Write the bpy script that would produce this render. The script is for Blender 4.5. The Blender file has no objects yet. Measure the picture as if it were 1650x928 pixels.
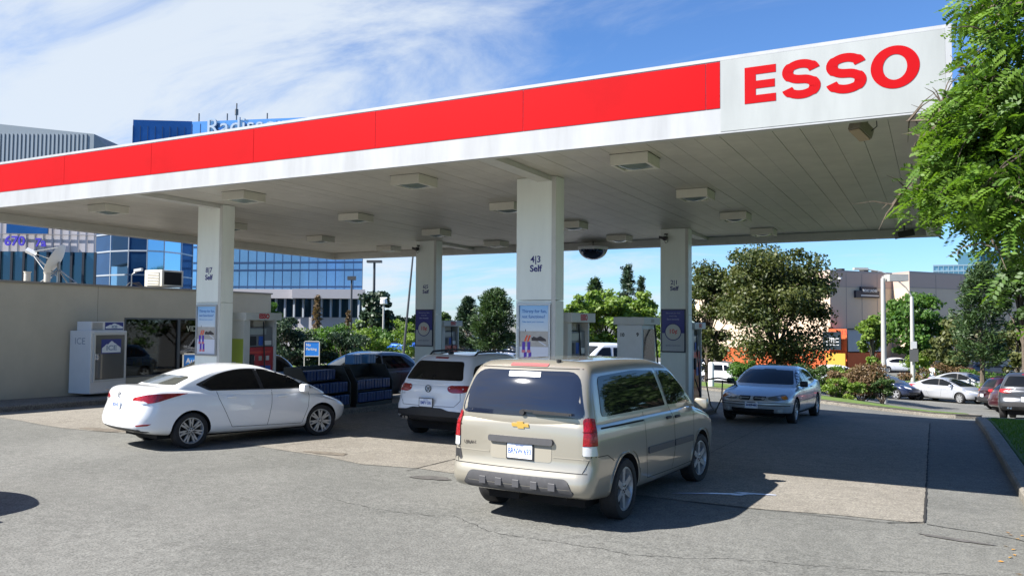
import bpy, bmesh, math, random
import numpy as np
from mathutils import Vector, Matrix, geometry
from mathutils.bvhtree import BVHTree
random.seed(7); rng = np.random.default_rng(11)
PI = math.pi
sc = bpy.context.scene
COL = sc.collection

# ------------------------------------------------------------------ camera
F_PX, CXP, CYP, CAMH = 1294.0, 825.0, 464.0, 2.22
def _ax(vx, vy, sgn):
    v = Vector((vx - CXP, vy - CYP, F_PX)) * sgn
    return v.normalized()
AY = _ax(1505, 525, 1)
AX = _ax(-1642, 501, -1)
AX = (AX - AY * AX.dot(AY)).normalized()
AZ = AX.cross(AY)
# rows AX, AY, AZ take camera coordinates (right, down, forward) to world
RW = Matrix((AX, AY, AZ))
cam = bpy.data.cameras.new('camera')
camo = bpy.data.objects.new('camera', cam); COL.objects.link(camo)
right = RW @ Vector((1, 0, 0)); down = RW @ Vector((0, 1, 0)); fwd = RW @ Vector((0, 0, 1))
m = Matrix((right, -down, -fwd)).transposed().to_4x4()
m.translation = Vector((0, 0, CAMH))
camo.matrix_world = m
cam.sensor_fit = 'HORIZONTAL'; cam.sensor_width = 36.0; cam.lens = 36.0 * F_PX / 1650.0
cam.clip_start = 0.1; cam.clip_end = 3000
sc.camera = camo
def D(px, py, dep):
    """world point of a photograph pixel at a depth in metres (used to read off far positions)"""
    return Vector((0, 0, CAMH)) + RW @ Vector(((px - CXP) / F_PX * dep, (py - CYP) / F_PX * dep, dep))

# ------------------------------------------------------------------ light
SUNV = Vector((-0.75, -0.76, 1.0)).normalized()        # towards the sun
elev = math.asin(SUNV.z); azim = math.atan2(SUNV.x, SUNV.y)
sun = bpy.data.lights.new('sun', 'SUN'); sun.energy = 5.0; sun.angle = math.radians(0.5); sun.color = (1.0, 0.955, 0.89)
suno = bpy.data.objects.new('sun', sun); COL.objects.link(suno)
suno.rotation_euler = SUNV.to_track_quat('Z', 'Y').to_euler(); suno.location = (-10, -10, 30)
w = bpy.data.worlds.new('World'); sc.world = w; w.use_nodes = True
nt = w.node_tree; nt.nodes.clear()
def N(t, **k):
    n = nt.nodes.new(t)
    for a, b in k.items(): setattr(n, a, b)
    return n
L_ = nt.links.new
out = N('ShaderNodeOutputWorld'); bg = N('ShaderNodeBackground'); bg.inputs[1].default_value = 0.050
sky = N('ShaderNodeTexSky', sky_type='NISHITA'); sky.sun_disc = False
sky.sun_elevation = elev; sky.sun_rotation = azim % (2 * PI)
sky.air_density = 1.0; sky.dust_density = 0.35; sky.ozone_density = 3.0; sky.altitude = 200
tc = N('ShaderNodeTexCoord'); sep = N('ShaderNodeSeparateXYZ'); L_(tc.outputs['Generated'], sep.inputs[0])
# flatten the direction on a cloud layer so that clouds spread towards the horizon
mx = N('ShaderNodeMath', operation='MAXIMUM'); L_(sep.outputs['Z'], mx.inputs[0]); mx.inputs[1].default_value = 0.0
ad = N('ShaderNodeMath', operation='ADD'); L_(mx.outputs[0], ad.inputs[0]); ad.inputs[1].default_value = 0.18
dx = N('ShaderNodeMath', operation='DIVIDE'); L_(sep.outputs['X'], dx.inputs[0]); L_(ad.outputs[0], dx.inputs[1])
dy = N('ShaderNodeMath', operation='DIVIDE'); L_(sep.outputs['Y'], dy.inputs[0]); L_(ad.outputs[0], dy.inputs[1])
cb = N('ShaderNodeCombineXYZ'); L_(dx.outputs[0], cb.inputs[0]); L_(dy.outputs[0], cb.inputs[1])
mp = N('ShaderNodeMapping'); L_(cb.outputs[0], mp.inputs[0]); mp.inputs['Rotation'].default_value = (0, 0, 0.5); mp.inputs['Scale'].default_value = (1.0, 1.9, 1)
n1 = N('ShaderNodeTexNoise'); n1.inputs['Scale'].default_value = 1.15; n1.inputs['Detail'].default_value = 9; n1.inputs['Roughness'].default_value = 0.62; n1.inputs['Distortion'].default_value = 0.7
L_(mp.outputs[0], n1.inputs['Vector'])
# more cloud towards -X (left), clear towards the right
gx = N('ShaderNodeMapRange'); L_(sep.outputs['X'], gx.inputs[0])
gx.inputs['From Min'].default_value = -0.78; gx.inputs['From Max'].default_value = -0.12; gx.inputs['To Min'].default_value = 0.30; gx.inputs['To Max'].default_value = -0.12
s1 = N('ShaderNodeMath', operation='ADD'); L_(n1.outputs['Fac'], s1.inputs[0]); L_(gx.outputs[0], s1.inputs[1])
cr = N('ShaderNodeMapRange', interpolation_type='SMOOTHSTEP'); L_(s1.outputs[0], cr.inputs[0])
cr.inputs['From Min'].default_value = 0.44; cr.inputs['From Max'].default_value = 0.82; cr.inputs['To Max'].default_value = 0.93
# small puffs low over the horizon
mp2 = N('ShaderNodeMapping'); L_(tc.outputs['Generated'], mp2.inputs[0]); mp2.inputs['Scale'].default_value = (7, 7, 30)
n2 = N('ShaderNodeTexNoise'); n2.inputs['Scale'].default_value = 1.3; n2.inputs['Detail'].default_value = 5; L_(mp2.outputs[0], n2.inputs['Vector'])
c2 = N('ShaderNodeMapRange', interpolation_type='SMOOTHSTEP'); L_(n2.outputs['Fac'], c2.inputs[0]); c2.inputs['From Min'].default_value = 0.56; c2.inputs['From Max'].default_value = 0.74; c2.inputs['To Max'].default_value = 0.75
lowz = N('ShaderNodeMapRange', interpolation_type='SMOOTHSTEP'); L_(sep.outputs['Z'], lowz.inputs[0]); lowz.inputs['From Min'].default_value = 0.13; lowz.inputs['From Max'].default_value = 0.05
mm = N('ShaderNodeMath', operation='MULTIPLY'); L_(c2.outputs[0], mm.inputs[0]); L_(lowz.outputs[0], mm.inputs[1])
mxm = N('ShaderNodeMath', operation='MAXIMUM'); L_(cr.outputs[0], mxm.inputs[0]); L_(mm.outputs[0], mxm.inputs[1])
hs = N('ShaderNodeMix', data_type='RGBA', blend_type='MULTIPLY'); hs.inputs[0].default_value = 1.0
L_(sky.outputs[0], hs.inputs[6]); hs.inputs[7].default_value = (0.77, 1.08, 1.46, 1)
mixc = N('ShaderNodeMix', data_type='RGBA'); L_(mxm.outputs[0], mixc.inputs[0]); L_(hs.outputs[2], mixc.inputs[6]); mixc.inputs[7].default_value = (6.0, 6.6, 7.3, 1)
L_(mixc.outputs[2], bg.inputs[0]); L_(bg.outputs[0], out.inputs[0])
sc.view_settings.view_transform = 'Standard'; sc.view_settings.look = 'None'
sc.view_settings.exposure = 1.40; sc.view_settings.gamma = 1.0
sc.cycles.max_bounces = 8; sc.cycles.diffuse_bounces = 4; sc.cycles.glossy_bounces = 4; sc.cycles.transparent_max_bounces = 12
sc.cycles.sample_clamp_indirect = 6

# ------------------------------------------------------------------ helpers
def lerp(a, b, t): return a + (b - a) * t
def pw(x, xs, ys): return float(np.interp(x, xs, ys))
def gp(Y): return pw(Y, [-200, -20, 9, 20, 24, 27.5, 31, 46, 55], [.3, .25, 0, -.20, -.33, -.56, -.88, -1.95, -2.3])
def gs(X): return pw(X, [-40, -15, -6, 0], [.15, .35, .55, 1])
def G(X, Y):
    if Y < 20: return gp(Y)
    s = gs(X)
    if Y > 44: s = lerp(s, pw(X, [-40, -24, -15], [.15, .35, 1]), min(1, (Y - 44) / 12))
    return gp(20) + (gp(Y) - gp(20)) * s

MATS = {}
def mat(name, col, rough=0.5, metal=0.0, var=0.0, scale=6.0, bump=0.0, bscale=60.0, coat=0.0, spec=0.5, emit=None, trans=0.0, ior=1.45, streak=0.0, coord='Object'):
    if name in MATS: return MATS[name]
    m = bpy.data.materials.new(name); m.use_nodes = True
    t = m.node_tree; b = t.nodes['Principled BSDF']
    b.inputs['Base Color'].default_value = (*col, 1); b.inputs['Roughness'].default_value = rough; b.inputs['Metallic'].default_value = metal
    b.inputs['Coat Weight'].default_value = coat; b.inputs['Coat Roughness'].default_value = 0.04
    b.inputs['Specular IOR Level'].default_value = spec; b.inputs['Transmission Weight'].default_value = trans; b.inputs['IOR'].default_value = ior
    if emit: b.inputs['Emission Color'].default_value = (*emit[:3], 1); b.inputs['Emission Strength'].default_value = emit[3]
    if var or bump or streak:
        c = t.nodes.new('ShaderNodeTexCoord')
        if var or streak:
            n = t.nodes.new('ShaderNodeTexNoise'); n.inputs['Scale'].default_value = scale; n.inputs['Detail'].default_value = 8; n.inputs['Roughness'].default_value = 0.65
            if streak:
                mpn = t.nodes.new('ShaderNodeMapping'); mpn.inputs['Scale'].default_value = (1, 1, streak); t.links.new(c.outputs[coord], mpn.inputs[0]); t.links.new(mpn.outputs[0], n.inputs['Vector'])
            else: t.links.new(c.outputs[coord], n.inputs['Vector'])
            r = t.nodes.new('ShaderNodeMapRange'); r.inputs['From Min'].default_value = 0.3; r.inputs['From Max'].default_value = 0.7
            r.inputs['To Min'].default_value = 1 - var; r.inputs['To Max'].default_value = 1 + var * .6
            t.links.new(n.outputs['Fac'], r.inputs[0])
            x = t.nodes.new('ShaderNodeMix'); x.data_type = 'RGBA'; x.blend_type = 'MULTIPLY'; x.inputs[0].default_value = 1
            x.inputs[6].default_value = (*col, 1); t.links.new(r.outputs[0], x.inputs[7]); t.links.new(x.outputs[2], b.inputs['Base Color'])
        if bump:
            n = t.nodes.new('ShaderNodeTexNoise'); n.inputs['Scale'].default_value = bscale; n.inputs['Detail'].default_value = 4; t.links.new(c.outputs[coord], n.inputs['Vector'])
            bp = t.nodes.new('ShaderNodeBump'); bp.inputs['Strength'].default_value = bump; bp.inputs['Distance'].default_value = 0.02
            t.links.new(n.outputs['Fac'], bp.inputs['Height']); t.links.new(bp.outputs[0], b.inputs['Normal'])
    MATS[name] = m
    return m
def leafmat(name, c1, c2, tr=0.35):
    if name in MATS: return MATS[name]
    m = bpy.data.materials.new(name); m.use_nodes = True; t = m.node_tree
    b = t.nodes['Principled BSDF']; b.inputs['Roughness'].default_value = 0.5; b.inputs['Specular IOR Level'].default_value = 0.35
    at = t.nodes.new('ShaderNodeAttribute'); at.attribute_name = 'tint'
    x = t.nodes.new('ShaderNodeMix'); x.data_type = 'RGBA'; x.inputs[6].default_value = (*c1, 1); x.inputs[7].default_value = (*c2, 1)
    t.links.new(at.outputs['Fac'], x.inputs[0]); t.links.new(x.outputs[2], b.inputs['Base Color'])
    tl = t.nodes.new('ShaderNodeBsdfTranslucent'); g2 = t.nodes.new('ShaderNodeMix'); g2.data_type = 'RGBA'; g2.blend_type = 'MULTIPLY'; g2.inputs[0].default_value = 1
    t.links.new(x.outputs[2], g2.inputs[6]); g2.inputs[7].default_value = (1.5, 1.6, .7, 1); t.links.new(g2.outputs[2], tl.inputs[0])
    ms = t.nodes.new('ShaderNodeMixShader'); ms.inputs[0].default_value = tr
    t.links.new(b.outputs[0], ms.inputs[1]); t.links.new(tl.outputs[0], ms.inputs[2]); t.links.new(ms.outputs[0], t.nodes['Material Output'].inputs[0])
    MATS[name] = m; return m

def tag(o, label=None, cat=None, group=None, kind=None):
    if label: o['label'] = label
    if cat: o['category'] = cat
    if group: o['group'] = group
    if kind: o['kind'] = kind
    return o
def empty(name, loc=(0, 0, 0), rz=0.0, label=None, cat=None, group=None):
    o = bpy.data.objects.new(name, None); COL.objects.link(o); o.location = loc; o.rotation_euler = (0, 0, rz); o.empty_display_size = .2
    return tag(o, label, cat, group)
def link(name, me, parent=None, mats=()):
    for mm_ in mats: me.materials.append(mm_)
    o = bpy.data.objects.new(name, me); COL.objects.link(o)
    if parent is not None: o.parent = parent
    return o
def copy_tree(o, parent=None):
    c = o.copy(); COL.objects.link(c); c.parent = parent
    for ch in list(o.children): copy_tree(ch, c)
    return c

class MB:
    """collects boxes, prisms, tubes; build() links them as one mesh object"""
    def __init__(s): s.v = []; s.f = []; s.mi = []; s.cur = 0
    def add(s, vs, fs):
        n = len(s.v); s.v += [tuple(v) for v in vs]; s.f += [tuple(i + n for i in f) for f in fs]; s.mi += [s.cur] * len(fs); return s
    def box(s, x0, y0, z0, x1, y1, z1, bev=0.0):
        if bev <= 0:
            v = [(x, y, z) for x in (x0, x1) for y in (y0, y1) for z in (z0, z1)]
            return s.add(v, [(0, 1, 3, 2), (4, 6, 7, 5), (0, 4, 5, 1), (2, 3, 7, 6), (0, 2, 6, 4), (1, 5, 7, 3)])
        bm = bmesh.new(); bmesh.ops.create_cube(bm, size=1)
        for v in bm.verts: v.co = Vector((lerp(x0, x1, v.co.x + .5), lerp(y0, y1, v.co.y + .5), lerp(z0, z1, v.co.z + .5)))
        bmesh.ops.bevel(bm, geom=list(bm.edges), offset=bev, segments=2, affect='EDGES', profile=.5)
        bm.verts.index_update(); s.add([v.co for v in bm.verts], [[v.index for v in f.verts] for f in bm.faces]); bm.free(); return s
    def obox(s, c, ax, ay, az):
        """box from centre and three half vectors"""
        c, ax, ay, az = map(Vector, (c, ax, ay, az))
        v = [c + ax * i + ay * j + az * k for i in (-1, 1) for j in (-1, 1) for k in (-1, 1)]
        return s.add(v, [(0, 1, 3, 2), (4, 6, 7, 5), (0, 4, 5, 1), (2, 3, 7, 6), (0, 2, 6, 4), (1, 5, 7, 3)])
    def prism(s, poly, e, o=(0, 0, 0)):
        """poly: list of 3d points, extruded by vector e"""
        n = len(poly); e = Vector(e); o = Vector(o)
        a = [Vector(p) + o for p in poly]
        s.add(a + [p + e for p in a], [tuple(range(n))[::-1], tuple(range(n, 2 * n))] + [(i, (i + 1) % n, (i + 1) % n + n, i + n) for i in range(n)]); return s
    def tube(s, pts, r, seg=8, cap=True):
        pts = [Vector(p) for p in pts]; n = len(pts); rs = r if isinstance(r, (list, tuple)) else [r] * n
        vs = []; fs = []; prev = None
        for i, p in enumerate(pts):
            d = (pts[min(i + 1, n - 1)] - pts[max(i - 1, 0)]).normalized()
            u = d.orthogonal().normalized() if prev is None else (prev - d * prev.dot(d)).normalized()
            prev = u; w_ = d.cross(u)
            for k in range(seg):
                a = 2 * PI * k / seg; vs.append(p + (u * math.cos(a) + w_ * math.sin(a)) * rs[i])
        for i in range(n - 1):
            for k in range(seg):
                fs.append((i * seg + k, i * seg + (k + 1) % seg, (i + 1) * seg + (k + 1) % seg, (i + 1) * seg + k))
        if cap: fs += [tuple(range(seg))[::-1], tuple(range((n - 1) * seg, n * seg))]
        return s.add(vs, fs)
    def lathe(s, prof, c=(0, 0, 0), axis='z', seg=24):
        """prof: (radius, height) list"""
        c = Vector(c); vs = []; fs = []; n = len(prof)
        for k in range(seg):
            a = 2 * PI * k / seg; ca, sa = math.cos(a), math.sin(a)
            for (r, h) in prof:
                p = {'z': (r * ca, r * sa, h), 'y': (r * ca, h, r * sa), 'x': (h, r * ca, r * sa)}[axis]; vs.append(c + Vector(p))
        for k in range(seg):
            for i in range(n - 1):
                a, b = k * n + i, ((k + 1) % seg) * n + i; fs.append((a, b, b + 1, a + 1))
        return s.add(vs, fs)
    def build(s, name, m, parent=None, smooth=False, **t):
        me = bpy.data.meshes.new(name); me.from_pydata(s.v, [], s.f)
        ms = m if isinstance(m, (list, tuple)) else [m]
        o = link(name, me, parent, ms)
        if len(ms) > 1: me.polygons.foreach_set('material_index', s.mi)
        bm = bmesh.new(); bm.from_mesh(me); bmesh.ops.recalc_face_normals(bm, faces=bm.faces); bm.to_mesh(me); bm.free()
        if smooth: me.polygons.foreach_set('use_smooth', [True] * len(me.polygons)); me.set_sharp_from_angle(angle=math.radians(smooth if smooth is not True else 35))
        if t: tag(o, **t)
        return o
_dg = None
def text(name, s, size, m, parent, mw, ext=0.002, bold=0.0, align='CENTER', sx=1.0, kind=None):
    cu = bpy.data.curves.new(name, 'FONT'); cu.body = s; cu.size = size; cu.extrude = ext; cu.align_x = align; cu.align_y = 'CENTER'; cu.offset = bold; cu.resolution_u = 3
    tmp = bpy.data.objects.new('tmp', cu); COL.objects.link(tmp)
    dg = bpy.context.evaluated_depsgraph_get(); me = bpy.data.meshes.new_from_object(tmp.evaluated_get(dg)); bpy.data.objects.remove(tmp)
    me.name = name; me.transform(mw @ Matrix.Diagonal((sx, 1, 1, 1))); me.materials.clear()
    return link(name, me, parent, [m])
def frame(o, x, y):
    """matrix whose local x,y axes are the given vectors, origin o"""
    x = Vector(x).normalized(); y = Vector(y).normalized(); z = x.cross(y)
    M_ = Matrix((x, y, z)).transposed().to_4x4(); M_.translation = Vector(o); return M_
# ------------------------------------------------------------------ materials
paint = lambda n, c, metal=0.0, r=0.35: mat(n, c, r, metal, coat=1.0, spec=0.5)
M_glass = mat('tinted_glass', (.006, .007, .008), .03, 0, spec=.38)
M_glass2 = mat('grey_glass', (.06, .065, .06), .04, 0, spec=.9, coat=.5)
M_blackp = mat('black_plastic', (.022, .022, .024), .55, var=.2, scale=20)
M_greyp = mat('grey_plastic', (.062, .062, .066), .55, var=.1, scale=20)
M_rubber = mat('tyre_rubber', (.018, .018, .019), .8, var=.3, scale=30, bump=.15, bscale=90)
M_dark = mat('dark_void', (.006, .006, .007), .9)
M_alloy = mat('alloy_wheel', (.55, .56, .58), .32, .75, var=.12, scale=15)
M_cover = mat('wheel_cover', (.36, .37, .38), .38, .45, var=.1, scale=12)
M_chrome = mat('chrome', (.75, .76, .78), .12, 1)
M_red = mat('tail_lamp_red', (.30, .004, .008), .15, var=.45, scale=22, bump=.35, bscale=55, coat=.8, spec=.5)
M_clear = mat('lamp_clear', (.62, .64, .66), .1, .2, coat=1)
M_amber = mat('lamp_amber', (.7, .22, .03), .15, coat=1)
M_plate = mat('plate_white', (.72, .76, .84), .4)
M_platetx = mat('plate_blue', (.03, .08, .36), .4)
M_gold = mat('emblem_gold', (.65, .42, .10), .3, .6)
M_white = mat('white_enamel', (.64, .65, .65), .35, var=.04, scale=3)

def pchip(pts):
    xs = np.array([p[0] for p in pts], float); ys = np.array([p[1] for p in pts], float)
    if len(xs) < 3: return lambda x: np.interp(x, xs, ys)
    h = np.diff(xs); d = np.diff(ys) / h; mk = np.zeros(len(xs))
    for i in range(1, len(xs) - 1):
        if d[i - 1] * d[i] > 0:
            w1 = 2 * h[i] + h[i - 1]; w2 = h[i] + 2 * h[i - 1]; mk[i] = (w1 + w2) / (w1 / d[i - 1] + w2 / d[i])
    mk[0] = d[0]; mk[-1] = d[-1]
    def f(x):
        x = np.clip(x, xs[0], xs[-1]); i = np.clip(np.searchsorted(xs, x) - 1, 0, len(h) - 1); t = (x - xs[i]) / h[i]
        return (2 * t**3 - 3 * t**2 + 1) * ys[i] + (t**3 - 2 * t**2 + t) * h[i] * mk[i] + (-2 * t**3 + 3 * t**2) * ys[i + 1] + (t**3 - t**2) * h[i] * mk[i + 1]
    return f

def shell(xr, xf, zb, zt, wx, wz, rad, crown, pr, pf, n=(64, 20, 12)):
    """closed rounded box warped by profile curves. wx: half width along x, wz: factor along z"""
    xr, xf, zb, zt, wx, wz = map(pchip, (xr, xf, zb, zt, wx, wz))
    xs = np.linspace(-1, 1, 200)
    x0 = float(np.min(xr(np.linspace(0, 3, 300)))); x1 = float(np.max(xf(np.linspace(0, 3, 300))))
    a, b, c = (x1 - x0) / 2, float(np.max(wx(np.linspace(x0, x1, 100)))), float(np.mean(zt(np.linspace(x0, x1, 50)) - zb(np.linspace(x0, x1, 50)))) / 2
    def axis(k, dense): 
        t = np.linspace(-1, 1, k + 1); return np.sign(t) * (1 - (1 - np.abs(t)) ** dense)
    U, V, Wn = axis(n[0], 1.35), axis(n[1], 1.35), axis(n[2], 1.25)
    vs = []; fs = []
    def face(A, B, fn):
        base = len(vs)
        for i in A:
            for j in B: vs.append(fn(i, j))
        nb = len(B)
        for i in range(len(A) - 1):
            for j in range(nb - 1): fs.append((base + i * nb + j, base + (i + 1) * nb + j, base + (i + 1) * nb + j + 1, base + i * nb + j + 1))
    for s in (-1, 1):
        face(U, V, lambda i, j: (i, j, s)); face(U, Wn, lambda i, j: (i, s, j)); face(V, Wn, lambda i, j: (s, i, j))
    p = np.array(vs) * np.array([a, b, c]); half = np.array([a, b, c]); r = np.array(rad)
    q = np.clip(p, -(half - r), half - r); d = (p - q) / r; ln = np.linalg.norm(d, axis=1); mk = ln > 1e-9
    d[mk] = d[mk] / ln[mk][:, None]; p = q + d * r
    s = (p[:, 0] / a + 1) / 2; t = p[:, 1] / b; h = (p[:, 2] / c + 1) / 2
    xn = x0 + s * (x1 - x0)
    z = zb(xn) + (zt(xn) - zb(xn)) * h
    X = xr(z) + (xf(z) - xr(z)) * s
    z = zb(X) + (zt(X) - zb(X)) * h + crown * (1 - t * t) * np.clip(h, 0, 1) ** 3
    X = xr(z) + (xf(z) - xr(z)) * s
    sm = lambda e: np.clip(e, 0, 1) ** 2 * (3 - 2 * np.clip(e, 0, 1))
    X = X - pf * t**2 * sm((s - .6) / .4) + pr * t**2 * sm((.4 - s) / .4)
    Y = t * wx(X) * wz(z)
    bm = bmesh.new(); bv = [bm.verts.new(v) for v in np.stack([X, Y, z], 1)]
    for f in fs: bm.faces.new([bv[i] for i in f])
    bmesh.ops.remove_doubles(bm, verts=bm.verts, dist=1e-4)
    bmesh.ops.dissolve_degenerate(bm, edges=bm.edges, dist=1e-5)
    bmesh.ops.recalc_face_normals(bm, faces=bm.faces)
    return bm

def rpoly(pts, r=.04, k=4):
    """round the corners of a 2d polygon; a point may carry its own radius"""
    out = []; n = len(pts)
    for i in range(n):
        p = Vector(pts[i][:2]); ri = pts[i][2] if len(pts[i]) > 2 else r; a = Vector(pts[i - 1][:2]); b = Vector(pts[(i + 1) % n][:2])
        if ri <= 0: out.append(p); continue
        da = a - p; db = b - p; ra = min(ri, da.length * .45); rb = min(ri, db.length * .45)
        A = p + da.normalized() * ra; B = p + db.normalized() * rb
        for j in range(k + 1):
            t = j / k; out.append(A * (1 - t)**2 + p * 2 * t * (1 - t) + B * t * t)
    return out

class Skin:
    """casts flat outlines onto a body shell"""
    DIR = {'R': ((0, -1, 0), 0, 2), 'L': ((0, 1, 0), 0, 2), 'rear': ((-1, 0, 0), 1, 2), 'front': ((1, 0, 0), 1, 2), 'top': ((0, 0, 1), 0, 1)}
    COR = {'RR': ((-1, -1, 0), (1, -1, 0)), 'RL': ((-1, 1, 0), (1, 1, 0)), 'FR': ((1, -1, 0), (-1, -1, 0)), 'FL': ((1, 1, 0), (-1, 1, 0))}
    def __init__(s, bm): s.t = BVHTree.FromBMesh(bm)
    def pt(s, side, a, b, off):
        if side in s.COR:
            d, u = s.COR[side]; d = Vector(d).normalized(); u = Vector(u).normalized(); o = d * 6 + u * a + Vector((0, 0, b))
            h, nrm, _, _ = s.t.ray_cast(o, -d)
            if h is None: h, nrm, _, _ = s.t.find_nearest(d * 1.5 + u * a + Vector((0, 0, b)))
        else:
            d, i, j = s.DIR[side]; d = Vector(d); h = None; k = 0
            while h is None and k < 40:      # outline past the silhouette: slide back until it lands
                o = d * 6; o[i] = a * (1 - .012 * k); o[j] = b if side == 'top' else b - .004 * k * (b > .95)
                h, nrm, _, _ = s.t.ray_cast(o, -d); k += 1
                if h is not None and abs(nrm.dot(d)) < .30: h = None
            if h is None:
                o2 = d * 1.0; o2[i] = a; o2[j] = b
                h, nrm, _, _ = s.t.find_nearest(o2)
        if nrm.dot(d) < 0: nrm = -nrm
        return h + nrm * off
    def patch(s, side, poly, off=.004, step=.07, thick=None):
        poly = [Vector(p[:2]) for p in poly]
        dens = []
        for i, p in enumerate(poly):
            q = poly[(i + 1) % len(poly)]; k = max(1, int((q - p).length / step))
            dens += [p.lerp(q, j / k) for j in range(k)]
        n = len(dens); xs = [p.x for p in dens]; ys = [p.y for p in dens]
        pts = list(dens)
        for x in np.arange(min(xs) + step * .5, max(xs), step):
            for y in np.arange(min(ys) + step * .5, max(ys), step):
                q = Vector((x, y))
                if min((q - e).length for e in dens) > step * .35: pts.append(q)
        co, _, fc, *_ = geometry.delaunay_2d_cdt(pts, [(i, (i + 1) % n) for i in range(n)], [], 1, 1e-6)
        used = sorted({i for f in fc for i in f}); mp_ = {k: i for i, k in enumerate(used)}; co = [co[k] for k in used]
        v = [s.pt(side, p.x, p.y, off) for p in co]
        fs = [tuple(mp_[i] for i in f) for f in fc]
        cnt = {}
        for f in fs:
            for i in range(len(f)):
                a, b = f[i], f[(i + 1) % len(f)]; cnt[(a, b)] = 1
        rim = [(a, b) for (a, b) in cnt if (b, a) not in cnt]
        low = {}
        th = thick if thick else off + .004
        for a, b in rim:
            for k in (a, b):
                if k not in low:
                    p = co[k]; low[k] = len(v); v.append(s.pt(side, p.x, p.y, off - th))
        fs += [(b, a, low[a], low[b]) for a, b in rim]
        return v, fs
    def ribbon(s, side, line, w=.008, off=.0015, step=.05):
        line = [Vector(p[:2]) for p in line]; pts = []
        for i in range(len(line) - 1):
            k = max(1, int((line[i + 1] - line[i]).length / step)); pts += [line[i].lerp(line[i + 1], j / k) for j in range(k)]
        pts.append(line[-1]); v = []; f = []
        for i, p in enumerate(pts):
            d = (pts[min(i + 1, len(pts) - 1)] - pts[max(i - 1, 0)]).normalized(); nn = Vector((-d.y, d.x)) * w / 2
            v += [s.pt(side, *(p + nn), off), s.pt(side, *(p - nn), off)]
        for i in range(len(pts) - 1): f.append((2 * i, 2 * i + 1, 2 * i + 3, 2 * i + 2))
        return v, f

def wheel(parent, x, y, R, Wd, side, style='spoke5', steer=0, rimf=.68, detailed=True, cover=None):
    """side -1: outer face towards -y"""
    b = MB(); k = R; h = Wd / 2
    prof = [(k * rimf, -h * .75), (k * .74, -h * .98), (k * .86, -h), (k * .95, -h * .93), (k * .995, -h * .72), (k, -h * .3), (k, h * .3), (k * .995, h * .72), (k * .95, h * .93), (k * .86, h), (k * .74, h * .98), (k * rimf, h * .75)]
    b.lathe(prof, (0, 0, 0), 'y', 40)
    t = b.build('wheel', M_rubber, parent, smooth=40); t.location = (x, y, R - .008); t.rotation_euler = (0, 0, steer)
    o = MB(); s = side; ro = k * rimf; yo = s * h * .75
    o.lathe([(ro + .012, s * h * .60), (ro + .012, yo * 1.08), (ro - .012, yo * 1.12), (ro - .022, yo * .9), (ro - .03, s * h * .2)], (0, 0, 0), 'y', 40)
    y1 = yo * 1.0; y0 = yo * .45
    r1 = ro - .015; rh = k * .17
    def spoke(a, w0, w1, skew=0):
        ca, sa = math.cos(a), math.sin(a); tx, tz = -sa, ca
        P = lambda r, w_, yy: (ca * r + tx * w_, yy, sa * r + tz * w_)
        v = [P(rh * .7, -w0, y1 * .88), P(rh * .7, w0, y1 * .88), P(r1, w1 + skew, y1 * .98), P(r1, -w1 + skew, y1 * .98), P(rh * .7, -w0, y0), P(rh * .7, w0, y0), P(r1, w1 + skew, y0), P(r1, -w1 + skew, y0)]
        o.add(v, [(0, 1, 2, 3), (4, 7, 6, 5), (0, 4, 5, 1), (1, 5, 6, 2), (2, 6, 7, 3), (3, 7, 4, 0)])
    if style == 'spoke5':
        for i in range(5): spoke(PI / 2 + i * 2 * PI / 5, k * .13, k * .085)
    elif style == 'fork':        # y-shaped double spokes
        for i in range(7):
            a = PI / 2 + i * 2 * PI / 7
            spoke(a, k * .07, k * .045, -k * .10); spoke(a, k * .07, k * .045, k * .10)
    elif style == 'spoke6':
        for i in range(6): spoke(PI / 2 + i * PI / 3, k * .11, k * .09)
    elif style == 'thin':
        for i in range(8): spoke(PI / 2 + i * PI / 4, k * .06, k * .05)
    o.lathe([(rh, y0), (rh, y1 * .95), (rh * .6, y1 * 1.02), (0.0001, y1 * 1.02)], (0, 0, 0), 'y', 20)
    rim = o.build('rim', cover or M_alloy, t, smooth=30)
    d = MB(); d.lathe([(0.0001, y0 * .6), (ro - .02, y0 * .6), (ro - .02, y0 * .2)], (0, 0, 0), 'y', 28)
    for i in range(5):
        a = PI / 2 + (i + .5) * 2 * PI / 5; c = Vector((math.cos(a) * rh * .62, y1 * 1.03, math.sin(a) * rh * .62))
        d.lathe([(.0001, 0.003 * s), (.011, 0.003 * s), (.011, -.01 * s)], c, 'y', 8)
    d.build('brake_disc', M_dark, t)
    return t

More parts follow.
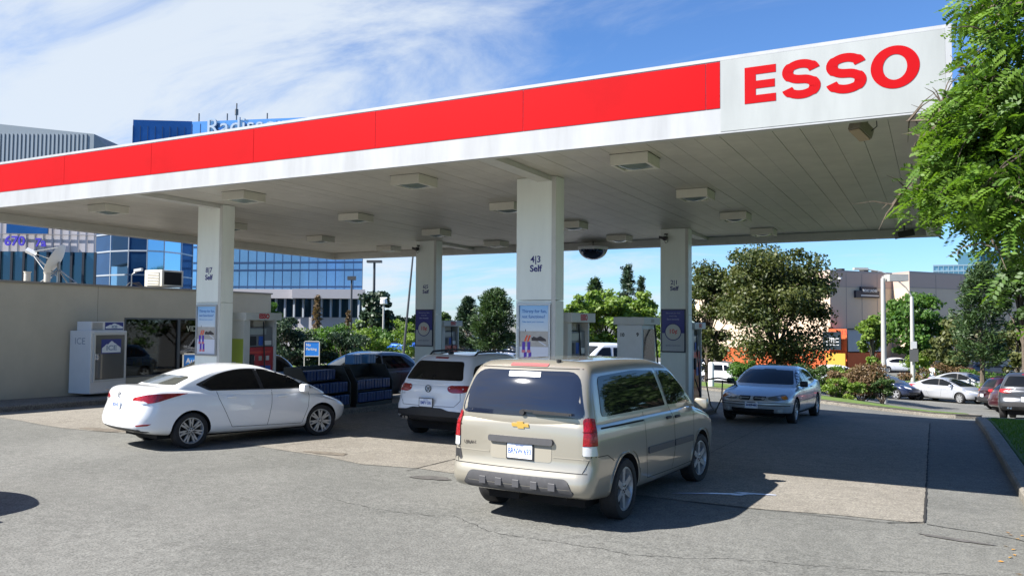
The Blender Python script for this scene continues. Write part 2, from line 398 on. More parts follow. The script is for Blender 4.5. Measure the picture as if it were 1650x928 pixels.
def build_vehicle(S, paintm, label, cat, group=None, name=None, detail=True):
    """S: table of one body type. local axes: x forward, y left, z up, origin on the ground between the axles"""
    root = empty(name or S['name'], label=label, cat=cat, group=group)
    low = shell(S['xr'], S['xf'], S['zb'], S['zt'], S['wx'], S['wz'], S.get('rad', (.30, .22, .09)), S.get('crown', .03), S.get('pr', .14), S.get('pf', .22))
    wb = S['wb'] / 2; R = S['R']; Ra = R + S.get('gap', .055)
    # wheel arches
    me = bpy.data.meshes.new('body'); low.to_mesh(me); low.free()
    bo = bpy.data.objects.new('tmpb', me); COL.objects.link(bo)
    cut = MB(); hw = S['W'] / 2
    for x in (-wb, wb):
        for sd in (-1, 1):
            cut.lathe([(.0001, sd * (hw - .34)), (Ra, sd * (hw - .34)), (Ra, sd * (hw + .2)), (.0001, sd * (hw + .2))], (x, 0, R - .01), 'y', 40)
    co = cut.build('tmpc', M_dark)
    md = bo.modifiers.new('b', 'BOOLEAN'); md.operation = 'DIFFERENCE'; md.object = co; md.solver = 'EXACT'
    dg = bpy.context.evaluated_depsgraph_get(); me2 = bpy.data.meshes.new_from_object(bo.evaluated_get(dg))
    bpy.data.objects.remove(bo); bpy.data.objects.remove(co)
    bm = bmesh.new(); bm.from_mesh(me2)
    for f in bm.faces:
        c = f.calc_center_median(); f.material_index = 0; f.smooth = True
        for x in (-wb, wb):
            rr = math.hypot(c.x - x, c.z - (R - .01))
            n_ = f.normal
            if (abs(rr - Ra) < .008 and abs(n_.y) < .25) or (rr < Ra + .004 and abs(abs(c.y) - (hw - .34)) < .01 and abs(n_.y) > .7): f.material_index = 1
        if c.z < S.get('zsill', .0) and f.material_index == 0: f.material_index = 2
    nv = len(bm.verts)
    gm = []
    for g in S['gh']:
        gb = shell(g['xr'], g['xf'], g['zb'], g['zt'], g['wx'], g['wz'], g.get('rad', (.14, .12, .10)), g.get('crown', .03), g.get('pr', .06), g.get('pf', .14), g.get('n', (44, 20, 12)))
        mt = bpy.data.meshes.new('t'); gb.to_mesh(mt); gb.free()
        mt.polygons.foreach_set('use_smooth', [True] * len(mt.polygons)); bm.from_mesh(mt)
    bm.faces.ensure_lookup_table()
    sk = Skin(bm)
    me = bpy.data.meshes.new('body'); bm.to_mesh(me); bm.free(); me.set_sharp_from_angle(angle=math.radians(38))
    body = link('body', me, root, [paintm, M_dark, S.get('sillmat', M_blackp)])
    for side, ln in S.get('gaps', []):
        for sd in (('R', 'L') if side == 'side' else (side,)): g_ = MB(); g_.add(*sk.ribbon(sd, ln)); g_.build('panel_gap', M_dark, root)
    def P(nm, side, poly, m, off=.004, thick=None, parent=None, step=.07):
        b = MB(); b.add(*sk.patch(side, poly, off, step, thick))
        return b.build(nm, m, parent or root, smooth=30)
    for nm, side, poly, m, off in S['patches']:
        if m == 'paint': m = paintm
        for sd in {'side': ('R', 'L'), 'rc': ('RR', 'RL'), 'fc': ('FR', 'FL')}.get(side, (side,)):
            pl = poly
            o = P(nm, sd, pl, m, off)
            if nm == 'door' and detail:
                hb = S.get('handle')
                if hb:
                    hx = max(p[0] for p in poly) ; hx = min(p[0] for p in poly if abs(p[1] - hb[1]) < .6) if False else None
    for (nm, side, poly, m, off, th) in S.get('solid', []):
        if m == 'paint': m = paintm
        for sd in (('R', 'L') if side == 'side' else (side,)): P(nm, sd, poly, m, off, th)
    if detail or True:
        for (hx, hz) in S.get('handles', []):
            for sd, sg in (('R', -1), ('L', 1)):
                p = sk.pt(sd, hx, hz, .0); b = MB(); b.box(p.x - .09, p.y - .022, p.z - .018, p.x + .09, p.y + .022, p.z + .018, .012)
                b.build('door_handle', S.get('handlemat') or paintm, root, smooth=True)
    mx_, mz = S['mirror']
    for sd, sg in (('R', -1), ('L', 1)):
        p = sk.pt(sd, mx_, mz - .05, 0); b = MB()
        b.obox((p.x + .0, p.y + sg * .04, p.z), (.03, 0, 0), (0, .06, 0), (0, 0, .015))
        b.box(p.x - .07, p.y + sg * .05 - (.19 if sg < 0 else 0), p.z - .05, p.x + .06, p.y + sg * .05 + (.19 if sg > 0 else 0), p.z + .10, .035)
        b.build('mirror', S.get('mirrormat') or paintm, root, smooth=40)
    for x in (-wb, wb):
        for sd in (-1, 1):
            wheel(root, x, sd * (hw - .115), R, S.get('tw', .21), sd, S.get('style', 'spoke5'), S.get('steer', 0) if x > 0 else 0, S.get('rimf', .66), True, S.get('cover'))
    # underbody
    b = MB(); b.box(-wb - .5, -.62, .17, wb + .5, .62, .35); b.build('chassis', M_dark, root)
    root['skin_'] = 0; del root['skin_']
    return root, sk

def mir(poly): return [(-p[0],) + tuple(p[1:]) for p in poly][::-1]
def plate(root, sk, side, y, z, tx, w=.31, h=.155, fr=True):
    sg = -1 if side == 'rear' else 1
    ps = [sk.pt(side, y + a * w / 2, z + b_ * h / 2, 0) for a in (-1, 1) for b_ in (-1, 1)]
    x = (min if sg < 0 else max)(p.x for p in ps)
    o = Vector((x + sg * .012, y, z)); M_ = frame(o, (0, sg, 0), (0, 0, 1))
    b = MB()
    if fr: b.obox(o - Vector((sg * .006, 0, 0)), (.006, 0, 0), (0, w / 2 + .015, 0), (0, 0, h / 2 + .015))
    b.build('plate_frame', M_blackp, root)
    b = MB(); b.obox(o, (.003, 0, 0), (0, w / 2, 0), (0, 0, h / 2)); p = b.build('license_plate', M_plate, root)
    M2 = frame(o + Vector((sg * .004, 0, -.005)), (0, sg, 0), (0, 0, 1))
    text('plate_number', tx, .088, M_platetx, p, M2, .001, .0012, sx=.70)
    text('plate_legend', 'ONTARIO', .026, M_platetx, p, M2 @ Matrix.Translation((0, .062, 0)), .001)
    return p
def place(root, X, Y, deg, zoff=0.0, pitch=None, roll=0):
    """deg clockwise from +Y; follows the ground's slope"""
    a = math.radians(deg); f = Vector((math.sin(a), math.cos(a), 0))
    z0, z1 = G(X - f.x * 1.35, Y - f.y * 1.35), G(X + f.x * 1.35, Y + f.y * 1.35)
    l = Vector((-f.y, f.x, 0)) * 1; l = Vector((-math.cos(a), math.sin(a), 0))
    zl = G(X + l.x * .8, Y + l.y * .8); zr = G(X - l.x * .8, Y - l.y * .8)
    F = Vector((f.x * 2.7, f.y * 2.7, z1 - z0)).normalized(); Lv = Vector((l.x * 1.6, l.y * 1.6, zl - zr)).normalized()
    U = F.cross(Lv).normalized(); Lv = U.cross(F)
    M_ = Matrix((F, Lv, U)).transposed().to_4x4(); M_.translation = Vector((X, Y, (z0 + z1) / 2 + zoff))
    root.matrix_world = M_
# ------------------------------------------------------------------ body types
def T(L): return [(a, b) for a, b in L]
MINIVAN = dict(name='minivan', W=1.83, wb=2.87, R=.345, gap=.06, style='spoke6', rimf=.70, tw=.215, cover=M_cover, steer=-.10,
    xr=[(.2, -2.26), (.36, -2.40), (.45, -2.45), (.57, -2.44), (.615, -2.385), (.95, -2.385), (1.14, -2.37)],
    xf=[(.2, 2.20), (.34, 2.34), (.5, 2.38), (.65, 2.38), (.82, 2.30), (1.0, 2.08), (1.14, 1.9)],
    zb=[(-2.5, .34), (-1.6, .27), (0, .24), (1.6, .24), (2.4, .30)], zt=[(-2.5, 1.16), (.9, 1.14), (1.35, 1.11), (1.8, 1.04), (2.2, .93), (2.4, .80)],
    wx=[(-2.5, .875), (-2.2, .90), (-1.2, .915), (1.0, .915), (1.9, .905), (2.4, .83)], wz=[(.2, .93), (.45, .985), (.7, 1.0), (.95, .99), (1.16, .955)],
    rad=(.15, .10, .07), crown=.035, pr=.06, pf=.26, zsill=.30,
    gh=[dict(xr=[(1.0, -2.375), (1.25, -2.365), (1.5, -2.29), (1.70, -2.17), (1.80, -2.05)], xf=[(1.0, 1.66), (1.15, 1.45), (1.4, 1.05), (1.62, .68), (1.72, .45), (1.82, .1)],
        zb=[(-2.4, 1.0), (1.7, 1.0)], zt=[(-2.4, 1.72), (-1.9, 1.765), (-.8, 1.785), (.2, 1.77), (.7, 1.72), (1.6, 1.66)],
        wx=[(-2.4, .86), (-1.9, .885), (0, .885), (1.0, .87), (1.7, .82)], wz=[(1.0, 1.0), (1.15, .975), (1.4, .915), (1.62, .845), (1.72, .80), (1.82, .76)], rad=(.14, .12, .09), crown=.03, pr=.07, pf=.14)],
    gaps=[('side', [(-.83, 1.165), (-.84, .95), (-.80, .6), (-.72, .36), (.18, .345), (.24, .6), (.22, 1.0), (.10, 1.17), (-.03, 1.45), (-.12, 1.68)]),
          ('side', [(.24, .5), (.22, 1.0)]), ('side', [(.19, .345), (1.0, .345), (1.03, .55), (1.06, 1.0), (1.10, 1.12)]), ('side', [(-1.80, .70), (-1.98, .78), (-2.30, .79)]),
          ('rear', [(-.83, .615), (.83, .615)]), ('rear', [(-.86, .80), (-.78, .62)]), ('rear', [(.86, .80), (.78, .62)]), ('rear', [(-.80, 1.20), (-.775, .80)]), ('rear', [(.80, 1.20), (.775, .80)]), ('rear', [(-.66, 1.70), (.66, 1.70)])],
    handles=[(.02, 1.03), (.36, 1.02)], handlemat=M_blackp, mirror=(1.16, 1.17), mirrormat=paint('van_paint', (.40, .365, .29), .35, .35),
    patches=[
        ('rear_window', 'rear', rpoly([(-.785, 1.18, .10), (.785, 1.18, .10), (.65, 1.67, .14), (-.65, 1.67, .14)]), mat('van_glass', (.010, .014, .028), .045, spec=.8), .005),
        ('windshield', 'front', rpoly([(-.76, 1.13), (.76, 1.13), (.64, 1.66, .1), (-.64, 1.66, .1)]), M_glass, .005),
        ('side_window', 'side', rpoly([(-2.05, 1.19, .08), (-.02, 1.19, .02), (-.20, 1.64, .04), (-.86, 1.66, .05), (-1.96, 1.62, .10)]), M_glass, .005),
        ('front_window', 'side', rpoly([(.10, 1.19, .02), (1.06, 1.17, .08), (.76, 1.42, .2), (.40, 1.62, .10), (-.06, 1.64, .03)]), M_glass, .005),
        ('bumper_cladding', 'rear', rpoly([(-.62, .55, .05), (.58, .55, .05), (.68, .40, .03), (.62, .37, .02), (-.66, .37, .02), (-.70, .40, .03)]), M_greyp, .012),
        ('bumper_side_recess', 'RL', rpoly([(-1.14, .64, .01), (-1.11, .785, .01), (-1.0, .785, .01), (-1.0, .64, .01)]), M_blackp, .004),
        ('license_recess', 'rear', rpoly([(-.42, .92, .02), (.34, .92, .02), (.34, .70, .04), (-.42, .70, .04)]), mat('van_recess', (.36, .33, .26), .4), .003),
        ('tailgate_handle', 'rear', rpoly([(-.44, .955, .03), (.36, .955, .03), (.36, .885, .03), (-.44, .885, .03)]), M_greyp, .035),
        ('brake_light', 'rear', rpoly([(-.24, 1.745, .012), (.24, 1.745, .012), (.24, 1.715, .012), (-.24, 1.715, .012)]), mat('brake_lamp', (.35, .10, .10), .3), .008),
        ('sticker', 'rear', [(-.19, 1.655), (.21, 1.655), (.20, 1.60), (-.20, 1.60)], M_white, .008),
        ('fuel_rail_strip', 'side', rpoly([(-2.1, 1.085, .004), (-.86, 1.075, .004), (-.86, 1.055, .004), (-2.1, 1.065, .004)]), M_dark, .003),
        ('side_moulding', 'side', rpoly([(-.76, .735, .02), (.19, .725, .01), (.19, .645, .01), (-.76, .655, .02)]), M_greyp, .016),
        ('side_moulding', 'side', rpoly([(.235, .725, .01), (1.0, .715, .02), (1.0, .635, .02), (.235, .645, .01)]), M_greyp, .016),
        ('headlight', 'fc', rpoly([(-1.22, .72, .03), (-1.22, .86, .03), (-.80, .92, .04), (-.84, .78, .04)]), M_clear, .006),
        ('grille', 'front', rpoly([(-.46, .82, .04), (.46, .82, .04), (.44, .62, .04), (-.44, .62, .04)]), M_blackp, .006)],
    solid=[('fender_flare', 'side', rpoly([(-1.87, .36, .0), (-1.86, .52, .1), (-1.66, .76, .15), (-1.21, .76, .15), (-1.01, .52, .1), (-1.00, .36, 0), (-1.035, .36, 0), (-1.06, .50, .1), (-1.26, .705, .12), (-1.61, .705, .12), (-1.81, .50, .1), (-1.835, .36, 0)], .05), 'paint', .012, .03),
           ('fender_flare', 'side', rpoly([(1.00, .36, .0), (1.01, .52, .1), (1.21, .76, .15), (1.66, .76, .15), (1.86, .52, .1), (1.87, .36, 0), (1.835, .36, 0), (1.81, .50, .1), (1.61, .705, .12), (1.26, .705, .12), (1.06, .50, .1), (1.035, .36, 0)], .05), 'paint', .012, .03)])

SEDAN = dict(name='sedan', W=1.78, wb=2.70, R=.315, gap=.045, style='fork', rimf=.72, cover=M_cover, steer=-.22,
    xr=[(.2, -2.17), (.33, -2.32), (.5, -2.35), (.62, -2.32), (.80, -2.26), (.95, -2.24), (1.05, -2.24)],
    xf=[(.2, 2.00), (.35, 2.20), (.5, 2.25), (.65, 2.20), (.78, 1.98), (.9, 1.6), (1.0, 1.3)],
    zb=[(-2.3, .30), (-1.6, .22), (0, .19), (1.5, .20), (2.2, .24)],
    zt=[(-2.3, 1.035), (-1.9, 1.045), (-1.2, 1.02), (0, .96), (1.0, .93), (1.45, .88), (1.9, .76), (2.25, .60)],
    wx=[(-2.3, .80), (-1.9, .865), (-1.3, .885), (0, .885), (1.4, .885), (1.9, .85), (2.25, .74)], wz=[(.2, .94), (.4, .985), (.62, 1.0), (.82, .985), (1.0, .95)],
    rad=(.30, .20, .10), crown=.035, pr=.11, pf=.30, zsill=.0,
    gh=[dict(xr=[(.8, -2.02), (1.03, -1.80), (1.16, -1.52), (1.28, -1.16), (1.37, -.85), (1.5, -.5)], xf=[(.8, 1.75), (.95, 1.42), (1.1, 1.06), (1.25, .66), (1.36, .34), (1.5, 0)],
        zb=[(-2, .8), (1.7, .8)], zt=[(-2, 1.30), (-1.2, 1.36), (-.7, 1.405), (-.2, 1.425), (.3, 1.405), (.9, 1.34), (1.6, 1.25)],
        wx=[(-2.0, .70), (-1.5, .80), (-.8, .845), (.4, .85), (1.1, .82), (1.7, .72)], wz=[(.8, 1.02), (.95, .99), (1.15, .88), (1.3, .775), (1.42, .70)], rad=(.20, .15, .09), crown=.02, pr=.10, pf=.13)],
    gaps=[('side', [(-.90, 1.0), (-.86, .85), (-.74, .62), (-.58, .32)]), ('side', [(-.58, .32), (.88, .29)]), ('side', [(.22, .96), (.21, .7), (.14, .31)]), ('side', [(1.05, .92), (1.02, .6), (.90, .29)]),
          ('side', [(-.90, 1.0), (-.62, 1.25)]), ('rear', [(-.62, .90), (-.56, .70), (.56, .70), (.62, .90)])],
    handles=[(-.62, .86), (.42, .83)], mirror=(.86, 1.0),
    patches=[
        ('rear_window', 'rear', rpoly([(-.66, 1.09, .05), (.66, 1.09, .05), (.50, 1.345, .08), (-.50, 1.345, .08)]), M_glass2, .005),
        ('windshield', 'front', rpoly([(-.70, .97, .04), (.70, .97, .04), (.54, 1.36, .08), (-.54, 1.36, .08)]), M_glass, .005),
        ('window_trim', 'side', rpoly([(-1.26, 1.10, .03), (-1.02, .985, .05), (1.22, .955, .03), (.80, 1.17, .2), (.22, 1.345, .25), (-.35, 1.365, .2), (-.80, 1.29, .2)]), M_blackp, .003),
        ('side_window', 'side', rpoly([(-1.15, 1.095, .02), (-.98, 1.005, .03), (-.02, .995, .02), (-.10, 1.345, .02), (-.38, 1.345, .1), (-.78, 1.275, .15)]), M_glass, .006),
        ('front_window', 'side', rpoly([(.06, .99, .02), (.98, .975, .02), (.70, 1.17, .15), (.20, 1.32, .2), (-.02, 1.345, .02)]), M_glass, .006),
        ('tail_light', 'rc', rpoly([(-1.25, .855, .01), (-1.20, .90, .03), (-1.0, .945, .05), (-.78, .965, .1), (-.42, .955, .004), (-.60, .90, .1), (-.82, .815, .08), (-1.02, .80, .05)]), M_red, .010),
        ('reverse_light', 'rc', rpoly([(-1.20, .85, .005), (-.98, .835, .01), (-.93, .805, .02), (-1.03, .795, .02)]), M_clear, .015),
        ('reflector', 'rc', rpoly([(-1.12, .445, .008), (-1.0, .46, .01), (-.86, .465, .005), (-.92, .435, .01), (-1.1, .425, .008)]), M_red, .008),
        ('bumper_skirt', 'rear', rpoly([(-.70, .37, .02), (.70, .37, .02), (.70, .22, .03), (-.70, .22, .03)]), M_blackp, .006),
        ('bumper_skirt', 'rc', rpoly([(-1.22, .37, .01), (-.92, .33, .01), (-.80, .24, .01), (-1.22, .21, .01)]), M_blackp, .007),
        ('headlight', 'fc', rpoly([(-1.26, .60, .03), (-1.20, .66, .03), (-.92, .745, .05), (-.62, .79, .01), (-.74, .70, .06), (-1.0, .62, .05)]), M_clear, .006),
        ('grille', 'front', rpoly([(-.40, .62, .04), (.40, .62, .04), (.34, .53, .04), (-.34, .53, .04)]), M_blackp, .006), ('lower_grille', 'front', rpoly([(-.60, .44, .04), (.60, .44, .04), (.50, .28, .04), (-.50, .28, .04)]), M_blackp, .005)])

SUV = dict(name='suv', W=1.81, wb=2.60, R=.345, gap=.055, style='spoke5', rimf=.66,
    xr=[(.2, -2.02), (.36, -2.14), (.5, -2.17), (.68, -2.16), (.74, -2.11), (.95, -2.10), (1.12, -2.05)],
    xf=[(.2, 2.0), (.4, 2.14), (.6, 2.18), (.8, 2.12), (.95, 1.9), (1.1, 1.5)],
    zb=[(-2.2, .36), (-1.3, .28), (1.3, .27), (2.2, .33)], zt=[(-2.2, 1.10), (-1, 1.09), (.9, 1.06), (1.2, 1.04), (1.7, .97), (2.15, .82)],
    wx=[(-2.2, .86), (-1.8, .895), (-1.0, .905), (1.2, .905), (1.8, .88), (2.2, .78)], wz=[(.2, .95), (.5, 1.0), (.8, 1.0), (1.1, .94)], rad=(.26, .16, .09), crown=.035, pr=.12, pf=.28, zsill=.36,
    gh=[dict(xr=[(1.0, -2.10), (1.15, -2.02), (1.4, -1.86), (1.58, -1.68), (1.7, -1.5)], xf=[(1.0, 1.40), (1.15, 1.12), (1.35, .80), (1.55, .42), (1.7, .1)], zb=[(-2.2, 1.0), (1.4, 1.0)],
        zt=[(-2.1, 1.58), (-1.4, 1.64), (-.6, 1.675), (.2, 1.665), (.8, 1.60), (1.3, 1.55)], wx=[(-2.1, .82), (-1.5, .865), (.4, .87), (1.3, .80)], wz=[(1.0, 1.0), (1.2, .93), (1.45, .82), (1.68, .71)], rad=(.18, .14, .09), crown=.025, pr=.14, pf=.20)],
    gaps=[('rear', [(-.70, 1.07), (-.72, .78), (-.62, .66), (.62, .66), (.72, .78), (.70, 1.07)]), ('side', [(-.75, 1.08), (-.72, .7), (-.55, .40), (1.0, .38), (1.05, 1.05)]), ('side', [(.22, 1.08), (.2, .38)])],
    handles=[(-.5, .98), (.45, .97)], mirror=(.86, 1.12),
    patches=[
        ('rear_window', 'rear', rpoly([(-.70, 1.155, .06), (.70, 1.155, .06), (.56, 1.52, .07), (-.56, 1.52, .07)]), M_glass, .005),
        ('windshield', 'front', rpoly([(-.72, 1.08, .04), (.72, 1.08, .04), (.56, 1.56, .08), (-.56, 1.56, .08)]), M_glass, .005),
        ('side_window', 'side', rpoly([(-1.72, 1.20, .06), (-1.60, 1.10, .05), (-.0, 1.10, .02), (-.06, 1.52, .02), (-1.1, 1.50, .1), (-1.55, 1.42, .08)]), M_glass, .005),
        ('front_window', 'side', rpoly([(.07, 1.10, .02), (.95, 1.10, .03), (.55, 1.40, .15), (.2, 1.52, .1), (0.01, 1.52, .02)]), M_glass, .005),
        ('tail_light', 'rc', rpoly([(-1.14, .95, .05), (-1.15, 1.03, .05), (-1.05, 1.065, .03), (-.72, 1.06, .03), (-.76, .96, .05), (-.90, .925, .03), (-1.06, .92, .03)]), M_red, .010),
        ('bumper_cladding', 'rear', rpoly([(-.86, .56, .02), (-.5, .58, .05), (-.34, .63, .05), (.34, .63, .05), (.5, .58, .05), (.86, .56, .02), (.84, .36, .03), (-.84, .36, .03)]), M_blackp, .010),
        ('brake_light', 'rear', rpoly([(-.16, 1.60, .01), (.16, 1.60, .01), (.16, 1.575, .01), (-.16, 1.575, .01)]), M_red, .008),
        ('headlight', 'fc', rpoly([(-1.16, .74, .03), (-1.18, .85, .03), (-.78, .93, .04), (-.82, .80, .04)]), M_clear, .006),
        ('grille', 'front', rpoly([(-.42, .86, .03), (.42, .86, .03), (.42, .70, .03), (-.42, .70, .03)]), M_blackp, .006), ('lower_grille', 'front', rpoly([(-.7, .56, .04), (.7, .56, .04), (.6, .36, .04), (-.6, .36, .04)]), M_blackp, .005)])

NOTCH = dict(name='sedan', W=1.79, wb=2.72, R=.315, gap=.05, style='spoke5', rimf=.66,     # lower, squarer four door of the nineties
    xr=[(.2, -2.2), (.35, -2.36), (.55, -2.38), (.8, -2.30), (1.0, -2.26)], xf=[(.2, 2.05), (.33, 2.26), (.5, 2.30), (.62, 2.26), (.70, 2.14), (.8, 1.9), (.95, 1.4)],
    zb=[(-2.3, .28), (0, .19), (2.2, .22)], zt=[(-2.3, .99), (-1.6, 1.01), (-1.0, .97), (0, .93), (.95, .92), (1.3, .89), (1.9, .79), (2.3, .66)],
    wx=[(-2.3, .80), (-1.9, .87), (0, .895), (1.5, .89), (1.9, .86), (2.3, .74)], wz=[(.2, .95), (.5, 1.0), (.7, .99), (.95, .93)], rad=(.34, .18, .08), crown=.03, pr=.15, pf=.24, zsill=.27,
    gh=[dict(xr=[(.8, -1.95), (.98, -1.72), (1.2, -1.35), (1.34, -1.0), (1.45, -.8)], xf=[(.8, 1.5), (.92, 1.22), (1.1, .85), (1.3, .40), (1.4, .1)], zb=[(-2, .8), (1.5, .8)],
        zt=[(-2, 1.30), (-1.0, 1.35), (-.4, 1.375), (.2, 1.36), (.7, 1.30), (1.4, 1.2)], wx=[(-1.9, .74), (-1.2, .81), (.3, .83), (1.4, .76)], wz=[(.8, 1.02), (1.0, .96), (1.2, .84), (1.36, .72)], rad=(.2, .16, .08), crown=.02, pr=.12, pf=.24)],
    gaps=[('side', [(-.95, .96), (-.80, .6), (-.62, .3), (.95, .28), (1.05, .6), (1.07, .9)]), ('side', [(.18, .95), (.15, .28)]), ('side', [(-1.9, .58), (1.9, .52)])],
    handles=[(-.6, .85), (.42, .84)], mirror=(.80, .98), mirrormat=M_blackp,
    patches=[
        ('windshield', 'front', rpoly([(-.72, .94, .04), (.72, .94, .04), (.56, 1.315, .07), (-.56, 1.315, .07)]), M_glass, .005),
        ('rear_window', 'rear', rpoly([(-.66, 1.04, .04), (.66, 1.04, .04), (.54, 1.30, .07), (-.54, 1.30, .07)]), M_glass, .005),
        ('side_window', 'side', rpoly([(-1.30, .99, .04), (-.04, .965, .02), (-.10, 1.30, .03), (-.55, 1.305, .1), (-.95, 1.22, .1)]), M_glass, .005),
        ('front_window', 'side', rpoly([(.04, .965, .02), (.84, .955, .03), (.60, 1.12, .1), (.25, 1.28, .1), (-.02, 1.30, .03)]), M_glass, .005),
        ('headlight', 'fc', rpoly([(-1.30, .60, .03), (-1.26, .655, .03), (-1.0, .70, .04), (-.80, .73, .03), (-.80, .62, .04), (-1.1, .58, .03)]), mat('lamp_smoked', (.16, .17, .18), .08, .2, coat=1), .008),
        ('turn_signal', 'fc', rpoly([(-.98, .67, .02), (-.83, .70, .02), (-.83, .625, .02), (-.96, .61, .02)]), M_amber, .012),
        ('grille', 'front', rpoly([(.03, .67, .03), (.33, .67, .03), (.30, .585, .03), (.05, .575, .03)]), M_blackp, .008), ('grille', 'front', mir(rpoly([(.03, .67, .03), (.33, .67, .03), (.30, .585, .03), (.05, .575, .03)])), M_blackp, .008),
        ('bumper_strip', 'front', rpoly([(-.84, .535, .01), (.84, .535, .01), (.84, .515, .01), (-.84, .515, .01)]), M_greyp, .008), ('bumper_strip', 'front', rpoly([(-.84, .475, .01), (.84, .475, .01), (.84, .455, .01), (-.84, .455, .01)]), M_greyp, .008),
        ('lower_grille', 'front', rpoly([(-.52, .38, .03), (.52, .38, .03), (.50, .28, .03), (-.50, .28, .03)]), M_blackp, .006),
        ('fog_light', 'front', rpoly([(.58, .37, .03), (.70, .37, .03), (.70, .30, .03), (.58, .30, .03)]), M_clear, .008), ('fog_light', 'front', mir(rpoly([(.58, .37, .03), (.70, .37, .03), (.70, .30, .03), (.58, .30, .03)])), M_clear, .008),
        ('tail_light', 'rear', rpoly([(.45, .90, .03), (.82, .92, .03), (.84, .74, .03), (.45, .76, .03)]), M_red, .008), ('tail_light', 'rear', mir(rpoly([(.45, .90, .03), (.82, .92, .03), (.84, .74, .03), (.45, .76, .03)])), M_red, .008)])

HATCH = dict(SEDAN); HATCH.update(name='hatchback', steer=0, style='spoke5', cover=None, wb=2.58, W=1.79,
    xr=[(.2, -1.85), (.35, -1.98), (.55, -2.00), (.8, -1.95), (1.0, -1.90)], zt=[(-2.0, .98), (-1.2, .97), (0, .95), (1.0, .93), (1.45, .89), (1.9, .79), (2.15, .66)],
    xf=[(.2, 1.95), (.4, 2.12), (.6, 2.12), (.75, 1.98), (.9, 1.6), (1.0, 1.3)], wx=[(-2.0, .84), (-1.6, .88), (0, .893), (1.4, .885), (1.9, .85), (2.15, .76)],
    gh=[dict(xr=[(.8, -1.92), (1.0, -1.86), (1.2, -1.72), (1.4, -1.45), (1.5, -1.3)], xf=[(.8, 1.65), (.95, 1.32), (1.15, .95), (1.35, .50), (1.5, .1)], zb=[(-2, .8), (1.7, .8)],
        zt=[(-2, 1.38), (-1.3, 1.43), (-.6, 1.475), (0, 1.475), (.5, 1.44), (1.5, 1.3)], wx=[(-2, .78), (-1.2, .84), (.4, .85), (1.5, .76)], wz=[(.8, 1.02), (1.0, .97), (1.25, .85), (1.46, .74)], rad=(.2, .16, .09), crown=.02, pr=.16, pf=.22)],
    gaps=[('side', [(-.80, .96), (-.6, .3), (.9, .28), (1.02, .6), (1.04, .93)]), ('side', [(.2, .96), (.16, .3)])],
    patches=[('rear_window', 'rear', rpoly([(-.64, 1.05, .05), (.64, 1.05, .05), (.52, 1.36, .08), (-.52, 1.36, .08)]), M_glass, .005),
        ('windshield', 'front', rpoly([(-.72, .97, .04), (.72, .97, .04), (.56, 1.40, .08), (-.56, 1.40, .08)]), M_glass2, .005),
        ('side_window', 'side', rpoly([(-1.5, 1.08, .04), (-1.3, 1.0, .05), (-.02, .99, .02), (-.08, 1.38, .02), (-1.0, 1.36, .1)]), M_glass, .006),
        ('front_window', 'side', rpoly([(.06, .99, .02), (.9, .975, .03), (.60, 1.22, .1), (.25, 1.37, .1), (-.0, 1.38, .02)]), M_glass, .006),
        ('tail_light', 'rc', rpoly([(-.98, .84, .03), (-.98, .96, .03), (-.62, .96, .03), (-.70, .82, .04)]), M_red, .010),
        ('headlight', 'fc', rpoly([(-1.16, .62, .03), (-1.12, .70, .03), (-.72, .80, .03), (-.78, .70, .04)]), M_clear, .006),
        ('grille', 'front', rpoly([(-.42, .68, .03), (.42, .68, .03), (.40, .61, .03), (-.40, .61, .03)]), M_blackp, .006), ('lower_grille', 'front', rpoly([(-.6, .46, .04), (.6, .46, .04), (.5, .28, .04), (-.5, .28, .04)]), M_blackp, .005)])

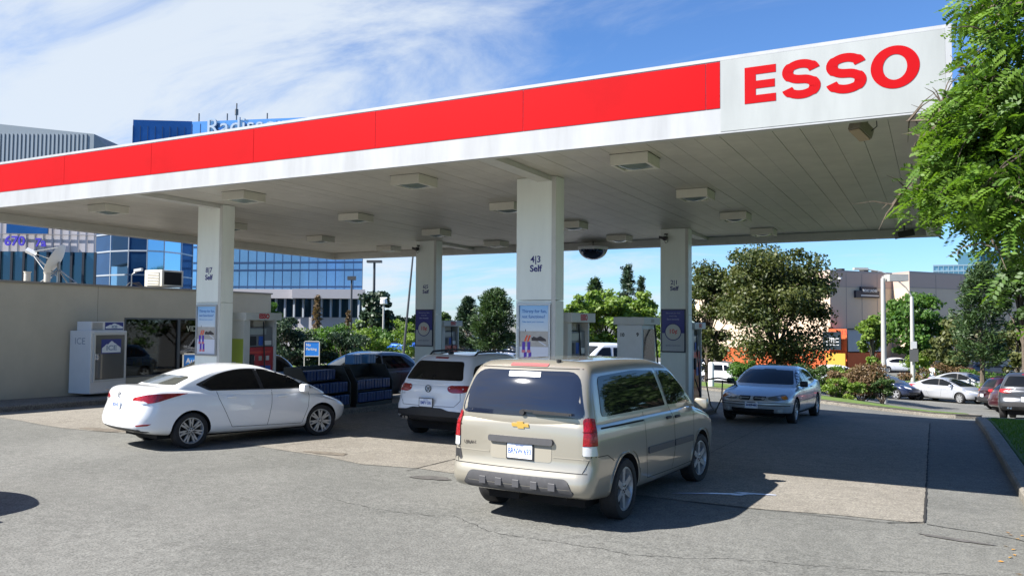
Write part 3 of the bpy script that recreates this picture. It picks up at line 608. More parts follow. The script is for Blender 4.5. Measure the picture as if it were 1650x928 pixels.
PICKUP = dict(name='pickup_truck', W=1.95, wb=3.5, R=.40, gap=.06, style='spoke5', rimf=.6,
    xr=[(.3, -2.75), (.5, -2.80), (.8, -2.72), (1.25, -2.70)], xf=[(.3, 2.6), (.6, 2.75), (.9, 2.75), (1.1, 2.65), (1.25, 2.4)], zb=[(-2.8, .50), (0, .42), (2.7, .45)],
    zt=[(-2.8, 1.22), (.0, 1.22), (1.2, 1.20), (2.0, 1.16), (2.7, 1.08)], wx=[(-2.8, .94), (-2, .97), (2, .97), (2.75, .9)], wz=[(.4, .96), (.8, 1.0), (1.2, .97)], rad=(.15, .08, .07), crown=.02, pr=.05, pf=.18,
    gh=[dict(xr=[(1.1, -.72), (1.9, -.62)], xf=[(1.1, 1.75), (1.25, 1.5), (1.5, 1.2), (1.75, .85), (1.9, .6)], zb=[(-1, 1.1), (2, 1.1)], zt=[(-1, 1.85), (0, 1.88), (.6, 1.86), (1.7, 1.8)], wx=[(-.8, .90), (1, .90), (1.8, .86)], wz=[(1.1, 1.0), (1.3, .96), (1.6, .86), (1.88, .76)], rad=(.12, .14, .10), crown=.03, pr=.02, pf=.16)],
    gaps=[], handles=[(-.4, 1.1), (.5, 1.1)], mirror=(1.1, 1.3),
    patches=[('windshield', 'front', rpoly([(-.74, 1.27, .04), (.74, 1.27, .04), (.62, 1.76, .07), (-.62, 1.76, .07)]), M_glass, .005), ('rear_window', 'rear', rpoly([(-.62, 1.32, .04), (.62, 1.32, .04), (.56, 1.74, .05), (-.56, 1.74, .05)]), M_glass, .005),
        ('side_window', 'side', rpoly([(-.52, 1.27, .04), (.24, 1.27, .03), (.18, 1.72, .04), (-.40, 1.72, .06)]), M_glass, .005), ('front_window', 'side', rpoly([(.34, 1.27, .03), (1.12, 1.27, .03), (.85, 1.55, .1), (.65, 1.70, .06), (.30, 1.72, .05)]), M_glass, .005),
        ('headlight', 'front', rpoly([(.6, 1.02, .03), (.9, 1.02, .03), (.9, .82, .03), (.6, .82, .03)]), M_clear, .006), ('headlight', 'front', mir(rpoly([(.6, 1.02, .03), (.9, 1.02, .03), (.9, .82, .03), (.6, .82, .03)])), M_clear, .006),
        ('grille', 'front', rpoly([(-.54, 1.04, .03), (.54, 1.04, .03), (.54, .8, .03), (-.54, .8, .03)]), M_blackp, .006)])
# ------------------------------------------------------------------ ground
def node_ground(name, base, base2, speck, bumpst, stain=(.12, .11, .10), stain_amt=.35, crack=0.0):
    m = bpy.data.materials.new(name); m.use_nodes = True; t = m.node_tree; b = t.nodes['Principled BSDF']; l = t.links.new
    b.inputs['Roughness'].default_value = .85; b.inputs['Specular IOR Level'].default_value = .3
    geo = t.nodes.new('ShaderNodeNewGeometry')
    def noise(sc_, det, ro=.6, dist=0, vec=None):
        n = t.nodes.new('ShaderNodeTexNoise'); n.inputs['Scale'].default_value = sc_; n.inputs['Detail'].default_value = det; n.inputs['Roughness'].default_value = ro; n.inputs['Distortion'].default_value = dist
        l(vec or geo.outputs['Position'], n.inputs['Vector']); return n.outputs['Fac']
    def rng_(v, a, b_, c=0, d=1):
        r = t.nodes.new('ShaderNodeMapRange'); r.interpolation_type = 'SMOOTHSTEP'; l(v, r.inputs[0]); r.inputs['From Min'].default_value = a; r.inputs['From Max'].default_value = b_; r.inputs['To Min'].default_value = c; r.inputs['To Max'].default_value = d; return r.outputs[0]
    def mix(f, a, b_, bt='MIX'):
        x = t.nodes.new('ShaderNodeMix'); x.data_type = 'RGBA'; x.blend_type = bt
        if isinstance(f, float): x.inputs[0].default_value = f
        else: l(f, x.inputs[0])
        for s, i in ((a, 6), (b_, 7)):
            if isinstance(s, tuple): x.inputs[i].default_value = (*s, 1)
            else: l(s, x.inputs[i])
        return x.outputs[2]
    c = mix(rng_(noise(.35, 6, .6, .4), .35, .65), base, base2); c = mix(1.0, c, rng_(noise(7, 4, .7), .3, .7, .86, 1.12), 'MULTIPLY')
    sp = noise(speck, 3, .7)
    c = mix(1.0, c, rng_(sp, .30, .70, .60, 1.34), 'MULTIPLY')
    vo = t.nodes.new('ShaderNodeTexVoronoi'); vo.inputs['Scale'].default_value = speck * 1.1; l(geo.outputs['Position'], vo.inputs['Vector'])
    c = mix(rng_(vo.outputs['Distance'], .16, .05, 0, .35), c, (base[0] * 1.7, base[1] * 1.65, base[2] * 1.55))
    c = mix(rng_(noise(1.3, 7, .7, .8), .60, .76, 0, stain_amt), c, stain)
    c = mix(rng_(noise(5.5, 5, .7, .3), .64, .74, 0, stain_amt * .8), c, stain)
    if crack:
        mp_ = t.nodes.new('ShaderNodeMapping'); l(geo.outputs['Position'], mp_.inputs[0]); mp_.inputs['Scale'].default_value = (.42, .22, .3)
        nn = t.nodes.new('ShaderNodeTexNoise'); nn.inputs['Scale'].default_value = 2.6; nn.inputs['Detail'].default_value = 6; l(geo.outputs['Position'], nn.inputs['Vector'])
        va = t.nodes.new('ShaderNodeVectorMath'); va.operation = 'SCALE'; l(nn.outputs['Color'], va.inputs[0]); va.inputs['Scale'].default_value = .22
        vb = t.nodes.new('ShaderNodeVectorMath'); l(mp_.outputs[0], vb.inputs[0]); l(va.outputs[0], vb.inputs[1])
        v2 = t.nodes.new('ShaderNodeTexVoronoi'); v2.feature = 'DISTANCE_TO_EDGE'; v2.inputs['Scale'].default_value = 1.0; l(vb.outputs[0], v2.inputs['Vector'])
        k = rng_(v2.outputs['Distance'], .0045, .0012, 0, 1); g = rng_(noise(.5, 3), .46, .58, 0, crack)
        mm_ = t.nodes.new('ShaderNodeMath'); mm_.operation = 'MULTIPLY'; l(k, mm_.inputs[0]); l(g, mm_.inputs[1]); c = mix(mm_.outputs[0], c, (.045, .043, .04))
    l(c, b.inputs['Base Color'])
    bp = t.nodes.new('ShaderNodeBump'); bp.inputs['Strength'].default_value = bumpst; bp.inputs['Distance'].default_value = .012
    l(noise(speck * .8, 5, .75), bp.inputs['Height']); l(bp.outputs[0], b.inputs['Normal'])
    return m
M_asph = node_ground('asphalt_old', (.120, .121, .112), (.149, .149, .138), 48, .55, (.10, .097, .09), .45, .16)
M_conc = node_ground('concrete_slab', (.180, .166, .142), (.212, .197, .170), 40, .22, (.14, .125, .105), .40, .25)
M_lot = node_ground('lot_asphalt', (.12, .118, .113), (.145, .142, .136), 20, .3, (.15, .15, .15), .3, .3)
M_kerb = node_ground('kerb_concrete', (.16, .148, .126), (.205, .19, .165), 30, .35, (.08, .073, .066), .55)
M_grass = mat('grass_soil', (.055, .115, .018), .9, var=.5, scale=9, bump=.8, bscale=25, coord='Object')

def sheet(name, xs, ys, off, m, kind='structure', inside=None, parent=None):
    v = [(x, y, G(x, y) + off) for x in xs for y in ys]; n = len(ys); f = []
    for i in range(len(xs) - 1):
        for j in range(n - 1):
            if inside and not inside((xs[i] + xs[i + 1]) / 2, (ys[j] + ys[j + 1]) / 2): continue
            f.append((i * n + j, (i + 1) * n + j, (i + 1) * n + j + 1, i * n + j + 1))
    me = bpy.data.meshes.new(name); me.from_pydata(v, [], f); o = link(name, me, parent, [m])
    me.polygons.foreach_set('use_smooth', [True] * len(f))
    if kind: tag(o, kind=kind)
    return o
gx_ = [-900, -400, -200, -120, -80] + list(np.arange(-60, 30, 1.0)) + [30, 50, 80, 120, 200, 400, 900]
gy_ = [-200, -100, -50, -20] + list(np.arange(-10, 62, .5)) + [62, 80, 100, 150, 250, 400, 700, 1400]
sheet('ground', gx_, gy_, 0, M_asph)
# forecourt slab: front edge about y 10.3, right edge x -0.13
slx = list(np.arange(-20.0, -.13, 1.0)) + [-.13]
sly = [10.42] + list(np.arange(11, 24, .5)) + [23.9]
def fe(x): return 10.35 + .22 * math.sin(x * .9) * (1 if x < -6 else .25) + (.35 if x < -8 else -.18 if -7 < x < -1 else 0)
v = []; f = []
for i, x in enumerate(slx):
    for j, y in enumerate(sly):
        yy = fe(x) if j == 0 else y; v.append((x, yy, G(x, yy) + .006))
n = len(sly)
for i in range(len(slx) - 1):
    for j in range(n - 1): f.append((i * n + j, (i + 1) * n + j, (i + 1) * n + j + 1, i * n + j + 1))
me = bpy.data.meshes.new('concrete_slab'); me.from_pydata(v, [], f); tag(link('concrete_slab', me, None, [M_conc]), kind='structure')
# dark joints in the slab and at its edge
M_joint = mat('joint_tar', (.02, .019, .018), .9)
def strip(name, pts, w_, off, m, wob=0.0, step=.12):
    v = []; f = []; P_ = []
    for i in range(len(pts) - 1):
        a, b = Vector(pts[i]), Vector(pts[i + 1]); k = max(1, int((b - a).length / step)); P_ += [a.lerp(b, j / k) for j in range(k)]
    P_.append(Vector(pts[-1])); rr = random.Random(len(pts) * 31 + int(w_ * 1e4)); dd = 0
    for i, p in enumerate(P_):
        d = (P_[min(i + 1, len(P_) - 1)] - P_[max(i - 1, 0)]).normalized(); nn = Vector((-d.y, d.x)); dd = dd * .8 + rr.uniform(-1, 1) * wob
        c = p + nn * dd; ww = w_ * rr.uniform(.35, 1.25) if wob else w_
        for s in (-1, 1): q = c + nn * ww * .5 * s; v.append((q.x, q.y, G(q.x, q.y) + off))
    for i in range(len(P_) - 1): f.append((2 * i, 2 * i + 1, 2 * i + 3, 2 * i + 2))
    me = bpy.data.meshes.new(name); me.from_pydata(v, [], f); return tag(link(name, me, None, [m]), kind='structure')
strip('slab_joint', [(-.13, 10.42), (-.13, 23.9)], .028, .011, M_joint, .003)
strip('slab_joint', [(-7.04, 10.05), (-7.04, 13)], .025, .011, M_joint, .004)
strip('slab_joint', [(-.5, 10.16), (-.12, 10.42)], .03, .011, M_joint, .006)
strip('slab_joint', [(-4.2, 10.10), (-.45, 10.15)], .018, .011, M_joint, .006)
for x in (-3.6, -10.4, -17.0): strip('slab_joint', [(x, 11), (x, 23.9)], .012, .011, M_joint, .002)
for y in (14.6, 19.0): strip('slab_joint', [(-19.9, y), (-.15, y)], .010, .011, M_joint, .002)
strip('asphalt_crack', [(-4.2, 3.3), (-3.9, 3.9), (-3.2, 4.35), (-2.3, 4.6)], .012, .004, M_joint, .03, .05)
strip('asphalt_crack', [(-5.9, 4.3), (-5.0, 4.55), (-4.4, 4.5), (-3.6, 4.8), (-2.8, 5.0)], .010, .004, M_joint, .03, .05)
strip('asphalt_crack', [(-6.6, 7.9), (-5.6, 7.7), (-4.9, 7.9), (-4.2, 7.5), (-2.6, 7.4), (-1.2, 7.9), (.5, 8.4)], .009, .004, M_joint, .03, .05)
strip('asphalt_crack', [(-.1, 10.35), (.35, 10.25), (.8, 10.0)], .03, .004, M_joint, .02, .05)
# stains near the slab's edge
M_stain = mat('brown_stain', (.145, .125, .10), .8, var=.5, scale=7)
def blob(name, cx, cy, rx, ry, m, off, rot=0, kind='structure'):
    rr = random.Random(int(cx * 100)); k = 40; ph = [rr.uniform(0, 6.28) for _ in range(4)]; v = [(cx, cy, G(cx, cy) + off)]
    for i in range(k):
        a = 2 * PI * i / k; q = 1 + .16 * math.sin(2 * a + ph[0]) + .12 * math.sin(3 * a + ph[1]) + .07 * math.sin(7 * a + ph[2]) + .05 * math.sin(11 * a + ph[3])
        x = math.cos(a) * rx * q; y = math.sin(a) * ry * q; X = cx + x * math.cos(rot) - y * math.sin(rot); Y = cy + x * math.sin(rot) + y * math.cos(rot); v.append((X, Y, G(X, Y) + off))
    me = bpy.data.meshes.new(name); me.from_pydata(v, [], [(0, i + 1, (i + 1) % k + 1) for i in range(k)]); return tag(link(name, me, None, [m]), kind=kind)
r__ = random.Random(5)
for i in range(0): blob('ground_stain', r__.uniform(-13, 1), r__.uniform(5.5, 12.5), r__.uniform(.03, .11), r__.uniform(.02, .08), mat('oil_spot', (.088, .085, .079), .6, var=.3, scale=20), .013, r__.uniform(0, 3))
blob('ground_stain', -15.0, 10.75, .55, .22, M_stain, .012, .1); blob('ground_stain', -9.2, 10.75, .5, .12, M_stain, .012, .1)
blob('ground_stain', -6.4, 9.75, .28, .14, mat('dark_stain', (.09, .085, .08), .8, var=.4), .010); blob('ground_stain', .15, 9.7, .35, .05, MATS['dark_stain'], .008, -.25)
M_pud = mat('spill_water_sheen', (.50, .54, .66), .25, 0, spec=1.0)  # bright reflection on the wet streak is put into the pale blue base colour
blob('water_spill', -2.62, 10.78, .46, .055, M_pud, .013, .50); blob('water_spill', -2.12, 11.08, .24, .05, M_pud, .013, .2); blob('water_spill', -2.3, 10.92, .14, .06, M_pud, .0135, 1.2)

# kerbs and lawns on the right
def slabpoly(name, poly, h, m, kind='structure', bev=.03, base=-.25, parent=None):
    """polygon following the ground, top h above it"""
    P_ = []
    for i, p in enumerate(poly):
        a, b = Vector(p), Vector(poly[(i + 1) % len(poly)]); k = max(1, int((b - a).length / .7)); P_ += [a.lerp(b, j / k) for j in range(k)]
    cen = sum((Vector(p) for p in P_), Vector((0, 0))) / len(P_); n = len(P_)
    ins = []
    for i in range(n):
        d = (P_[(i + 1) % n] - P_[i - 1]).normalized(); nn = Vector((-d.y, d.x)); q = P_[i] + nn * bev
        ins.append(q)
    v = [(p.x, p.y, G(p.x, p.y) + base) for p in P_] + [(p.x, p.y, G(p.x, p.y) + h - bev) for p in P_] + [(p.x, p.y, G(p.x, p.y) + h) for p in ins]
    f = []
    for r in (0, 1):
        for i in range(n): f.append((r * n + i, r * n + (i + 1) % n, (r + 1) * n + (i + 1) % n, (r + 1) * n + i))
    # fill top through a delaunay grid
    pts = list(ins); xs = [p.x for p in ins]; ys = [p.y for p in ins]; st = 1.0
    for x in np.arange(min(xs), max(xs), st):
        for y in np.arange(min(ys), max(ys), st):
            q = Vector((x, y)) + Vector((.31, .27))
            if min((q - e).length for e in ins) > .45: pts.append(q)
    co, _, fc, *_ = geometry.delaunay_2d_cdt(pts, [(i, (i + 1) % n) for i in range(n)], [], 1, 1e-6)
    base_ = len(v); v += [(p.x, p.y, G(p.x, p.y) + h) for p in co]; f += [tuple(base_ + i for i in q) for q in fc]
    me = bpy.data.meshes.new(name); me.from_pydata(v, [], f); o = link(name, me, parent, [m])
    bm = bmesh.new(); bm.from_mesh(me); bmesh.ops.remove_doubles(bm, verts=bm.verts, dist=1e-4); bmesh.ops.recalc_face_normals(bm, faces=bm.faces); bm.to_mesh(me); bm.free()
    if kind: tag(o, kind=kind)
    return o
slabpoly('kerb', [(1.05, 4.0), (1.25, 4.0), (1.24, 10.5), (1.24, 25.9), (1.5, 26.4), (25, 28.9), (25, 29.1), (1.4, 26.7), (.99, 26.1), (.98, 11.9), (.88, 9)][::1], .15, M_kerb)
slabpoly('lawn', [(1.24, 4.0), (26, 4.0), (26, 29), (1.5, 26.35), (1.24, 25.8)], .13, M_grass)
# far island with lamp post and shrubs, behind the drive
ISL = [(1.30, 31.5), (1.42, 32.2), (1.15, 33.2), (-3, 36.5), (-9, 40), (-15, 42), (-15, 39.0), (-8, 35.0), (-5.5, 33.6), (-2.2, 32.3), (.6, 31.2)]
slabpoly('kerb', ISL[::-1], .14, M_kerb)
slabpoly('lawn', [(1.0, 31.9), (.9, 32.8), (-3, 36.1), (-9, 39.6), (-14.8, 41.6), (-14.8, 39.4), (-8, 35.4), (-5.4, 34.0), (-2.1, 32.7), (.5, 31.6)][::-1], .155, mat('grass_pale_green', (.10, .16, .03), .9, var=.4, scale=6, bump=.6, bscale=20))  # paler green base colour for the farther lawns

# grass blades on the near lawn and the island
def blades(name, area, n, h, m, off):
    vs = np.zeros((n * 3, 3)); x0, y0, x1, y1 = area
    x = rng.uniform(x0, x1, n); y = rng.uniform(y0, y1, n); a = rng.uniform(0, 6.28, n); hh = rng.uniform(.5, 1.2, n) * h; z = np.array([G(p, q) for p, q in zip(x, y)]) + off
    w_ = .006 + h * .05; t = rng.normal(0, .4, (n, 2)) * hh[:, None]
    vs[0::3] = np.stack([x - np.cos(a) * w_, y - np.sin(a) * w_, z], 1); vs[1::3] = np.stack([x + np.cos(a) * w_, y + np.sin(a) * w_, z], 1); vs[2::3] = np.stack([x + t[:, 0], y + t[:, 1], z + hh], 1)
    me = bpy.data.meshes.new(name); me.from_pydata(vs.tolist(), [], np.arange(n * 3).reshape(-1, 3).tolist())
    at = me.attributes.new('tint', 'FLOAT', 'FACE'); at.data.foreach_set('value', rng.uniform(0, 1, n))
    return tag(link(name, me, None, [m]), label='short green lawn grass behind the concrete kerb on the right', cat='grass', kind='stuff')
M_blade = leafmat('grass_blades', (.05, .13, .015), (.13, .22, .035), .3)
blades('grass', (1.3, 8, 4.8, 25.7), 26000, .06, M_blade, .13)

# pump islands
for x0, x1 in ((-14.25, -13.15), (-6.5, -5.4)):
    slabpoly('pump_island', [(x0, 11.7), (x0 + .25, 11.45), (x1 - .25, 11.45), (x1, 11.7), (x1, 22.6), (x1 - .25, 22.85), (x0 + .25, 22.85), (x0, 22.6)], .15, M_kerb)
M_pline = mat('painted_edge', (.62, .61, .57), .6, var=.3, scale=5)
# store pavement
slabpoly('sidewalk', [(-21.83, -10), (-20.05, -10), (-20.05, 23), (-21.83, 23)], .15, M_kerb)

# ------------------------------------------------------------------ canopy
HC, HT, SOF = 4.47, 5.34, 4.68
X0, X1, Y0, Y1 = -19.45, .19, 9.44, 22.98
M_fasc = mat('white_fascia', (.355, .365, .375), .38, var=.16, scale=2.6, streak=.15, coat=.2)
M_sign = mat('sign_face', (.33, .348, .345), .3, var=.13, scale=2.2, streak=.2)
M_redf = mat('red_fascia', (.40, .002, .005), .55, var=.12, scale=.8, spec=.08)
M_soff = mat('soffit_panel', (.50, .475, .415), .42, var=.14, scale=2.2, streak=1)
M_trim = mat('trim_white', (.52, .515, .475), .45, var=.08, scale=4)
can = empty('canopy', (-9.6, 16.2, HC), label='long flat gas station canopy with red and white fascia over the pump islands', cat='canopy')
def cb(name, b, m, **k):
    for i, v_ in enumerate(b.v): b.v[i] = (v_[0] + 9.6, v_[1] - 16.2, v_[2] - HC)
    return b.build(name, m, can, **k)
th = .06
b = MB(); b.box(X0, Y0, HC, X1 - 1e-3, Y0 + th, HT); 
b.box(X0, Y0 + .003, HT, X1 + .02, Y0 + th + .03, HT + .035)
front = cb('fascia', b, M_fasc, label='front fascia with white lower band')
b = MB(); b.box(X1 - th, Y0 + th, HC, X1, Y1 - th, HT); b.box(X1 - th - .03, Y0 + th, HT, X1 + .02, Y1, HT + .035); cb('fascia', b, M_fasc)
b = MB(); b.box(X0, Y1 - th, HC, X1, Y1, HT); cb('fascia', b, M_fasc)
b = MB(); b.box(X0, Y0 + th, HC, X0 + th, Y1 - th, HT); cb('fascia', b, M_fasc)
# red band, in joined sheets
b = MB(); xs = list(np.arange(X0, -2.2, 2.44)) + [-2.2]
for i in range(len(xs) - 1): b.box(xs[i] + .0035, Y0 - .007, 4.765, xs[i + 1] - .0035, Y0 + .01, 5.315)
cb('red_band', b, M_redf)
b = MB(); b.box(-2.196, Y0 - .009, HC + .012, X1 - .05, Y0 + .01, HT - .01); cb('sign_panel', b, M_sign)
b = MB(); b.box(X1 - .048, Y0 - .014, HC, X1 + .012, Y0 + .02, HT + .03); b.box(X0, Y0 - .010, HT - .012, X1 - .05, Y0 + .01, HT + .002); b.box(X0, Y0 - .006, HC - .012, X1 - .05, Y0 + .06, HC + .006); cb('fascia_trim', b, M_fasc)
# channel ledge round the bottom
b = MB(); led = .22
b.box(X0 + th, Y0 + th + .002, HC + .012, X1 - th, Y0 + led, HC + .03); b.box(X0 + th, Y0 + led, HC + .014, X1 - th, Y0 + led + .012, SOF)
b.box(X1 - led - .1, Y0 + led + .012, HC + .012, X1 - th, Y1 - led, HC + .03); b.box(X1 - led - .112, Y0 + led + .012, HC + .014, X1 - led - .1, Y1 - led, SOF)
b.box(X0 + th, Y1 - led, HC + .012, X1 - th, Y1 - th - .002, HC + .03); b.box(X0 + th, Y1 - led - .012, HC + .014, X1 - th, Y1 - led, SOF)
b.box(X0 + th, Y0 + led + .012, HC + .012, X0 + led, Y1 - led - .012, HC + .03); b.box(X0 + led, Y0 + led + .012, HC + .014, X0 + led + .012, Y1 - led - .012, SOF)
cb('channel', b, M_trim)
# soffit: long pans with open seams
b = MB(); x = X0 + led + .014; pw_ = .335
while x < X1 - led - .12:
    xe = min(x + pw_ - .006, X1 - led - .115)
    dz = random.uniform(-.002, .002)
    b.box(x, Y0 + led + .014, SOF + .006 + dz, xe, Y1 - led - .014, SOF + .03 + dz); x += pw_
cb('soffit', b, M_soff)
b = MB(); b.box(X0 + th, Y0 + th, SOF + .05, X1 - th, Y1 - th, HT - .12); cb('roof_deck', b, mat('roof_deck', (.05, .05, .048), .9))
# letters ESSO
def letter_E(x0, x1, z0, z1):
    t = (z1 - z0) * .215; s = (x1 - x0) * .36
    mid = (z0 + z1) / 2
    return [(x0, z0), (x1, z0), (x1, z0 + t), (x0 + s, z0 + t), (x0 + s, mid - t * .5), (x1 - .012, mid - t * .5), (x1 - .012, mid + t * .5), (x0 + s, mid + t * .5), (x0 + s, z1 - t), (x1, z1 - t), (x1, z1), (x0, z1)]
def letter_S(x0, x1, z0, z1, k=26):
    cx = (x0 + x1) / 2; w_ = (x1 - x0) / 2; h = (z1 - z0) / 2; cz = (z0 + z1) / 2; t = .105
    # centre line: upper bowl then lower bowl
    pts = []
    rx, rz = w_ - t / 2, (h - t / 2) / 2
    for i in range(k + 1):
        a = math.radians(lerp(8, 262, i / k)); pts.append((cx + rx * math.cos(a) * .97, cz + rz + rz * math.sin(a)))
    for i in range(1, k + 1):
        a = math.radians(lerp(82, -172, i / k)); pts.append((cx + rx * math.cos(a), cz - rz + rz * math.sin(a)))
    L1 = []; L2 = []; n = len(pts)
    for i, p in enumerate(pts):
        a = pts[max(i - 1, 0)]; c = pts[min(i + 1, n - 1)]; d = Vector((c[0] - a[0], c[1] - a[1])).normalized(); nn = Vector((-d.y, d.x))
        tt = t * (.92 if abs(d.x) > .8 else 1.12) / 2
        L1.append(Vector(p) + nn * tt); L2.append(Vector(p) - nn * tt)
    return L1, L2
zl0, zl1 = 4.775, 5.20
def letm(name, build):
    b = MB(); build(b); return cb(name, b, mat('letter_red', (.36, .003, .006), .6, var=.05, scale=6, spec=.08))
def ext2(b, poly):
    b.prism([(p[0], Y0 - .0095, p[1]) for p in poly], (0, -.004, 0))
letm('letter', lambda b: ext2(b, letter_E(-1.915, -1.565, zl0, zl1)))
def ribb(b, L1, L2):
    for i in range(len(L1) - 1): b.add([(q[0], Y0 - .0135, q[1]) for q in (L1[i], L2[i], L2[i + 1], L1[i + 1])], [(0, 1, 2, 3)])
for a, c in ((-1.495, -1.09), (-1.025, -.62)): letm('letter', lambda b: ribb(b, *letter_S(a, c, zl0 - .015, zl1 + .015)))
def ringO(b):
    k = 56; cx, cz = -.335, (zl0 + zl1) / 2; L1 = []; L2 = []
    for i in range(k + 1): a = 2 * PI * i / k; L1.append((cx + .238 * math.cos(a), cz + .232 * math.sin(a))); L2.append((cx + .118 * math.cos(a), cz + .138 * math.sin(a)))
    ribb(b, L1, L2)
letm('letter', ringO)
# cross beams over the columns
for x in (-5.95, -13.7):
    b = MB()
    b.box(x + .04, Y0 + led + .014, HC + .13, x + .30, 12.148, SOF + .002); cb('beam', b, M_trim)
    b = MB(); b.box(x + .04, 20.62, HC + .13, x + .30, Y1 - led - .014, SOF + .002); cb('beam', b, M_trim)

# columns with number, poster
M_col = mat('column_cladding', (.80, .83, .77), .4, var=.07, scale=3, streak=.2)
M_navy = mat('navy_print', (.025, .022, .16), .45); M_frame = mat('aluminium_frame', (.42, .43, .44), .35, .6)
def P3(b, x0, z0, x1, z1, y, t=.003): b.box(x0, y - t, z0, x1, y, z1)
def poster_beach(par, x0, x1, z0, z1, y):
    w_ = x1 - x0; h = z1 - z0
    b = MB()
    for bb in ((x0, z0, x1, z0 + .035), (x0, z1 - .035, x1, z1), (x0, z0 + .035, x0 + .035, z1 - .035), (x1 - .035, z0 + .035, x1, z1 - .035)): b.box(bb[0], y - .03, bb[1], bb[2], y, bb[3])
    fr = b.build('poster_frame', M_frame, par)
    ix0, ix1, iz0, iz1 = x0 + .037, x1 - .037, z0 + .037, z1 - .037
    X = lambda u: lerp(ix0, ix1, u)
    Z = lambda v_: lerp(iz0, iz1, v_)
    m_sky = bpy.data.materials.get('poster_sky')
    if not m_sky:
        m_sky = mat('poster_sky', (.30, .55, .80), .3)
        t = m_sky.node_tree; tc_ = t.nodes.new('ShaderNodeTexCoord'); sx = t.nodes.new('ShaderNodeSeparateXYZ'); r = t.nodes.new('ShaderNodeMapRange'); t.links.new(tc_.outputs['Generated'], sx.inputs[0]); t.links.new(sx.outputs['Z'], r.inputs[0])
        x_ = t.nodes.new('ShaderNodeMix'); x_.data_type = 'RGBA'; x_.inputs[6].default_value = (.62, .68, .72, 1); x_.inputs[7].default_value = (.26, .50, .80, 1); t.links.new(r.outputs[0], x_.inputs[0]); t.links.new(x_.outputs[2], t.nodes['Principled BSDF'].inputs['Base Color'])
    b = MB(); P3(b, ix0, Z(.57), ix1, iz1, y - .004); b.build('poster_sky', m_sky, fr)
    b = MB(); P3(b, ix0, iz0, ix1, Z(.57) - .001, y - .004); b.build('poster_beach', mat('poster_sand', (.45, .42, .38), .3, var=.2, scale=8), fr)
    b = MB(); P3(b, ix0, iz0, ix1, Z(.31), y - .0075); b.prism([(X(.42), y - .008, Z(.48)), (X(.45), y - .008, Z(.48)), (X(.95), y - .008, Z(.33)), (X(.88), y - .008, Z(.33))], (0, -.001, 0)); b.build('poster_offer', mat('poster_white', (.66, .68, .76), .3), fr)
    b = MB()
    for dx in (0, .10): b.prism([(X(.16 + dx), y - .008, Z(.40)), (X(.22 + dx), y - .008, Z(.40)), (X(.30 + dx), y - .008, Z(.50)), (X(.24 + dx), y - .008, Z(.50))], (0, -.002, 0))
    b.build('poster_chair', mat('poster_red', (.75, .10, .04), .4), fr)
    b = MB(); b.prism([(X(p[0]), y - .008, Z(p[1])) for p in ((.42, .41), (.92, .405), (.90, .44), (.72, .49), (.60, .46), (.50, .48), (.42, .46))], (0, -.002, 0)); b.box(X(.20), y - .009, Z(.565), X(.22), y - .0075, Z(.60)); b.build('poster_figure', mat('poster_dark', (.05, .04, .04), .5), fr)
    b = MB()
    for (u, v_) in ((.10, .22), (.28, .22), (.16, .05), (.32, .05)): P3(b, X(u), Z(v_), X(u + .10), Z(v_ + .17), y - .009)
    b.build('poster_can', mat('poster_purple', (.10, .04, .40), .4), fr)
    b = MB()
    for (u, v_) in ((.10, .21), (.28, .21), (.16, .05), (.32, .05)): P3(b, X(u - .01), Z(v_), X(u + .11), Z(v_ + .045), y - .0125)
    b.build('poster_can_label', mat('poster_pink', (.60, .16, .22), .4), fr)
    fr_ = lambda u, v_: frame((X(u), y - .0085, Z(v_)), (1, 0, 0), (0, 0, 1))
    mt = mat('poster_text_blue', (.02, .13, .42), .4)
    text('poster_text', 'Thirsty for fun,', .074 * w_ / .60, mt, fr, fr_(.08, .90), .001, .0005, 'LEFT'); text('poster_text', 'not functions?', .074 * w_ / .60, mt, fr, fr_(.08, .81), .001, .0005, 'LEFT')
    text('poster_text', 'Take back your summer', .042, mat('poster_text_pale', (.10, .30, .60), .4), fr, fr_(.08, .725), .001, 0, 'LEFT')
    text('poster_price', '2 $', .10, M_navy, fr, fr_(.50, .20), .001, .0005, 'LEFT'); text('poster_price', '4', .17, M_navy, fr, fr_(.76, .17), .001, .001, 'LEFT')
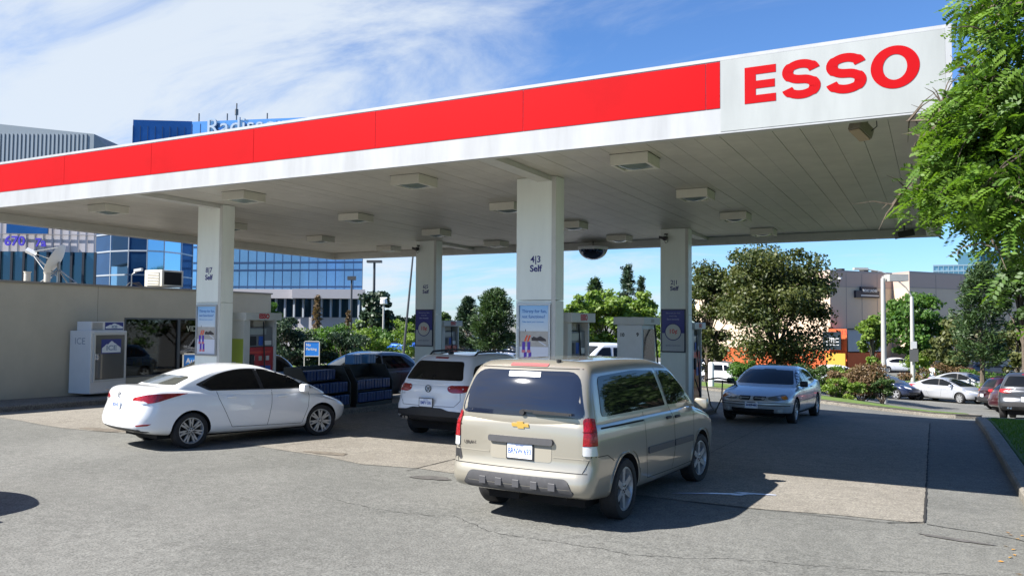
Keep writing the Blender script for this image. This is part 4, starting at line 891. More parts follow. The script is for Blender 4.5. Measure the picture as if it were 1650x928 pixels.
def poster_navy(par, x0, x1, z0, z1, y):
    b = MB(); b.box(x0, y - .03, z0, x1, y, z1); fr = b.build('poster_frame', mat('dark_frame', (.03, .03, .05), .4), par)
    i0, i1, k0, k1 = x0 + .03, x1 - .03, z0 + .03, z1 - .03; zm = lerp(k0, k1, .44); y -= .031
    b = MB(); P3(b, i0, zm, i1, k1, y); b.build('poster_top', mat('poster_navy', (.035, .03, .22), .35), fr)
    b = MB(); P3(b, i0, k0, i1, zm - .001, y); b.build('poster_bottom', mat('poster_grey', (.45, .46, .48), .35), fr)
    cx, cz = (i0 + i1) / 2, lerp(k0, k1, .47); r = (i1 - i0) * .38
    b = MB(); b.lathe([(.0001, -.006), (r, -.006), (r, 0)], (cx, y - .001, cz), 'y', 40); b.build('poster_disc', mat('poster_cream', (.58, .56, .50), .35), fr)
    b = MB(); b.lathe([(r * .9, -.008), (r, -.009), (r, -.002), (r * .9, -.002)], (cx, y - .001, cz), 'y', 40); b.build('poster_ring', M_navy, fr)
    Fm = lambda u, v_: frame((lerp(i0, i1, u), y - .0085, lerp(k0, k1, v_)), (1, 0, 0), (0, 0, 1))
    text('poster_text', '10¢', .16, mat('poster_red2', (.60, .05, .05), .4), fr, Fm(.5, .48), .001, .003)
    pale = mat('poster_text_lilac', (.40, .40, .62), .4)
    text('poster_text', 'Discount per litre', .052, pale, fr, Fm(.5, .93), .001); text('poster_text', 'every day', .052, pale, fr, Fm(.5, .86), .001); text('poster_text', 'Save instantly', .06, pale, fr, Fm(.5, .78), .001, .001)
    text('poster_text', 'Speedy rewards here', .045, M_navy, fr, Fm(.5, .14), .001)
cols = [(-5.935, 12.15, '4|3', 0), (-13.70, 12.15, '8|7', 0), (-13.62, 20.3, '6|5', 1), (-5.93, 20.3, '2|1', 1)]
lab = {'4|3': 'white canopy column numbered 4|3 with beach poster, nearest the tan minivan', '8|7': 'white canopy column numbered 8|7 with beach poster behind the white sedan', '6|5': 'shaded rear canopy column numbered 6|5 with navy poster', '2|1': 'shaded rear canopy column numbered 2|1 with navy poster'}
for cx, cy, tx, kind in cols:
    r = empty('canopy_column', (cx, cy, G(cx, cy)), label=lab[tx], cat='column', group='columns holding up the canopy')
    z0 = .14; zt_ = SOF - G(cx, cy); w2 = .368; dp = .34
    b = MB(); b.box(-w2, 0, 2.66, w2, dp, zt_, .006); b.build('shaft', M_col, r)
    b = MB(); b.box(-w2, 0, z0, w2, dp, 2.652, .006); b.build('cladding', M_col, r)
    b = MB(); b.box(w2 - .075, -.004, z0, w2 + .004, .0, zt_ - .01); b.build('corner_trim', M_trim, r)
    zz = -G(cx, cy)
    text('pump_number', tx, .155, M_navy, r, frame((0, -.002, 3.285 + zz), (1, 0, 0), (0, 0, 1)), .002, .002)
    text('column_text', 'Self', .155, M_navy, r, frame((0, -.002, 3.13 + zz), (1, 0, 0), (0, 0, 1)), .002, .004)
    if kind == 0: poster_beach(r, -.33, .29, 1.47 + zz, 2.55 + zz, -.004)
    else: poster_navy(r, -.34, .30, 1.49 + zz, 2.60 + zz, -.004)

# ------------------------------------------------------------------ canopy lights
M_lbox = mat('fixture_enamel', (.62, .60, .52), .45, var=.06, scale=6); M_lens = mat('fixture_lens', (.18, .22, .20), .12, spec=.8, var=.1, scale=5)
def fixture():
    r = empty('ceiling_light')
    b = MB(); h = .285
    b.add([(-h, -h, 0), (h, -h, 0), (h, h, 0), (-h, h, 0), (-h, -h, -.155), (h, -h, -.155), (h, h, -.155), (-h, h, -.155), (-h + .045, -h + .045, -.155), (h - .045, -h + .045, -.155), (h - .045, h - .045, -.155), (-h + .045, h - .045, -.155), (-h + .05, -h + .05, -.12), (h - .05, -h + .05, -.12), (h - .05, h - .05, -.12), (-h + .05, h - .05, -.12)],
          [(0, 1, 2, 3), (0, 4, 5, 1), (1, 5, 6, 2), (2, 6, 7, 3), (3, 7, 4, 0), (4, 8, 9, 5), (5, 9, 10, 6), (6, 10, 11, 7), (7, 11, 8, 4), (8, 12, 13, 9), (9, 13, 14, 10), (10, 14, 15, 11), (11, 15, 12, 8), (12, 15, 14, 13)])
    b.build('housing', M_lbox, r)
    b = MB(); q = []; n = 8; s = h - .05
    for i in range(n + 1):
        for j in range(n + 1):
            u, v_ = -1 + 2 * i / n, -1 + 2 * j / n; q.append((u * s, v_ * s, -.135 - .055 * (1 - u * u) * (1 - v_ * v_)))
    b.add(q, [(i * (n + 1) + j, (i + 1) * (n + 1) + j, (i + 1) * (n + 1) + j + 1, i * (n + 1) + j + 1) for i in range(n) for j in range(n)]); b.build('lens', M_lens, r, smooth=True)
    b = MB(); b.box(-h - .012, -h - .012, -.0005, h + .012, h + .012, .006); b.build('gasket', mat('gasket_dark', (.06, .055, .045), .8), r)
    return r
proto = fixture(); first = True
rowt = ['front', 'second', 'third', 'rear']; colt = ['left of the 8|7 column', 'between the 8|7 column and the middle', 'just left of the 4|3 column', 'between the 4|3 column and the sign corner']
for j, y in enumerate((11.27, 14.68, 18.08, 21.4)):
    for i, x in enumerate((-15.82, -11.80, -7.82, -3.88)):
        o = proto if first else copy_tree(proto); first = False
        o.location = (x, y, SOF + .001)
        tag(o, f'square soffit light in the {rowt[j]} row, {colt[i]}', 'ceiling light', 'square lights under the canopy')

# ------------------------------------------------------------------ cameras, floodlights, mirror
M_camb = mat('camera_body', (.03, .03, .032), .4)
def sec_cam(x, y, z, label):
    r = empty('security_camera', (x, y, z), label=label, cat='security camera', group='security cameras on the rear columns')
    b = MB(); b.lathe([(.0001, .1), (.05, .1), (.05, .07), (.02, .07)], (0, 0, 0), 'z', 16); b.build('mount', M_camb, r)
    b = MB(); b.lathe([(.0001, -.02), (.05, 0), (.075, .05), (.06, .09), (.0001, .1)], (-.02, -.06, -.07), 'z', 18); b.build('camera_dome', M_camb, r, smooth=True)
    b = MB(); b.obox((-.06, -.10, -.02), (.10, -.02, -.03), (.0, .03, 0), (0, 0, .035)); b.build('camera_head', M_camb, r)
    b = MB(); b.tube([(.0, -.03, .10), (.06, -.05, .0), (.06, -.05, -.12), (0, -.06, -.15), (-.02, -.06, -.10)], .008, 6); b.build('cable', M_camb, r)
sec_cam(-13.85, 20.22, 4.45, 'small black security camera on top of the 6|5 column'); sec_cam(-6.12, 20.22, 4.45, 'small black security camera on top of the 2|1 column')
r = empty('floodlight', (-.72, 10.2, 4.66), rz=math.radians(-25), label='dirty beige floodlight hanging under the sign corner', cat='floodlight', group='floodlights under the canopy')
Mfl = mat('floodlight_housing', (.28, .25, .20), .6, var=.25, scale=12)
b = MB(); b.tube([(0, 0, .03), (0, 0, -.05)], .018, 8); b.obox((0, 0, -.06), (.06, 0, 0), (0, .03, 0), (0, 0, .015)); b.build('bracket', Mfl, r)
b = MB(); b.obox((0, -.02, -.14), (.075, 0, 0), (0, .13, -.05), (0, .03, .06)); b.build('housing', Mfl, r)
b = MB(); b.obox((0, -.055, -.215), (.065, 0, 0), (0, .12, -.046), (0, .002, .004)); b.build('lens', mat('flood_lens', (.40, .32, .22), .2), r)
b = MB(); b.tube([(.02, 0, 0), (.10, .03, .01), (.15, .05, -.05), (.15, .06, -.12), (.07, .08, -.16)], .006, 6); b.build('cable', M_camb, r)
r = empty('floodlight', (-.62, 22.0, 4.60), rz=.4, label='black floodlight under the far right end of the canopy', cat='floodlight', group='floodlights under the canopy')
b = MB(); b.tube([(0, 0, .08), (0, 0, -.04)], .02, 8); b.build('bracket', M_camb, r)
b = MB(); b.obox((0, 0, -.12), (.19, 0, .04), (0, .12, 0), (-.02, 0, .08)); b.build('housing', M_camb, r)
r = empty('convex_mirror', (-9.05, 22.45, 4.42), label='half dome convex mirror hanging under the canopy beside the 4|3 column', cat='mirror')
b = MB(); prof = [(.44 * math.sin(a), - .36 * math.cos(a)) for a in np.linspace(.01, PI / 2, 12)]
b.lathe([(r_, z_ + .06) for r_, z_ in prof], (0, 0, 0), 'z', 32); b.build('dome', mat('mirror_dome', (.10, .12, .16), .04, 1.0), r, smooth=60)
b = MB(); b.lathe([(.42, .055), (.46, .055), (.46, .085), (.42, .085)], (0, 0, 0), 'z', 32); b.lathe([(.0001, .07), (.42, .07)], (0, 0, 0), 'z', 24)
b.build('rim', M_white, r)
b = MB(); b.lathe([(.448 * math.sin(a), .06 - .37 * math.cos(a)) for a in np.linspace(PI / 2 - .16, PI / 2 - .02, 6)], (0, 0, 0), 'z', 32); b.build('dome_band', M_white, r, smooth=60)
b = MB(); b.tube([(0, 0, .08), (0, 0, SOF - 4.42)], .015, 8); b.build('hanger', M_camb, r)

# ------------------------------------------------------------------ pumps
M_pred = mat('pump_red', (.40, .012, .018), .35, coat=.4); M_pgrey = mat('pump_grey', (.50, .51, .49), .4, var=.06, scale=5); M_pgreen = mat('pump_green', (.28, .36, .05), .45)
M_blue = mat('pump_blue', (.02, .09, .42), .4)
def pump(x, y, label, green=False, wide=.98):
    """long side along y, faces +x and -x, header on top"""
    z = G(x, y) + .15; r = empty('fuel_pump', (x, y, z), label=label, cat='fuel pump', group='fuel pumps on the islands')
    H_ = 2.48 - .15; D_ = .33; W_ = wide / 2
    b = MB(); b.box(-D_ - .10, -W_ - .06, H_ - .17, D_ + .10, W_ + .06, H_, .01); hd = b.build('header', M_pgrey, r)
    for sx in (1, -1): text('header_text', 'ESSO', .14, mat('header_red', (.42, .02, .03), .4), hd, frame((sx * (D_ + .102), 0, H_ - .085), (0, sx, 0), (0, 0, 1)), .002, .008)
    b = MB()
    b.box(-D_, -W_, .0, D_, -W_ + .17, H_ - .17); b.box(-D_, W_ - .06, 0, D_, W_, H_ - .17); b.build('side_post', M_pgrey, r)
    if green:
        b = MB(); b.box(-D_ + .02, -W_ - .004, .75, D_ - .02, -W_, 1.75); b.build('green_panel', M_pgreen, r)
        b = MB(); b.box(-.16, -W_ - .008, 1.02, .10, -W_ - .004, 1.24); b.build('notice', M_white, r)
    b = MB(); b.box(-D_ + .03, -W_ + .17, .0, D_ - .03, W_ - .06, 1.56, .01); cab = b.build('lower_cabinet', M_pred, r)
    b = MB(); b.box(-D_ + .06, -W_ + .17, 1.562, D_ - .06, W_ - .06, 2.0, .01); dis = b.build('display_head', mat('display_grey', (.16, .17, .18), .4), r)
    for sx in (1, -1):
        xf = sx * (D_ - .057)
        def q(nm, y0, z0, y1, z1, m, t=.01, par=dis, xo=xf):
            b = MB(); b.box(min(xo, xo + sx * t), y0, z0, max(xo, xo + sx * t), y1, z1); return b.build(nm, m, par)
        q('price_screen', -.28, 1.84, .22, 1.97, mat('screen_pale', (.32, .36, .36), .2)); q('keypad', -.25, 1.60, -.08, 1.80, M_blackp); q('card_reader', .0, 1.60, .12, 1.80, M_blue); q('display_label', .18, 1.60, .38, 1.70, M_white)
        xc = sx * (D_ - .03)
        for yy, mm_ in ((-.24, M_white), (-.02, mat('grade_grey', (.35, .33, .30), .4)), (.20, M_white)): q('grade_button', yy, 1.26, yy + .09, 1.36, mm_, .012, cab, xc)
        q('blue_notice', .02, .92, .34, 1.14, M_blue, .008, cab, xc); q('grade_strip', -.28, 1.42, .34, 1.47, mat('strip_red2', (.6, .05, .03), .4), .006, cab, xc)
        b = MB(); b.box(min(xc, xc + sx * .08), -.30, 1.10, max(xc, xc + sx * .08), -.22, 1.40, .01); nz = b.build('nozzle', M_blackp, r)
        b = MB(); b.tube([(xc + sx * .05, -.26, .85), (xc + sx * .16, -.24, .5), (xc + sx * .16, -.10, .22), (xc + sx * .10, .05, .5), (xc + sx * .04, .12, 1.2), (xc * .9, .14, H_ - .2)], .016, 8); b.build('hose', M_blackp, r, smooth=True)
    b = MB(); b.box(-.16, -.05, 2.01, .16, .30, H_ - .17, .02); b.build('light_box', mat('light_box_beige', (.50, .46, .38), .5), r)
    return r
pump(-13.70, 13.35, 'red fuel pump with green end panel behind the 8|7 column', True)
pump(-5.95, 13.28, 'red fuel pump half hidden behind the 4|3 column')
pump(-13.70, 21.35, 'dark red fuel pump behind the rear 6|5 column')
p21 = pump(-5.95, 21.35, 'fuel pump behind the rear 2|1 column with its hose out to the silver sedan')
# diesel cabinet with broad white end
x, y = -6.0, 17.55; r = empty('diesel_dispenser', (x, y, G(x, y) + .15), label='plain white dispenser cabinet marked 10 and 9 in front of the 2|1 column', cat='fuel dispenser')
b = MB(); b.box(-.29, -.5, 0, .29, .5, 2.20, .01); cb_ = b.build('cabinet', mat('cabinet_white', (.60, .62, .63), .4, var=.08, scale=3), r)
b = MB(); b.box(-.36, -.56, 2.20, .36, .62, 2.37, .01); b.build('header', M_pgrey, r)
b = MB(); b.box(.29, -.40, 1.35, .297, .40, 2.1); b.build('display', mat('display_dark', (.03, .035, .045), .15), r)
b = MB(); b.box(.29, -.35, .75, .36, .30, 1.25, .02); b.build('nozzle_boot', mat('boot_grey', (.12, .12, .12), .5), r)
b = MB(); b.box(.30, -.2, .35, .34, .2, .72, .01); b.build('warning_panel', mat('warning_yellow', (.40, .28, .04), .5), r)
b = MB(); b.tube([(.30, .35, 2.3), (.42, .1, 1.9), (.50, .0, 1.2), (.55, -.05, .4), (.52, -.2, .12), (.42, -.3, .5), (.38, -.25, 1.0)], .02, 8); b.build('hose', M_blackp, r, smooth=True)
Fm = lambda a, z_: frame((a, -.502, z_), (1, 0, 0), (0, 0, 1))
text('number', '10', .11, mat('number_black', (.02, .02, .02), .5), r, Fm(-.17, 1.97), .002, .004); text('number', '9', .11, MATS['number_black'], r, Fm(.19, 1.98), .002, .004)
text('header_text', 'ESSO', .10, mat('header_dim', (.30, .28, .27), .4), r, frame((.362, .05, 2.285), (0, 1, 0), (0, 0, 1)), .002, .004)
# fuelling hose from the 2|1 pump to the silver sedan
hz = G(-5, 21)
b = MB(); b.tube([(-5.45, 21.6, hz + .95), (-5.1, 21.5, hz + 1.02), (-4.72, 21.35, hz + .98), (-4.45, 21.2, hz + .78), (-4.38, 21.0, hz + .45), (-4.45, 21.1, hz + .60)], .022, 8)
b.tube([(-5.45, 21.6, hz + .95), (-5.3, 21.5, hz + .3), (-5.15, 21.4, hz + .12), (-5.0, 21.5, hz + .5), (-4.98, 21.52, hz + .96)], .018, 8)
b.build('fuel_hose', mat('hose_green', (.06, .075, .055), .5), None, smooth=True, label='dark fuel hose looping from the rear pump to the silver sedan', cat='hose')

# ------------------------------------------------------------------ store at the left
SX = -21.85; SZ = 3.20; SY1 = 22.3
M_wall = mat('store_wall', (.47, .43, .335), .7, var=.07, scale=1.5, bump=.15, bscale=50)
st = empty('store_building', (SX, 12, 0), label='low beige store building with flat roof and dark shop windows', cat='store')
def sb(name, b, m, **k):
    for i, v_ in enumerate(b.v): b.v[i] = (v_[0] - SX, v_[1] - 12, v_[2])
    return b.build(name, m, st, **k)
W0, WZ0, WZ1 = 16.2, .45, 2.28
b = MB(); b.box(-40, -12, -.2, SX, W0, SZ); b.box(-40, W0, WZ1, SX, SY1, SZ); b.box(-40, W0, -.3, SX, SY1, WZ0); b.box(-40, SY1 - .3, WZ0, SX, SY1, WZ1); b.box(-40, W0, WZ0, SX - 1.6, SY1 - .3, WZ1)
sb('wall', b, M_wall)
b = MB(); b.box(-40.05, -12.05, SZ, SX + .04, SY1 + .05, SZ + .05); sb('roof_edge', b, mat('roof_edge', (.24, .22, .19), .6))
for y in (9.6, 12.4, 15.3): 
    b = MB(); b.box(SX - .001, y, .0, SX + .002, y + .012, SZ); sb('wall_joint', b, mat('joint_beige', (.22, .20, .17), .8))
ws = [W0, 18.2, 20.1, 22.0]
gl = bpy.data.materials.new('shop_glass'); gl.use_nodes = True; t = gl.node_tree; t.nodes.clear()
o_ = t.nodes.new('ShaderNodeOutputMaterial'); tr = t.nodes.new('ShaderNodeBsdfTransparent'); tr.inputs[0].default_value = (.42, .46, .46, 1); gy = t.nodes.new('ShaderNodeBsdfGlossy'); gy.inputs['Roughness'].default_value = .02; fn = t.nodes.new('ShaderNodeFresnel'); fn.inputs[0].default_value = 1.6; ms = t.nodes.new('ShaderNodeMixShader')
t.links.new(fn.outputs[0], ms.inputs[0]); t.links.new(tr.outputs[0], ms.inputs[1]); t.links.new(gy.outputs[0], ms.inputs[2]); t.links.new(ms.outputs[0], o_.inputs[0])
for i in range(3):
    y0, y1 = ws[i], ws[i + 1]; b = MB(); t_ = .05
    b.box(SX - .08, y0, WZ0, SX + .02, y0 + t_, WZ1); b.box(SX - .08, y1 - t_, WZ0, SX + .02, y1, WZ1); b.box(SX - .08, y0 + t_, WZ0, SX + .02, y1 - t_, WZ0 + t_); b.box(SX - .08, y0 + t_, WZ1 - t_, SX + .02, y1 - t_, WZ1)
    wn = sb('window_frame', b, mat('window_frame_dark', (.10, .10, .10), .4, .5))
    b = MB(); b.box(SX - .035, y0 + t_, WZ0 + t_, SX - .027, y1 - t_, WZ1 - t_); sb('window_glass', b, gl)
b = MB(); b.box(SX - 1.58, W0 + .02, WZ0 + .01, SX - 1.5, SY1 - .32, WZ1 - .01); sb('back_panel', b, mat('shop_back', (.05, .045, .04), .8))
goods = [(.7, .25, .02), (.75, .45, .03), (.05, .16, .04), (.5, .5, .5), (.05, .10, .35), (.45, .03, .03), (.10, .28, .06)]
b = MB()
for z in (.75, 1.1, 1.45, 1.8): b.box(SX - .9, W0 + .2, z, SX - .55, SY1 - .5, z + .02)
sb('shelf', b, mat('shelf_metal', (.25, .25, .25), .5))
for k, c in enumerate(goods):
    b = MB(); rr = random.Random(k)
    for z in (.77, 1.12, 1.47, 1.82):
        for _ in range(9 if z < 1.4 else 5):
            y = rr.uniform(W0 + .3, SY1 - .6); h = rr.uniform(.12, .26); b.box(SX - .88 + rr.uniform(0, .15), y, z, SX - .6, y + rr.uniform(.08, .22), z + h)
    sb('shop_goods', b, mat('goods_%d' % k, c, .5))
text('window_lettering', 'VIDEO', .26, mat('window_letter', (.45, .45, .32), .5), st, frame((.003 - .02, 18.9 - 12, 1.93), (0, 1, 0), (0, 0, 1)), .002, .004)

def thing(name, loc, label, cat, group=None, rz=0): return empty(name, loc, rz, label, cat, group)
# ice freezer on the pavement
r = thing('ice_freezer', (-21.40, 15.05, .10), 'white ice freezer with dark glass door against the beige store wall', 'freezer', rz=math.radians(6))
b = MB(); b.box(-.40, -.62, .03, .42, .62, 1.80, .02); b.build('cabinet', M_white, r)
b = MB(); b.box(.42, -.50, .42, .455, .50, 1.68, .01); d_ = b.build('door', mat('freezer_door', (.07, .07, .065), .2, coat=.5), r)
b = MB()
for bb in ((-.55, .36, -.50, 1.74), (.50, .36, .55, 1.74), (-.50, .36, .50, .42), (-.50, 1.68, .50, 1.74)): b.box(.42, bb[0], bb[1], .47, bb[2], bb[3])
b.build('door_frame', mat('freezer_frame', (.50, .51, .49), .4), r)
b = MB(); b.box(.47, -.53, .98, .52, -.44, 1.16, .01); b.build('handle', M_chrome, r)
def icelogo(par, x, y0, y1, z0, z1):
    b = MB(); b.box(x, y0, z0, x + .004, y1, z1); lg = b.build('ice_sign', mat('ice_navy', (.02, .03, .20), .4), par)
    n = 16; pts = []; hh = z1 - z0
    prof = [0, .10, .18, .30, .38, .34, .46, .58, .66, .62, .50, .44, .38, .26, .18, .10, 0]
    poly = [(x + .005, y0 + .02, z0 + .03)] + [(x + .005, lerp(y0 + .02, y1 - .02, i / n), z0 + hh * (.38 + prof[i] * .75)) for i in range(n + 1)] + [(x + .005, y1 - .02, z0 + .03)]
    b = MB(); b.prism(poly, (.003, 0, 0)); b.build('ice_sign_mountain', mat('ice_white', (.62, .68, .74), .4), lg)
    text('ice_sign_text', 'ICE', hh * .48, mat('ice_text', (.22, .30, .42), .4), lg, frame((x + .010, (y0 + y1) / 2, z0 + hh * .38), (0, 1, 0), (0, 0, 1)), .001, .006, sx=1.3)
icelogo(r, .456, -.30, .38, 1.15, 1.56)
text('side_lettering', 'ICE', .26, mat('ice_outline', (.26, .30, .36), .4), r, frame((0, -.622, 1.50), (1, 0, 0), (0, 0, 1)), .001, .0, sx=1.1)
b = MB(); b.box(-.25, -.52, 1.802, .30, .62, 2.06, .01); tp = b.build('compressor_cover', M_white, r)
b = MB()
for i in range(8): b.box(.302, -.48, 1.83 + i * .026, .306, -.14, 1.84 + i * .026)
b.build('vent_grille', M_greyp, tp)
icelogo(r, .302, -.06, .58, 1.83, 2.04)

# signs
def frame_sign(name, loc, label, rz, w_, h_, top, lines, size, cat='sign', legs=True, blue=(.03, .22, .68)):
    r = thing(name, loc, label, cat, rz=rz)
    b = MB(); z1 = top; z0 = top - h_
    for bb in ((-w_ / 2 - .04, z0, -w_ / 2, z1), (w_ / 2, z0, w_ / 2 + .04, z1), (-w_ / 2, z1, w_ / 2, z1 + .04), (-w_ / 2, z0 - .04, w_ / 2, z0)): b.box(bb[0], -.02, bb[1], bb[2], .02, bb[3])
    for s in (-1, 1): b.box(s * (w_ / 2 + .02) - .02, -.019, 0, s * (w_ / 2 + .02) + .02, .019, z0)
    b.build('frame', mat('sign_frame_cream', (.60, .58, .50), .4), r)
    b = MB(); b.box(-w_ / 2, -.008, z0, w_ / 2, .008, z1); p = b.build('panel', mat('sign_blue_%s' % name, blue, .4), r)
    for i, tx in enumerate(lines): text('sign_text', tx, size, M_white, p, frame((-w_ / 2 + .05, -.009, z1 - size * .9 - i * size * 1.15), (1, 0, 0), (0, 0, 1)), .001, size * .03, 'LEFT')
    return r
frame_sign('auto_sign', (-19.2, 16.6, G(-19, 16.6)), 'blue Autos sign in a cream frame in front of the shop window', math.radians(38), .62, .80, 1.35, ['Autos'], .21, blue=(.03, .25, .72))
c = D(502, 590, 36); frame_sign('parking_sign', (c.x, c.y, G(c.x, c.y)), 'small blue No Parking sign on two posts by the lawn strip', math.radians(32), .62, .62, 1.60, ['No', 'Parking'], .16)

# racks of washer fluid
M_rack = mat('rack_dark', (.035, .04, .04), .5, .3); M_jug = mat('jug_blue', (.008, .045, .17), .3, var=.2, scale=8, coat=.4); M_jug2 = mat('jug_pale_blue', (.06, .20, .42), .3, coat=.4)
def rack(x, y, label, L=1.55):
    r = thing('display_rack', (x, y, G(x, y) + .15), label, 'display rack', 'washer fluid racks on the left pump island')
    b = MB(); b.box(-.40, -L / 2, .0, .40, L / 2, .10); 
    for s in (-1, 1):
        b.prism([(-.40, s * L / 2, .10), (.42, s * L / 2, .10), (.42, s * L / 2, .62), (.15, s * L / 2, 1.06), (-.40, s * L / 2, 1.06)], (0, -s * .03, 0))
    b.box(-.40, -L / 2 + .03, .10, -.36, L / 2 - .03, 1.06); b.box(-.36, -L / 2 + .03, .40, .36, L / 2 - .03, .42); b.box(-.36, -L / 2 + .03, .70, .12, L / 2 - .03, .72)
    b.build('rack_frame', M_rack, r)
    return r
def cases(x, y, z, n, label, m, dy=.36):
    for i in range(n):
        rr = thing('fluid_case', (x, y + (i - (n - 1) / 2) * dy, z), label[0] + ', ' + ['first', 'second', 'third', 'fourth', 'fifth'][i], 'fluid case', 'cases of blue washer fluid')
        b = MB()
        for j in range(3): b.box(-.16, -.165 + j * .112, 0, .16, -.058 + j * .112, .25, .02)
        b.build('jugs', m, rr)
iz = G(-13.6, 16) + .15
for k, (y, nm) in enumerate(((15.55, 'beside the white sedan'), (17.35, 'beside the white suv'))):
    rack(-13.62, y, 'dark metal display rack of blue jugs, the one ' + nm)
    cases(-13.34, y, iz + .10, 4, ('case of blue jugs, bottom shelf, rack ' + nm, 'from the left'), M_jug)
    cases(-13.40, y, iz + .42, 4, ('case of blue jugs, middle shelf, rack ' + nm, 'from the left'), M_jug)
    if k == 0: cases(-13.66, y, iz + .73, 3, ('case of blue jugs, upper shelf, rack ' + nm, 'from the left'), M_jug)
    if k: cases(-13.72, y, iz + 1.065, 2, ('case of pale blue jugs on top, rack ' + nm, 'from the left'), M_jug2, .6)

# roof things
r = thing('satellite_dish', (-22.9, 14.75, SZ + .05), 'large white satellite dish on a tripod on the store roof', 'satellite dish')
c0 = Vector((0, 0, .66)); ax = Vector((-.62, -.52, .42)).normalized(); u = ax.orthogonal().normalized(); v_ = ax.cross(u)
b = MB(); vs = []; n = 10; m_ = 28
for i in range(n + 1):
    q = i / n
    for k in range(m_): a = 2 * PI * k / m_; vs.append(c0 + (u * math.cos(a) + v_ * math.sin(a)) * .52 * q + ax * (.13 * q * q))
fs = [(i * m_ + k, i * m_ + (k + 1) % m_, (i + 1) * m_ + (k + 1) % m_, (i + 1) * m_ + k) for i in range(n) for k in range(m_)]
b.add(vs, fs); b.build('reflector', mat('dish_white', (.70, .70, .66), .5), r, smooth=True)
b = MB(); tip = c0 + ax * .85 - Vector((0, 0, .12))
for s in (u, -u * .5 + v_ * .8, -u * .5 - v_ * .8): b.tube([c0 + s * .48 + ax * .12, tip], .014, 6)
b.tube([c0 + Vector((0, 0, -.45)), tip], .024, 6)
b.build('feed_arm', mat('galvanised', (.30, .31, .31), .4, .7), r)
b = MB(); b.obox(tip, ax * .14, u * .06, v_ * .06); b.build('feed_box', M_white, r)
b = MB(); b.tube([(0, 0, 0), (0, 0, .66)], .045, 8)
for a in range(4): b.tube([(0, 0, .45), (math.cos(a * 1.57 + .5) * .55, math.sin(a * 1.57 + .5) * .55, .03)], .02, 6)
b.obox((0, 0, .02), (.7, .1, 0), (-.05, .05, 0), (0, 0, .02)); b.obox((0, 0, .02), (-.1, .7, 0), (.05, .05, 0), (0, 0, .02)); b.build('mount', MATS['galvanised'], r)
for i, (x, y) in enumerate(((-22.6, 13.65), (-22.4, 14.1))):
    b = MB(); b.lathe([(.0001, .30), (.10, .30), (.10, .28), (.085, .27), (.085, 0)], (0, 0, 0), 'z', 16)
    o = b.build('roof_vent', mat('vent_cream', (.50, .47, .40), .6), None, smooth=30, label='short cream vent pipe on the store roof, ' + ('left one' if i == 0 else 'one beside the satellite dish'), cat='vent', group='vent pipes on the store roof'); o.location = (x, y, SZ + .05)
r = thing('air_conditioner', (-22.55, 18.15, SZ + .05), 'boxy rooftop air conditioner with louvred white sides on the store roof', 'air conditioner')
b = MB(); b.box(-.42, -.42, .06, .42, .42, .60, .015); b.build('casing', mat('ac_cream', (.50, .48, .42), .5), r)
b = MB()
for i in range(9): b.obox((.0, -.435, .12 + i * .05), (.30, 0, 0), (0, .02, .012), (0, 0, .004)); 
b.build('louvre', mat('ac_louvre', (.60, .58, .52), .5), r)
b = MB(); b.box(.42, -.34, .12, .43, .34, .54); b.build('coil', M_dark, r)
b = MB(); b.tube([(-.5, -.9, 0), (-.5, -.8, .16), (-.5, -.55, .18), (-.45, -.45, .05)], .02, 6); b.tube([(-.3, -1.2, 0), (-.3, -1.05, .15), (-.35, -.8, .12), (-.4, -.5, .05)], .02, 6); b.build('pipe', M_blackp, r)
r = thing('camera_mast', (-22.1, 16.6, SZ + .05), 'small white camera on a short bent mast on the store roof', 'camera')
b = MB(); b.tube([(0, 0, 0), (0, 0, .36), (.05, .03, .42), (.14, .06, .46)], .016, 6); b.build('mast', MATS['galvanised'], r)
b = MB(); b.obox((.17, .10, .52), (.11, .05, .02), (-.02, .05, 0), (0, 0, .04)); b.build('camera_head', M_white, r)
r = thing('roof_post', (-22.3, 12.62, SZ + .05), 'tall slim white post rising from the store roof', 'post')
b = MB(); b.tube([(0, 0, 0), (0, 0, 3.2)], .045, 10); b.build('post', M_white, r)
b = MB(); b.lathe([(.12, 0), (.12, .02), (.0001, .02)], (0, 0, 0), 'z', 14); b.build('base_plate', MATS['galvanised'], r)
r = thing('spiral_hose_reel', (-21.79, 19.3, 2.75), 'round black coiled air hose on the store wall beside the 8|7 column', 'hose reel')
b = MB(); b.lathe([(.20, 0), (.26, 0), (.26, .10), (.20, .10), (.20, 0)], (0, 0, 0), 'x', 24); b.build('reel', M_blackp, r, smooth=30)

# ------------------------------------------------------------------ far buildings
def facade(name, pts, z0, z1, m, parent, depth=8, back=None):
    """wall following plan points, with thickness backwards"""
    P_ = [Vector((p[0], p[1])) for p in pts]; cen = sum(P_, Vector((0, 0))) / len(P_); away = Vector((cen.x, cen.y)).normalized() * depth
    b = MB(); poly = [(p.x, p.y, z0) for p in P_] + [((p + away).x, (p + away).y, z0) for p in P_[::-1]]
    o = parent.matrix_world.translation if parent else Vector((0, 0, 0))
    b.prism([(q[0] - parent.location.x, q[1] - parent.location.y, q[2] - parent.location.z) for q in poly], (0, 0, z1 - z0)); return b.build(name, m, parent)
def xy(px, dep): p = D(px, 500, dep); return (p.x, p.y)
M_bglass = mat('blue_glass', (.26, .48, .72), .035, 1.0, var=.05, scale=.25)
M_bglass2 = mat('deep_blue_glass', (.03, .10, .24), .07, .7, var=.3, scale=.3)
M_mull = mat('mullion_blue', (.02, .05, .12), .4, .3); M_ledge = mat('lilac_panel', (.40, .39, .41), .6, var=.04, scale=.6)
